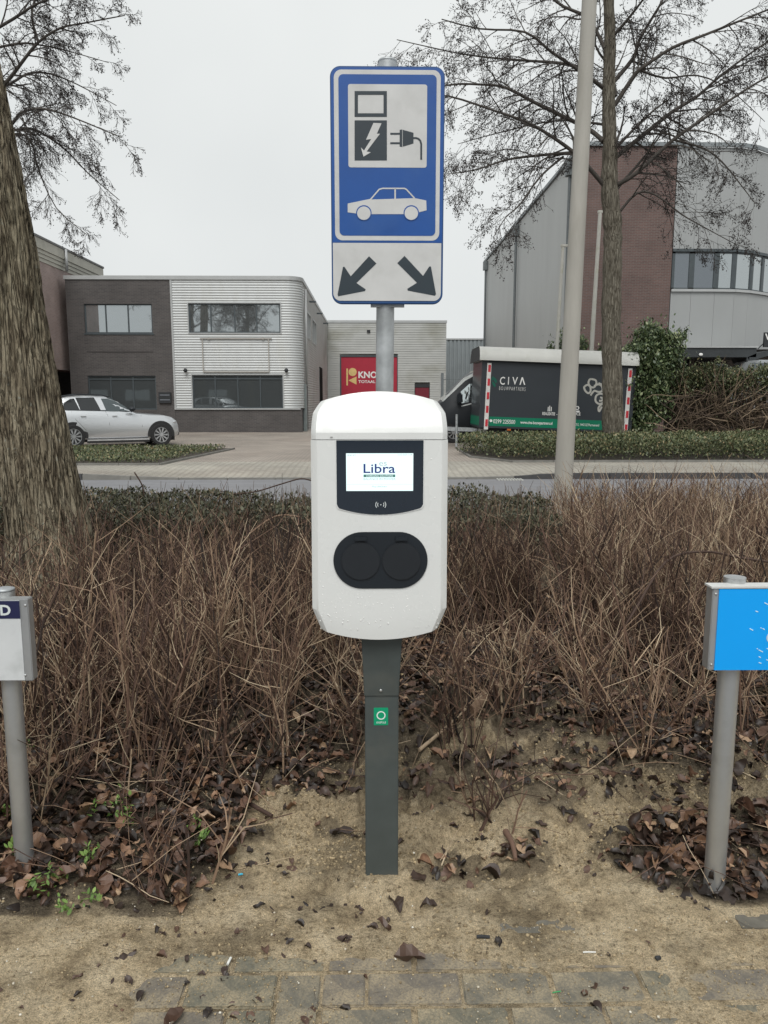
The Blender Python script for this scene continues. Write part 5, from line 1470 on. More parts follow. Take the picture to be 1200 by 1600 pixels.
# sprayed loops, flat paint
M_spray = M('grey_spray_paint', (.45, .44, .40), .7, 0, .1, 9)
def z4(X, Z): return (880 + X / 5.4545, 540 + Z / 5.4545)
k = TB(); dd = 0
loops = [[(240,285),(275,295),(282,325),(262,355),(232,350),(215,318),(225,290),(240,285)], [(180,350),(205,335),(230,352),(232,390),(212,405),(188,385),(178,360),(180,350)], [(262,345),(300,330),(330,350),(332,385),(300,395),(268,385),(250,400),(232,425)], [(300,320),(330,335),(345,370),(342,400)], [(345,415),(310,410),(280,430),(275,470),(300,495),(335,490),(350,470)], [(315,440),(340,452),(330,468),(305,470)], [(345,490),(320,505),(300,530),(305,560),(318,540),(330,520)]]
for lp_ in loops:
    P2 = []
    for i in range(len(lp_) - 1):
        p0 = lp_[max(i-1, 0)]; p1 = lp_[i]; p2 = lp_[i+1]; p3 = lp_[min(i+2, len(lp_)-1)]
        for t in (0, .25, .5, .75):
            P2.append(tuple(.5*((2*p1[c]) + (-p0[c]+p2[c])*t + (2*p0[c]-5*p1[c]+4*p2[c]-p3[c])*t*t + (-p0[c]+3*p1[c]-3*p2[c]+p3[c])*t**3) for c in (0, 1)))
    P2.append(lp_[-1])
    def fn(x, y, _d=dd): 
        a_ = tloc(*z4(x, y)); return Vector((a_[0], -.006 - .0004 * _d, a_[1]))
    stroke(k, P2, 16, fn, .002); dd += 1
k.place(); stuff(k.build('sprayed_scribble', M_spray, tr))
for px_ in (795, 921):
    x_, z_ = tloc(px_, 671 if px_ < 800 else 676); k = TB(); k.box(x_ - .06, x_ + .06, -.03, 0, -.06, -.005); k.place().build('side_marker', M('amber_marker', (.45, .12, .03), .3), tr)
k = TB(); k.box(.05, LT, .15, DT - .15, -.16, -.002); k.place().build('chassis', M_under, tr)
for x_ in (LT * .48, LT * .66):
    for y_ in (.12, DT - .12):
        q = RT @ Vector((x_, y_, 0)) + ORG - tr.location
        wheel(tr, q.x, q.y, .33, .33, .2, 8, -1 if y_ < 1 else 1, .55)
k = TB(); k.box(-1.55, .1, DT/2 - .45, DT/2 - .37, -.16, -.06); k.box(-1.55, .1, DT/2 + .37, DT/2 + .45, -.16, -.06); k.box(-1.9, -1.4, DT/2 - .44, DT/2 + .44, -.158, -.062); k.place(); k.build('drawbar', M_galv, tr)
j = P(714, 665, YT + .5); k = MB(); k.cyl((j.x, YT + .6, ZS), (j.x, YT + .6, P(714, 648, YT).z), .04, 10); k.build('jockey_stand', M_galv, tr, smooth=True, angle=.8)
k = MB(); q = P(752, 676, YT); k.box(q.x - .05, q.x + .18, YT + .1, YT + .3, ZS, q.z + .12); k.build('corner_steady', M('dull_concrete_grey', (.35, .35, .33), .7), tr)

# ---- what stands behind the photographer: seen only as reflections in the window glass
bb = thing('opposite_building', (-6, -26, 0), 'long brown brick building across the car park behind the photographer', 'building')
k = MB(); k.box(-40, 26, -34, -26, -.4, 5.2); k.build('brick_wall', M_brickgrey, bb)
for i in range(12):
    x_ = -36 + i * 5.2
    MB().box(x_, x_ + 3.0, -26.02, -25.98, 1.0, 2.3).build('window', M_glass_hi, bb); 
MB().box(-40.1, 26.1, -34.1, -25.9, 5.2, 5.4).build('roof_edge', M_trim, bb)
struct(MB().box(-90, 90, -60, 0.9, -.25, -.02).build('car_park', M_asph))

# ================================================================== TREES
def bark(name, c0, c1, c2, scale=1.0, lichen=True):
    m, nt, b = _base(name)
    f = noise(nt, 26 * scale, 8, (1, 1, .22), rough=.62)
    col = ramp(nt, f, [(0.38, c0), (0.49, c1), (0.66, c2)])
    g_ = noise(nt, 3 * scale, 4, (1, 1, .35))
    col = mixc(nt, ramp(nt, g_, [(.45, (0,) * 3), (.7, (.30,) * 3)]), col, (0.20, 0.19, 0.12) if lichen else (0.20, .19, .15))
    if lichen:
        l_ = noise(nt, 34 * scale, 3, (1, 1, .8)); l2 = noise(nt, 5 * scale, 3)
        mk_ = mixc(nt, 1.0, ramp(nt, l_, [(.62, (0,) * 3), (.68, (1,) * 3)]), ramp(nt, l2, [(.45, (0,) * 3), (.6, (.75,) * 3)]), 'MULTIPLY')
        col = mixc(nt, mk_, col, (0.33, 0.34, 0.29))
    nt.links.new(col, b.inputs['Base Color']); b.inputs['Roughness'].default_value = .9; b.inputs['Specular IOR Level'].default_value = .2
    # fissures between elongated bark plates
    tc = nt.nodes.new('ShaderNodeTexCoord'); mp = nt.nodes.new('ShaderNodeMapping'); mp.inputs['Scale'].default_value = (1, 1, .085)
    nt.links.new(tc.outputs['Object'], mp.inputs[0])
    wob = nt.nodes.new('ShaderNodeTexNoise'); wob.inputs['Scale'].default_value = 14 * scale; nt.links.new(mp.outputs[0], wob.inputs['Vector'])
    add = nt.nodes.new('ShaderNodeVectorMath'); add.operation = 'MULTIPLY_ADD'; add.inputs[1].default_value = (.075 / scale,) * 3
    nt.links.new(wob.outputs['Color'], add.inputs[0]); nt.links.new(mp.outputs[0], add.inputs[2])
    vo = nt.nodes.new('ShaderNodeTexVoronoi'); vo.feature = 'DISTANCE_TO_EDGE'; vo.inputs['Scale'].default_value = 50 * scale
    nt.links.new(add.outputs[0], vo.inputs['Vector'])
    crack = ramp(nt, vo.outputs['Distance'], [(.0, (.20, .18, .16)), (.06, (.62, .59, .56)), (.16, (1, 1, 1))])
    col = mixc(nt, ramp(nt, noise(nt, 9 * scale, 5, (1, 1, .4)), [(.35, (.15,) * 3), (.6, (.85,) * 3)]), col, crack, 'MULTIPLY'); nt.links.new(col, b.inputs['Base Color'])
    hh = mixc(nt, .5, ramp(nt, vo.outputs['Distance'], [(0, (0, 0, 0)), (.16, (1, 1, 1))]), noise(nt, 60 * scale, 8, (1, 1, .3), rough=.65))
    bump(nt, b, hh, 1.0, .022 / scale)
    return m
M_barknear = bark('ridged_bark', (0.15, 0.122, 0.085), (0.235, 0.20, 0.142), (0.34, 0.30, 0.22))
M_barkfar = bark('street_tree_bark', (0.12, 0.105, 0.082), (0.17, 0.152, 0.12), (0.23, 0.21, 0.17), .6, False)
M_branch = M('grey_brown_branch', (0.060, 0.052, 0.045), .9, 0, .3, 9)
M_twig = M('dark_twig', (0.040, 0.034, 0.031), .9, 0, .25, 9)
M_catkin = M('dark_cone', (0.028, 0.021, 0.019), .9, 0, .3, 30)

# near trunk, ridged bark as geometry
YN_ = 4.2
ctr = [(862, 80, 71), (845, 79.5, 67), (820, 76, 63), (780, 68, 60), (700, 52, 58), (620, 37, 56), (560, 27, 55), (480, 15, 53.5), (400, 5, 52.5), (330, -8, 52), (240, -24, 50), (130, -42, 47), (0, -70, 45)]
cz = [P(c[1], c[0], YN_).z for c in ctr]; cxs = [P(c[1], c[0], YN_).x for c in ctr]
cr = [(P(c[1] + c[2], c[0], YN_).x - P(c[1], c[0], YN_).x) * .945 for c in ctr]
cz = [-.15, .1] + cz + [cz[-1] + 1.5, cz[-1] + 3.5]
sl_ = (cxs[-1] - cxs[-3]) / (cz[-3] - cz[-5])
cxs = [cxs[0] + .04, cxs[0] + .02] + cxs + [cxs[-1] - .35, cxs[-1] - .7]
cr = [cr[0] * 1.18, cr[0] * 1.08] + cr + [cr[-1] * .85, cr[-1] * .55]
ntree = thing('near_tree', (cxs[1], YN_, 0), 'thick leaning trunk with ridged lichen-spotted bark at the left edge', 'tree')
nz_, na = 620, 260
ZZ = np.linspace(cz[0], cz[-1], nz_); AA = np.linspace(0, 2 * PI, na, endpoint=False)
cxv = np.interp(ZZ, cz, cxs); crv = np.interp(ZZ, cz, cr)
A2, Z2 = np.meshgrid(AA, ZZ)
def pern(u, v, fu, fv, k_):      # noise periodic in angle
    return fbm((np.cos(u) + 1.5) * fu + 40, v * fv + (np.sin(u) + 1.5) * fu + 9, 4, k_)
ridge = 1 - np.abs(pern(A2 + .10 * np.sin(Z2 * 2.1), Z2, 19.0, 2.6, 1) - .5) * -9 - 1.2
rid2 = np.abs(pern(A2, Z2, 38.0, 7.0, 3) - .5) * 9 - 1
lump = pern(A2, Z2, 2.0, 1.1, 5) - .5
R2_ = crv[:, None] * (1 + .10 * lump) + .0125 * np.clip(ridge, -1.2, .75) + .0055 * np.clip(rid2, -1, .8) - .006
flute = .02 * np.cos(A2 * 5 + .6) * (1 - sstep(.1, .9, Z2))
R2_ = R2_ + flute * .3
V = np.stack([cxv[:, None] + R2_ * np.cos(A2), YN_ + R2_ * np.sin(A2), Z2], -1).reshape(-1, 3) - np.array(ntree.location)
i_, j_ = np.meshgrid(np.arange(na), np.arange(nz_ - 1)); a_ = (j_ * na + i_).ravel(); b2_ = (j_ * na + (i_ + 1) % na).ravel()
me = bpy.data.meshes.new('trunk'); me.from_pydata(V.tolist(), [], np.stack([a_, b2_, b2_ + na, a_ + na], -1).tolist()); me.shade_smooth(); me.materials.append(M_barknear)
o = bpy.data.objects.new('trunk', me); COL.objects.link(o); o.parent = ntree

# branching
def grow(mb, tips, p, d, L, r, lvl, maxl, droop, rnd_, nseg=None, kids=None, spread=.75):
    nseg = nseg or (5 if lvl < 2 else 3)
    pts = [Vector(p)]; rad = [r]; d = Vector(d).normalized()
    for i in range(nseg):
        d = (d + Vector((rnd_.gauss(0, .13), rnd_.gauss(0, .13), rnd_.gauss(0, .10) - droop * (.05 + .06 * lvl)))).normalized()
        pts.append(pts[-1] + d * (L / nseg)); rad.append(r * (1 - .62 * (i + 1) / nseg))
    mb[min(lvl, 2)].tube(pts, rad, 6 if lvl == 0 else (4 if lvl == 1 else 3), cap=False)
    if lvl >= maxl:
        tips.append((pts[-1], d)); tips.append((pts[-2], d)); return
    children_along(mb, tips, pts, rad, L, lvl, maxl, droop, rnd_, kids, spread)
def children_along(mb, tips, pts, rad, L, lvl, maxl, droop, rnd_, kids, spread, t0=.22):
    n_ = (kids or [0, 9, 7, 5])[min(lvl + 1, 3)]
    m_ = len(pts) - 1
    for q in range(n_):
        t = t0 + (1 - t0) * (q + rnd_.random() * .9) / n_
        t = min(t, .995); i = min(int(t * m_), m_ - 1); f = t * m_ - i
        pp = pts[i].lerp(pts[i+1], f); dd = (pts[i+1] - pts[i]).normalized(); rr = rad[i] * (1 - f) + rad[i+1] * f
        side = dd.orthogonal().normalized(); side = Matrix.Rotation(rnd_.uniform(0, 2*PI), 3, dd) @ side
        nd = (dd * (1 - spread * .45) + side * spread * rnd_.uniform(.6, 1.1)).normalized()
        grow(mb, tips, pp, nd, L * rnd_.uniform(.34, .60) * (1.15 - .5 * t), max(rr * .55, .0058), lvl + 1, maxl, droop, rnd_, None, kids, spread)
def smooth_path(P_, sub=4):
    out = []
    for i in range(len(P_) - 1):
        p0 = P_[max(i-1, 0)]; p1 = P_[i]; p2 = P_[i+1]; p3 = P_[min(i+2, len(P_)-1)]
        for q in range(sub):
            t = q / sub; out.append(.5*((2*p1) + (-p0+p2)*t + (2*p0-5*p1+4*p2-p3)*t*t + (-p0+3*p1-3*p2+p3)*t**3))
    out.append(P_[-1]); return out
octs = []
for _ in range(3):
    v_ = np.array([(1,0,0),(-1,0,0),(0,1,0),(0,-1,0),(0,0,1.6),(0,0,-1.6)], float) * rng.uniform(.8, 1.1, (6, 1))
    octs.append((v_, np.array([(0,2,4),(2,1,4),(1,3,4),(3,0,4),(2,0,5),(1,2,5),(3,1,5),(0,3,5)]), np.zeros(6)))
def street_tree(label, Yt, trunk_px, limbs, seed, top, group, kids=(0, 9, 7, 6), cones=1.25, extra=True, reach=1.0):
    rnd_ = random.Random(seed)
    base = P(trunk_px[0][0], trunk_px[0][1], Yt)
    t = thing('street_tree', (base.x, Yt, ZS), label, 'tree', group)
    pts = [P(x, y, Yt) for x, y, w in trunk_px]; rad = [w / 2 / FPX * (Yt * .985 + (p.z - 1.3) * -.14) for (x, y, w), p in zip(trunk_px, pts)]
    d_ = (pts[-1] - pts[-2]).normalized()
    for dz, f in ((1.2, .8), (2.6, .5), (4.2, .16)): pts.append(pts[len(trunk_px) - 1] + Vector((.05 * dz, 0, dz))); rad.append(rad[len(trunk_px) - 1] * f)
    pts = [Vector((pts[0].x, Yt, ZS - .2))] + pts; rad = [rad[0] * 1.25] + rad
    sp_ = smooth_path(pts, 6); sr_ = np.interp(np.linspace(0, len(pts) - 1, len(sp_)), range(len(pts)), rad)
    k = MB(); k.tube(sp_, [r * (1 + .05 * math.sin(i * 1.7) + rnd_.uniform(-.02, .03)) for i, r in enumerate(sr_)], 20)
    k.build('trunk', M_barkfar, t, smooth=True, angle=1.2)
    tips = []
    tw = [MB(), MB(), MB()]
    for pl, w0, dy in limbs:
        P_ = []
        n_ = len(pl)
        for i, (x, y) in enumerate(pl):
            P_.append(P(x, y, Yt + dy * (i / (n_ - 1)) ** .8))
        P_ = smooth_path(P_, 3); L = sum((P_[i+1] - P_[i]).length for i in range(len(P_) - 1))
        r0 = w0 * .82 / 2 / FPX * Yt; rr = [r0 * (1 - .78 * i / (len(P_) - 1)) for i in range(len(P_))]
        k = MB(); k.tube(P_, rr, 8); k.build('limb', M_branch, t, smooth=True, angle=1.2)
        nk = list(kids); nk[1] = max(7, int(L * 3.3))
        children_along(tw, tips, P_, rr, min(L, 4.2) * .72 * reach, 0, 3, .85, rnd_, nk, .8, .12)
    for i in range(top):       # upper crown above the frame and limbs toward and away from the camera
        q = rnd_.uniform(.38, .98); idx = min(int(q * (len(sp_) - 1)), len(sp_) - 2); p_ = sp_[idx]
        if p_.z < 4.8: continue
        az = rnd_.uniform(0, 2*PI); el = rnd_.uniform(.1, .9)
        d_ = Vector((math.cos(az) * math.cos(el) * .75, math.sin(az) * math.cos(el), math.sin(el)))
        k0 = [MB(), tw[1], tw[2]]; L = rnd_.uniform(2.2, 4.2) * (1.25 - .55 * q)
        P_ = [p_]; dd = d_.normalized()
        for _ in range(6):
            dd = (dd + Vector((rnd_.gauss(0, .08), rnd_.gauss(0, .08), rnd_.gauss(.02, .06)))).normalized(); P_.append(P_[-1] + dd * L / 6)
        rr = [.05 * (1 - .8 * i / 6) for i in range(7)]
        k = MB(); k.tube(P_, rr, 7); k.build('limb', M_branch, t, smooth=True, angle=1.2)
        children_along(tw, tips, P_, rr, L * .55, 0, 3, .6, rnd_, [0, 8, 6, 5], .8, .2)
    bb_ = MB(); bb_.v = tw[0].v + tw[1].v; bb_.t = [0] * len(bb_.v); o0 = len(tw[0].v); bb_.f = tw[0].f + [tuple(i + o0 for i in f) for f in tw[1].f]
    stuff(bb_.build('branches', M_branch, t, fixn=False)); stuff(tw[2].build('twigs', M_twig, t, fixn=False))
    tp_ = np.array([tuple(p) for p, d in tips]); n_ = int(len(tp_) * cones)
    ii = rng.integers(0, len(tp_), n_); pos = tp_[ii] + rng.normal(0, .03, (n_, 3)); s_ = rng.uniform(.008, .018, n_)
    me = scatter_mesh('cones', octs, pos, rotmats(rng.uniform(0, 6, n_), rng.uniform(0, 3, n_)), s_, rng.integers(0, 3, n_), np.zeros(n_), M_catkin)
    stuff(link_mesh('cones', me, t))
    return t
TR = [(958, 684, 34), (957, 600, 31), (955, 500, 30), (957, 400, 29), (957, 350, 28.5), (952, 290, 26), (953, 240, 23), (951, 150, 20), (953, 60, 18), (951, 0, 16), (950, -90, 13)]
LR = [([(944,290),(920,262),(895,237),(860,212),(825,192),(770,172),(700,150),(655,150)], 9, -1.2),
      ([(942,220),(920,202),(880,182),(835,160),(790,137),(750,132),(700,133),(640,150)], 9, 1.0),
      ([(900,238),(840,243),(790,250),(745,265),(700,272)], 6, -1.0),
      ([(880,245),(845,275),(812,320),(790,340),(770,372)], 4.5, -1.3),
      ([(942,137),(920,120),(900,107),(860,80),(820,50),(750,45),(690,30)], 7.5, -1.4),
      ([(905,105),(870,98),(825,95),(765,90),(710,82),(620,62)], 6.5, 1.3),
      ([(945,77),(920,30),(880,10),(850,-10),(790,-30),(730,-40)], 7, .8),
      ([(944,195),(925,192),(880,188),(830,195),(770,210),(715,225)], 5, 1.8),
      ([(962,290),(995,270),(1050,220),(1100,185),(1150,150),(1200,120),(1260,95)], 9, -1.3),
      ([(960,247),(1000,215),(1050,175),(1090,150),(1130,115),(1200,65),(1270,30)], 9, 1.2),
      ([(960,165),(990,120),(1005,105),(1050,75),(1100,55),(1150,35),(1200,15),(1260,-10)], 8, -1),
      ([(957,130),(990,90),(1000,60),(1030,10),(1050,-30),(1070,-80)], 8, 1.4),
      ([(966,334),(995,302),(1025,305),(1065,335),(1100,355),(1150,382)], 5, -.8),
      ([(1048,222),(1040,190),(1020,180),(1000,195),(985,215)], 3.5, -.6),
      ([(1050,218),(1100,232),(1130,255),(1160,292),(1180,318)], 4.5, -1.2),
      ([(962,150),(955,110),(930,70),(938,30),(935,-20)], 6, .5),
      ([(1000,110),(1040,122),(1090,118),(1140,140),(1195,190)], 4.5, 1.0),
      ([(955,60),(985,25),(1010,-10),(1030,-60)], 6, -1)]
t_right = street_tree('bare alder with spreading crown in front of the brick and silver building', 22.0, TR, LR, 5, 9, 'bare alders along the far pavement')
TL = [(-28, 690, 34), (-28, 500, 30), (-29, 350, 28), (-32, 250, 25), (-34, 150, 22), (-36, 50, 18), (-38, -60, 14)]
LL = [([(-30,165),(11,127),(33,99),(60,66),(94,44),(132,36),(195,24)], 7.5, -1),
      ([(-30,150),(14,132),(44,115),(77,115),(121,132),(182,165)], 6, 1),
      ([(-30,235),(19,193),(33,176),(66,170),(110,182),(190,215)], 7, -1.3),
      ([(-30,215),(25,203),(55,203),(99,231),(137,270),(187,313)], 6, .8),
      ([(-30,225),(27,209),(50,225),(60,264),(88,325),(135,366)], 5, -.6),
      ([(60,66),(50,27),(55,-10),(60,-60)], 5, .5), ([(-30,80),(30,68),(60,70),(100,78),(170,98)], 5, 1.5),
      ([(-32,60),(20,30),(60,5),(110,-10),(170,-20)], 6, -1.2), ([(-30,200),(-60,170),(-120,120),(-200,90)], 8, -1), ([(-30,150),(-70,90),(-130,20)], 7, 1)]
t_left = street_tree('bare alder whose twigs reach into the sky behind the thick left trunk', 22.0, TL, LL, 9, 8, 'bare alders along the far pavement', reach=.75, kids=(0, 9, 9, 8), cones=.45)
for i, (x, y, rz, sc__) in enumerate(((-12.5, -9, 1.1, 1.1), (-20, -14, 2.5, 1.25), (17, -12, .6, 1.2))):
    c = copy_tree(t_right); c.location = (x, y, -.2); c.rotation_euler = (0, 0, rz); c.scale = (sc__,) * 3
    c['label'] = ('bare alder across the car park behind the photographer, %s' % ('nearest the left bay', 'by the far left brick wall', 'on the right side')[i]); c['group'] = 'bare trees behind the photographer'

# ================================================================== EVERGREEN LEAVES
def leaf_tmpl(w, curl=.15, n=3):
    v = [(0, 0, 0), (w, .3, curl * .5), (-w, .3, curl * .5), (w * .9, .65, curl), (-w * .9, .65, curl), (0, 1, curl * 1.3)]
    return np.array(v, float), np.array([(0,1,2),(1,3,4),(1,4,2),(3,5,4)]), np.zeros(6)
LEAFT = [leaf_tmpl(.22), leaf_tmpl(.30, .3), leaf_tmpl(.18, -.1)]
def foliage(name, mat, n, posf, s0, s1, parent=None, lo=0.0, hi=1.0):
    pos = posf(n); n = len(pos)
    R_ = rotmats(rng.uniform(0, 2*PI, n), rng.uniform(-1.5, 1.9, n), rng.uniform(-.8, .8, n))
    me = scatter_mesh(name, LEAFT, pos, R_, rng.uniform(s0, s1, n), rng.integers(0, 3, n), rng.uniform(lo, hi, n), mat)
    return link_mesh(name, me, parent)
M_privet = MR('privet_leaves', [(0, (.038, .050, .022)), (.45, (.078, .100, .042)), (.75, (.14, .158, .072)), (.93, (.22, .195, .10)), (1, (.25, .17, .09))], .55)
M_laurel = MR('laurel_leaves', [(0, (.045, .070, .034)), (.5, (.095, .138, .062)), (.85, (.19, .235, .11)), (1, (.34, .37, .20))], .35)
M_nearhedge = MR('dull_hedge_leaves', [(0, (.024, .026, .014)), (.5, (.058, .062, .034)), (.85, (.11, .108, .062)), (1, (.19, .14, .085))], .6)
M_hedgewood = MR('hedge_twigs', [(0, (.05, .035, .025)), (.5, (.13, .09, .06)), (1, (.28, .21, .14))], .85)
def strip_pos(poly, h, top_noise=.3, z0=ZS):
    xs_ = [p.x for p in poly]; ys_ = [p.y for p in poly]
    def inside(x, y):
        c_ = np.zeros(len(x), bool); n_ = len(poly)
        for i in range(n_):
            a, b_ = poly[i], poly[(i+1) % n_]
            cond = ((a.y > y) != (b_.y > y)); xi = (b_.x - a.x) * (y - a.y) / ((b_.y - a.y) or 1e-9) + a.x
            c_ ^= cond & (x < xi)
        return c_
    def f(n):
        x = rng.uniform(min(xs_), max(xs_), n * 3); y = rng.uniform(min(ys_), max(ys_), n * 3)
        ok = inside(x, y); x, y = x[ok][:n], y[ok][:n]
        hh = h * (.72 + .5 * fbm(x * 1.4 + 3, y * 1.4, 3, 2) + top_noise * (fbm(x * 6, y * 6, 3, 4) - .5))
        z = z0 + .03 + hh * (1 - rng.random(len(x)) ** 2.2 * .9)
        return np.stack([x, y, z], -1)
    return f
def inset(poly, d):
    c_ = sum(poly, Vector()) / len(poly); return [p + (c_ - p).normalized() * d for p in poly]
xa_, xb_ = -13.5, SL[1].x
polyL = inset([Vector((xa_, SL[1].y, 0)), Vector((SL[1].x, SL[1].y, 0)), Vector((SL[2].x, SL[2].y, 0)), Vector((xa_, SL[2].y, 0))], .25)
hl = thing('low_hedge', ((xa_ + SL[1].x) / 2, 20, ZS), 'ankle-high evergreen ground cover strip in front of the silver car', 'hedge')
stuff(foliage('leaves', M_privet, 26000, strip_pos(polyL, .11), .035, .075, hl))
polyR = [Vector((SR[0].x - .3, 21.5, 0)), Vector((SR[0].x + .25, SR[0].y + .25, 0)), Vector((SR[1].x, SR[1].y + .2, 0)), Vector((15.5, SR[1].y + .15, 0)), Vector((15.5, 23.2, 0)), Vector((G(722, 697, ZS).x, 23.2, 0))]
hr = thing('low_hedge', (7, 21, ZS), 'knee-high clipped hedge strip running below the trailer and street tree', 'hedge')
stuff(foliage('leaves', M_privet, 62000, strip_pos(polyR, .52), .04, .085, hr))

# laurel shrubs between trailer and building
def shrub_pos(blobs, shell=.45):
    w = np.array([b_[3] * b_[4] * b_[5] for b_ in blobs]); w = w / w.sum()
    def f(n):
        k_ = rng.choice(len(blobs), n, p=w); B = np.array(blobs)[k_]
        u = rng.normal(size=(n, 3)); u /= np.linalg.norm(u, axis=1)[:, None]
        r = (1 - shell * rng.random(n) ** 1.2) * (1 + .22 * rng.normal(size=n) * (rng.random(n) < .35))
        p_ = B[:, :3] + u * B[:, 3:6] * r[:, None]
        p_ += (fbm(p_[:, 0] * 2.2, p_[:, 2] * 2.2, 3, 1) - .5)[:, None] * .5 * u
        return p_[p_[:, 2] > ZS]
    return f
def blob(px, py, rpx, rpy, Y, dy=.9):
    c_ = P(px, py, Y); s_ = Y / FPX; return (c_.x, Y, c_.z, rpx * s_, dy, rpy * s_)
def shrub(label, n, blobs, s0, s1, mat=M_laurel, grp=None, name='evergreen_shrub', cat='shrub', stems=14):
    c_ = blobs[0]; t = thing(name, (c_[0], c_[1], ZS), label, cat, grp)
    stuff(foliage('leaves', mat, n, shrub_pos(blobs), s0, s1, t))
    k = MB()
    for i in range(stems):
        b_ = random.choice(blobs); e = Vector((b_[0] + random.uniform(-.7, .7) * b_[3], b_[1] + random.uniform(-.5, .5), b_[2] + random.uniform(0, .9) * b_[5]))
        s_ = Vector((c_[0] + random.uniform(-.3, .3), c_[1], ZS)); m_ = s_.lerp(e, .5) + Vector((random.uniform(-.2, .2), 0, .2)); k.tube([s_, m_, e], [.035, .022, .008], 5)
    stuff(k.build('stems', M_branch, t, fixn=False)); return t
shrub('big dark green laurel between the trailer and the brambly hedge', 24000, [blob(1005, 600, 45, 78, 25.4, 1.2), blob(1035, 555, 36, 42, 25.4), blob(1015, 530, 28, 25, 25.6), blob(1000, 650, 30, 35, 25.2), blob(1062, 528, 16, 14, 25.4, .4), blob(985, 575, 18, 30, 25.8, .5)], .07, .14)
shrub('green shrub top behind the trailer roof beside the lamp post', 3600, [blob(886, 545, 12, 34, 28.6, .8), blob(905, 548, 14, 26, 28.6, .8), blob(860, 560, 8, 26, 28.6, .5), blob(940, 560, 12, 26, 28.6, .6)], .07, .14)
# brambly hedge at the right
polyB = [Vector((P(1040, 600, 25.6).x, 24.2, 0)), Vector((18.0, 24.2, 0)), Vector((18.0, 25.8, 0)), Vector((P(1040, 600, 25.6).x, 25.8, 0))]
bh_ = thing('overgrown_hedge', (12.5, 25, ZS), 'overgrown hedge with green top and tangled bare stems at the right', 'hedge')
hB = P(1120, 582, 24.8).z - ZS
def topf(n):
    p_ = strip_pos(polyB, hB * .98)(n); zz = (p_[:, 2] - ZS) / hB
    keep = rng.random(len(p_)) < np.clip(.15 + 1.0 * sstep(.62, .84, zz), 0, 1); p_ = p_[keep]
    return p_
stuff(foliage('leaves', M_privet, 60000, topf, .05, .10, bh_))
k = MB()
for i in range(900):
    x_ = random.uniform(polyB[0].x - .3, 17.5); z_ = ZS + random.uniform(.05, hB * .70); y_ = 24.15 - random.uniform(0, .35)
    a = random.gauss(0, .5) + random.choice([0, 0, PI]) ; L = random.uniform(.4, 1.7)
    if random.random() < .22: a = PI / 2 + random.gauss(0, .3)
    d_ = Vector((math.cos(a), random.uniform(-.15, .15), math.sin(a))); pts = [Vector((x_, y_, z_))]
    for q in range(5):
        d_ = (d_ + Vector((random.gauss(0, .18), random.gauss(0, .06), random.gauss(-.05, .16)))).normalized(); pts.append(pts[-1] + d_ * L / 5)
    pts = [Vector((p.x, p.y, max(p.z, ZS + .02))) for p in pts]
    k.tube(pts, [random.uniform(.007, .014)] * 5 + [.004], 3, tone=random.random() ** 1.4, cap=False)
stuff(k.build('bare_stems', M_hedgewood, bh_, fixn=False))
k = MB(); M_shade = M('hedge_core_brown', (.035, .028, .02), .95, 0, .3, 9)
for i in range(1200):
    x_ = random.uniform(polyB[0].x, 17.8); k.tube([(x_, random.uniform(24.5, 25.8), ZS), (x_ + random.gauss(0, .3), random.uniform(24.4, 25.8), ZS + hB * random.uniform(.6, .95))], [.022, .008], 3, tone=random.random() * .3, cap=False)
stuff(k.build('inner_stems', M_hedgewood, bh_, fixn=False))

# ================================================================== NEAR SHRUBBERY
M_stem = MR('shrub_stems', [(0, (.020, .013, .010)), (.30, (.078, .043, .030)), (.50, (.150, .088, .060)), (.72, (.33, .225, .145)), (1, (.56, .45, .31))], .8)
def clump(seed, H=.62, n=9, splay=.30, twig=.5, base=.05):
    r = random.Random(seed); k = MB()
    for s_ in range(n):
        az = r.uniform(0, 2*PI); sp = abs(r.gauss(0, splay)); h = H * r.choice([r.uniform(.5, .9), r.uniform(.92, 1.06)]); tone = r.choice([.12, .2, .28, .38, .5, .62])
        d_ = Vector((math.cos(az) * sp, math.sin(az) * sp, 1)).normalized()
        p_ = Vector((r.gauss(0, base), r.gauss(0, base), -.04)); pts = [p_]; ns = 5
        for q in range(ns):
            d_ = (d_ + Vector((r.gauss(0, .085), r.gauss(0, .085), .03))).normalized(); pts.append(pts[-1] + d_ * (h + .04) / ns)
        r0 = r.choice([r.uniform(.0017, .0030), r.uniform(.0022, .0046), r.uniform(.0024, .0058)]); rad = [r0 * (1 - .32 * q / ns) for q in range(ns + 1)]
        k.tube(pts, rad, 4, tone=tone, cap=False)
        for q in range(r.randrange(4, 11)):
            if r.random() > twig + .3: continue
            t = r.uniform(.25, .98) * ns; i = min(int(t), ns - 1); pp = pts[i].lerp(pts[i+1], t - i)
            az2 = r.uniform(0, 2*PI); up = r.uniform(.3, 2.4); dd = Vector((math.cos(az2), math.sin(az2), up)).normalized(); L = r.uniform(.06, .30)
            q1 = pp + dd * L * .5; dd = (dd + Vector((r.gauss(0, .32), r.gauss(0, .32), r.gauss(.1, .2)))).normalized(); q2 = q1 + dd * L * .5
            k.tube([pp, q1, q2], [max(.0011, r0 * .46), max(.0010, r0 * .38), .0008], 3, tone=min(.98, tone + r.choice([r.uniform(-.1, .2), r.uniform(0, .5)])), cap=False)
    return k
def bed_mask(x, y): return sand_mask(x, y)
TALL = [clump(100 + i, .57, 9, .16).arrays() for i in range(9)]
PALE = [clump(200 + i, .545, 10, .18, .7).arrays() for i in range(6)]
PALE = [(v, t, np.clip(a + .20, 0, 1)) for v, t, a in PALE]
LOW = [clump(300 + i, .36, 6, .45, .5).arrays() for i in range(6)]
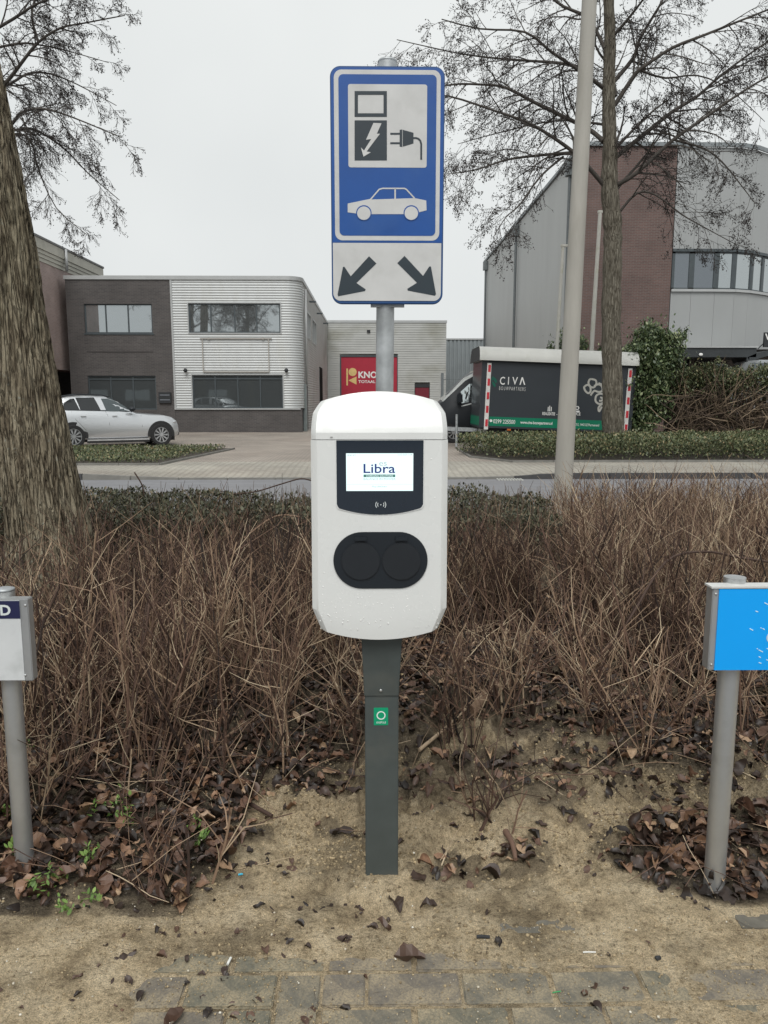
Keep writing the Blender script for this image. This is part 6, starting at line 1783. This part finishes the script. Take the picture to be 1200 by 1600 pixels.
def plant(n, xr, yr_, tmpl, keepf, s0=.85, s1=1.15, name='bare_stems', label='', tone=0.0):
    x = rng.uniform(*xr, n * 5); y = rng.uniform(*yr_, n * 5); k_ = rng.random(n * 5) < keepf(x, y); x, y = x[k_][:n], y[k_][:n]; n = len(x)
    s_ = rng.uniform(s0, s1, n); S = np.stack([s_ * rng.uniform(.85, 1.3, n), s_ * rng.uniform(.85, 1.3, n), s_], -1)
    me = scatter_mesh(name, tmpl, np.stack([x, y, bed_z(x, y)], -1), rotmats(rng.uniform(0, 6.3, n), rng.normal(0, .09, n), rng.uniform(0, 6, n)), S, rng.integers(0, len(tmpl), n), rng.normal(tone, .13, n), M_stem)
    o = link_mesh(name, me); stuff(o); tag(o, label, 'shrubbery'); return o
def visx(x, y, mrg=.35): return np.abs(x - .01 * y) < .52 * y + mrg
trunkgap = lambda x, y: np.hypot(x - cxs[1], y - YN_) > .42
def k_back(x, y):
    fy = np.interp(x, [-3, -.9, -.5, -.2, .2, .7, 1.0, 1.4, 3], [2.3, 2.35, 2.55, 3.2, 3.7, 3.8, 3.4, 2.9, 2.5])
    return (y > fy) * trunkgap(x, y) * visx(x, y) * (.45 + .55 * sstep(.35, .6, fbm(x * 1.7, y * 1.7, 2, 6)))
plant(145, (-2.6, 2.9), (2.3, 4.2), TALL, k_back, .80, 1.15, 'bare_shrub_stems', 'mass of upright brown cut-back shrub stems filling the bed')
def k_right(x, y): return (y > 2.7) * (x > .25) * visx(x, y)
plant(115, (.2, 3.9), (3.6, 6.8), PALE, lambda x, y: (x > np.interp(y, [3.6, 5.2, 6.8], [1.0, 1.4, 1.7])) * visx(x, y), .82, 1.08, 'pale_shrub_stems', 'straw-coloured shrub stems at the back right of the bed')
plant(80, (.2, 3.9), (4.2, 6.6), TALL, lambda x, y: (x > np.interp(y, [4.2, 6.6], [1.15, 1.65])) * visx(x, y), .76, .93, 'bare_shrub_stems', 'brown shrub stems at the back right of the bed')
plant(85, (-2.6, 1.0), (3.9, 5.1), TALL, lambda x, y: trunkgap(x, y) * visx(x, y), .66, .86, 'bare_shrub_stems', 'brown shrub stems in front of the dull green hedge')
plant(70, (-2.2, 2.0), (2.05, 3.5), LOW, lambda x, y: (y > np.interp(x, [-2, -.6, -.45, -.2, .3, .8, 1.3, 2], [1.95, 2.0, 2.15, 2.5, 2.55, 2.5, 2.35, 2.1])) * visx(x, y), .7, 1.1, 'low_twigs', 'short broken twigs standing in the leaf litter', .05)

# single shrubs that stand clear at the front of the bed
def bush(px, py, seed, H, n, splay, label, tone=0.0, rzz=0.0):
    b_ = G(px, py, .04); z_ = float(bed_z(b_.x, b_.y)); k = clump(seed, H, n, splay, .7, .035); k.t = [min(1, max(0.01, t + tone)) for t in k.t]
    o = k.build('bare_shrub', M_stem, fixn=False); o.location = (b_.x, b_.y, z_); o.rotation_euler = (0, 0, rzz)
    tag(o, label, 'shrub', 'cut-back shrubs standing clear at the front of the bed'); return o
bush(238, 1205, 1, .62, 12, .38, 'forked brown shrub rising from the leaf litter midway between left sign and charger')
bush(120, 1190, 2, .55, 9, .30, 'thin dark shrub just right of the white sign pole')
bush(330, 1150, 3, .66, 12, .34, 'pale-twigged shrub left of the charger post above the sand', .12)
bush(430, 1180, 4, .60, 9, .25, 'upright brown shrub nearest the left side of the charger post')
bush(725, 1195, 5, .50, 10, .34, 'dark many-stemmed shrub just right of the charger post')
bush(790, 1160, 6, .55, 7, .40, 'leaning dark shrub with crossed stems right of the charger')
bush(905, 1165, 7, .55, 8, .30, 'shrub with straight stems between the charger and the blue sign')
bush(1010, 1205, 8, .58, 11, .42, 'splayed shrub just left of the blue sign pole', .05)
bush(1170, 1180, 9, .60, 10, .32, 'brown shrub standing behind the blue sign pole at right')
bush(735, 1275, 10, .14, 3, .35, 'two short dark cut stumps in the sand right of the post', -.1)
bush(800, 1290, 11, .12, 3, .5, 'low snapped twig stump leaning in the loose sand', -.1)
bush(290, 1370, 12, .22, 5, .5, 'short bent stems at the sandy edge of the leaf litter', 0)
bush(40, 1290, 13, .3, 6, .5, 'low twiggy stems around the foot of the white sign pole', .1)

# dull green hedge behind the stems
polyH = [Vector((-3.6, 5.2, 0)), Vector((1.35, 5.2, 0)), Vector((1.5, 6.7, 0)), Vector((-4.4, 6.7, 0))]
nh = thing('clipped_hedge', (-1.2, 6, 0), 'dull dark green clipped hedge along the back of the bed by the road', 'hedge')
stuff(foliage('leaves', M_nearhedge, 85000, strip_pos(polyH, .50, .25, z0=0.0), .016, .036, nh))
k = MB()
for i in range(2600):
    x_ = random.uniform(-3.9, 1.45); y_ = random.uniform(5.2, 6.7); h_ = random.uniform(.33, .60) 
    lean = Vector((random.gauss(0, .12), random.gauss(0, .1), 0))
    k.tube([(x_, y_, .0), Vector((x_, y_, h_ * .6)) + lean * .5, Vector((x_, y_, h_)) + lean], [.0045, .003, .0016], 3, tone=random.random() * .75, cap=False)
stuff(k.build('stems', M_hedgewood, nh, fixn=False))
# a long arching cane over the hedge, and one between the stems
for pts_, lab, Yc in (([(345,868,4.6),(370,850,4.7),(415,815,4.8),(440,805,4.8),(470,808,4.9)], 'long pale arching cane lying over the stems left of the charger', 0),
                      ([(365,772,6.0),(400,768,6.0),(440,756,6.0),(470,748,6.0),(490,752,6.0)], 'dark thin cane arching above the hedge against the road', 0),
                      ([(935,1025,3.0),(985,965,3.05),(1040,878,3.3),(1100,862,3.4),(1160,872,3.4),(1230,882,3.4)], 'long cane arching through the stems behind the blue sign', 0),
                      ([(210,738,6.0),(222,758,6.0),(225,775,6.0)], 'short curled cane sticking up from the hedge against the road', 0)):
    k = MB(); k.tube(smooth_path([P(*q) for q in pts_], 4), .0055 if Yc == 0 else .004, 5, tone=.6 if 'pale' in lab else .2); o = k.build('cane', M_stem, fixn=False, smooth=True); tag(o, lab, 'cane')
# woody branches lying on the ground
def branch(pl, r0, r1, label, tone, name='fallen_branch', zoff=.012):
    P_ = []
    for x, y in pl:
        q = G(x, y, .05); P_.append(Vector((q.x, q.y, float(bed_z(q.x, q.y)) + r0 + zoff)))
    P_ = smooth_path(P_, 4); k = MB(); k.tube(P_, list(np.linspace(r0, r1, len(P_))), 8, tone=tone)
    o = k.build(name, M_stem, smooth=True, angle=.9); tag(o, label, 'branch'); return o
branch([(628,1072),(655,1058),(690,1050),(722,1062)], .021, .013, 'thick dark sawn branch with pale cut end lying right of the charger post', .1)
pe = G(630, 1073, .05); k = MB(); k.cyl((pe.x - .002, pe.y - .004, float(bed_z(pe.x, pe.y)) + .034), (pe.x - .012, pe.y - .01, float(bed_z(pe.x, pe.y)) + .034), .02, 12); o = k.build('sawn_end', M('fresh_cut_wood', (.62, .48, .27), .7)); tag(o, 'pale sawn wood disc showing beside the right edge of the charger post', 'wood piece')
pe = G(564, 1084, .05); k = MB(); k.cyl((pe.x, pe.y, float(bed_z(pe.x, pe.y)) + .03), (pe.x - .01, pe.y + .06, float(bed_z(pe.x, pe.y)) + .03), .011, 10); o = k.build('sawn_end', M('fresh_cut_wood', (.62, .48, .27), .7)); tag(o, 'small pale sawn stub just left of the charger post', 'wood piece')
branch([(262,1195),(300,1210),(335,1235),(425,1275)], .012, .006, 'dark bent branch on the litter running down to the sand', .2)
branch([(60,1252),(130,1248),(215,1250)], .006, .004, 'reddish stick lying flat in the leaves right of the white sign', .45)
branch([(118,1110),(125,1085),(165,1100),(225,1135),(250,1170)], .008, .006, 'grey green arching branch above the leaves right of the white sign', .5, zoff=.12)
branch([(655,1195),(700,1170),(760,1130),(838,1112)], .007, .003, 'yellowish leaning cane right of the charger post', .85, zoff=.05)
branch([(735,1145),(770,1120),(808,1108)], .028, .02, 'broken piece of orange brown bark on the soil right of the charger', .62, 'bark_piece', 0)
branch([(790,1300),(800,1318),(806,1340)], .010, .006, 'reddish brown stick half sunk in the sand right of the post', .5)
branch([(690,1340),(697,1322),(700,1300)], .0022, .0018, 'thin white straw standing in the sand right of the post', 1.0)

# fallen leaves
def dleaf(seed):
    r = random.Random(seed); L, W = 1.0, r.uniform(.24, .42); nl = 5; v = []; curl = r.uniform(-.9, 1.1); bend = r.uniform(-.8, .8)
    for i in range(nl + 1):
        t = i / nl; w = W * math.sin(PI * min(1, t * .93 + .05)) ** .75
        cz_ = bend * (t - .5) ** 2 + r.uniform(-.09, .09)
        for s_ in (-1, 0, 1): v.append((s_ * w * (1 - abs(curl) * .35) + r.uniform(-.02, .02), t * L - .5, cz_ + abs(s_) * curl * w * 1.1 + r.uniform(-.09, .09)))
    f = []
    for i in range(nl):
        for s_ in (0, 1): a = i*3 + s_; f += [(a, a+1, a+4), (a, a+4, a+3)]
    return np.array(v), np.array(f), np.zeros(len(v))
DL = [dleaf(i) for i in range(12)]
M_leaf = MR('fallen_leaf', [(0, (.020, .014, .011)), (.35, (.058, .034, .024)), (.62, (.130, .070, .045)), (.82, (.24, .135, .080)), (1, (.42, .29, .18))], .5, 90)
def leaves(n, xr, yr_, keepf, s0, s1, name, label, lo=0, hi=1, tilt=.6):
    x = rng.uniform(*xr, n * 5); y = rng.uniform(*yr_, n * 5); k_ = rng.random(n * 5) < keepf(x, y); x, y = x[k_][:n], y[k_][:n]; n = len(x)
    z = bed_z(x, y) + rng.uniform(.002, .04, n) * (1 - .9 * sand_mask(x, y))
    me = scatter_mesh(name, DL, np.stack([x, y, z], -1), rotmats(rng.uniform(0, 6.3, n), rng.normal(0, tilt, n), rng.normal(0, tilt, n)), s0 + (s1 - s0) * rng.random(n) ** 1.4, rng.integers(0, 12, n), lo + (hi - lo) * rng.random(n) ** 1.5, M_leaf)
    o = link_mesh(name, me); stuff(o); tag(o, label, 'leaf litter')
litk = lambda x, y: (1 - sand_mask(x, y)) ** 1.5 * (y > 1.78) * visx(x, y, .3) * (1 - .6 * np.exp(-(((x - .35) / .5) ** 2 + ((y - 2.65) / .4) ** 2)))
leaves(24000, (-2.7, 2.9), (1.80, 4.8), litk, .014, .062, 'leaf_litter', 'wet brown leaf litter covering the planting bed')
leaves(230, (-1.3, 1.4), (1.45, 2.8), lambda x, y: sand_mask(x, y) * (.04 + sstep(.53, .62, fbm(x * 5 + 3, y * 5, 3, 0))), .010, .034, 'strewn_leaves', 'few small dark leaf scraps strewn on the sand', 0, .7, .25)
lm = []
for i, (v, t, a) in enumerate(DL):
    for tone in (.22, .45, .62, .82):
        me = bpy.data.meshes.new('dead_leaf'); me.from_pydata(v.tolist(), [], t.tolist()); at = me.attributes.new('rnd', 'FLOAT', 'POINT'); at.data.foreach_set('value', np.full(len(v), tone, np.float32)); me.materials.append(M_leaf); lm.append(me)
def lay_leaf(px, py, s_, me=None, up=.025, tl=.45):
    q = G(px, py, .05); o = bpy.data.objects.new('dead_leaf', me or random.choice(lm)); COL.objects.link(o); o.parent = bed
    o.location = (q.x, q.y, float(bed_z(q.x, q.y)) + up); o.scale = (s_,) * 3; o.rotation_euler = (random.gauss(0, tl), random.gauss(0, tl), random.uniform(0, 6.3))
cnt = 0
while cnt < 210:
    if random.random() < .68: px, py = random.uniform(2, 400), random.uniform(1090, 1395)
    else: px, py = random.uniform(1000, 1198), random.uniform(1230, 1400)
    q = G(px, py, .05)
    if sand_mask(np.array(q.x), np.array(q.y)) > .35: continue
    lay_leaf(px, py, random.uniform(.04, .07)); cnt += 1
for px, py, s_ in ((600,1425,.05),(618,1388,.06),(640,1470,.075),(195,1470,.05),(270,1562,.055),(350,1488,.03),(510,1190,.075),(495,1230,.06),(530,1150,.06),(780,1215,.05),(670,1395,.045),(875,1248,.05),(905,1250,.06)):
    lay_leaf(px, py, s_, random.choice(lm[0::4] + lm[1::4]), .007, .12)
# thin dry straws and fine twigs lying about
sticks = []
for i in range(8):
    r = random.Random(900 + i); k = MB(); p_ = [Vector((0, -.5, 0))]; d_ = Vector((0, 1, 0))
    for q in range(4): d_ = (d_ + Vector((r.gauss(0, .22), 0, r.gauss(0, .16)))).normalized(); p_.append(p_[-1] + d_ * .25)
    k.tube(p_, [.007, .0065, .006, .005, .003], 3, cap=False); sticks.append(k.arrays())
def strewn(n, xr, yr_, keepf, s0, s1, name, label, lo, hi, up, tilt=.25):
    x = rng.uniform(*xr, n * 5); y = rng.uniform(*yr_, n * 5); k_ = rng.random(n * 5) < keepf(x, y); x, y = x[k_][:n], y[k_][:n]; n = len(x)
    z = bed_z(x, y) + rng.uniform(.004, up, n)
    me = scatter_mesh(name, sticks, np.stack([x, y, z], -1), rotmats(rng.uniform(0, 6.3, n), rng.normal(0, tilt, n), np.zeros(n)), rng.uniform(s0, s1, n), rng.integers(0, 8, n), rng.uniform(lo, hi, n), M_stem)
    o = link_mesh(name, me); stuff(o); tag(o, label, 'twigs')
strewn(1500, (-2.2, 2.4), (1.86, 4.2), litk, .08, .30, 'fine_twigs', 'fine dry twigs and straw tangled over the leaf litter', .1, 1.0, .10, .35)
strewn(900, (-2.6, 2.9), (2.4, 5.0), lambda x, y: visx(x, y) * (y > 2.45) * 1.0, .10, .28, 'tangled_twigs', 'thin tangled twigs caught between the shrub stems', .1, .95, .42, .75)
strewn(120, (-1.3, 1.5), (1.45, 2.7), lambda x, y: sand_mask(x, y), .02, .07, 'straw_bits', 'little straw and twig bits lying on the sand', .0, .9, .008, .08)

# small green weeds
M_weed = MR('weed_green', [(0, (.07, .13, .025)), (.6, (.13, .22, .045)), (1, (.22, .32, .08))], .6)
WL = ['at the foot of the white sign pole', 'in front of the white sign pole, left of a pair', 'in front of the white sign pole, right of a pair', 'in the middle of the left leaf pile front', 'above the middle of the leaf pile, left sprig', 'largest sprig in the middle of the leaf pile', 'lowest of the sprigs in the middle of the leaf pile', 'upper sprig by the sandy edge left of the charger', 'lower sprig by the sandy edge left of the charger', 'highest up, right of the white sign pole', 'at the sandy front edge of the leaves', 'at the left picture edge behind the white sign pole', 'smallest, at the front edge of the leaves']
for i, (px, py, s_) in enumerate(((28,1340,1.1),(60,1385,1.0),(85,1372,1.0),(135,1345,1.2),(150,1275,.9),(185,1272,1.3),(200,1290,1.0),(305,1300,.8),(315,1320,.8),(42,1185,.8),(140,1400,.8),(8,1290,1.0),(100,1405,.7))):
    q = G(px, py, .05); n_ = int(34 * s_)
    az = rng.uniform(0, 6.3, n_); r_w = rng.uniform(.0, .032 * s_, n_); pos = np.stack([r_w * np.cos(az), r_w * np.sin(az), rng.uniform(.0, .05 * s_, n_)], -1)
    me = scatter_mesh('weed', LEAFT, pos, rotmats(rng.uniform(0, 6.3, n_), rng.uniform(.1, 1.1, n_)), rng.uniform(.009, .021, n_), rng.integers(0, 3, n_), rng.random(n_), M_weed)
    o = bpy.data.objects.new('weed', me); COL.objects.link(o); o.location = (q.x, q.y, float(bed_z(q.x, q.y)) + .01)
    tag(o, 'green weed sprig ' + WL[i], 'weed', 'green weeds in the leaf litter at the left')
# litter scraps
def scrap(px, py, L, r, ang, mat, name, label, cat):
    q = G(px, py, .01); z_ = max(float(bed_z(q.x, q.y)), .001) + r
    d_ = Vector((math.cos(ang), math.sin(ang), 0)) * L / 2; c_ = Vector((q.x, q.y, z_)); k = MB(); k.tube([c_ - d_, c_ - d_ * .3 + Vector((0, 0, r * .3)), c_ + d_], [r, r * 1.05, r * .95], 8); tag(k.build(name, mat), label, cat)
scrap(376, 1373, .012, .0025, .3, M('light_blue_scrap', (.05, .45, .65), .5), 'plastic_scrap', 'tiny light blue plastic scrap on the dark soil left of the post', 'litter')
scrap(755, 1464, .032, .004, -.05, M_blackmat, 'black_tube_piece', 'short black tube piece lying on the edging right of centre', 'litter')
scrap(921, 1485, .030, .0018, 0.0, M('white_stick', (.7, .7, .66), .5), 'white_stick', 'short white plastic stick lying on the paving bricks', 'litter')
scrap(358, 1498, .022, .003, 1.4, M('white_stick', (.7, .7, .66), .5), 'paper_scrap', 'small upright white paper scrap on the paving joint at left', 'litter')
scrap(1028, 1497, .012, .005, 0.4, M_blackmat, 'dark_seed_ball', 'small round dark seed ball on the paving at right', 'litter')
scrap(870, 1545, .02, .0012, .2, M('green_scrap', (.04, .30, .10), .6), 'green_thread', 'thin green plastic thread on the paving bricks', 'litter')
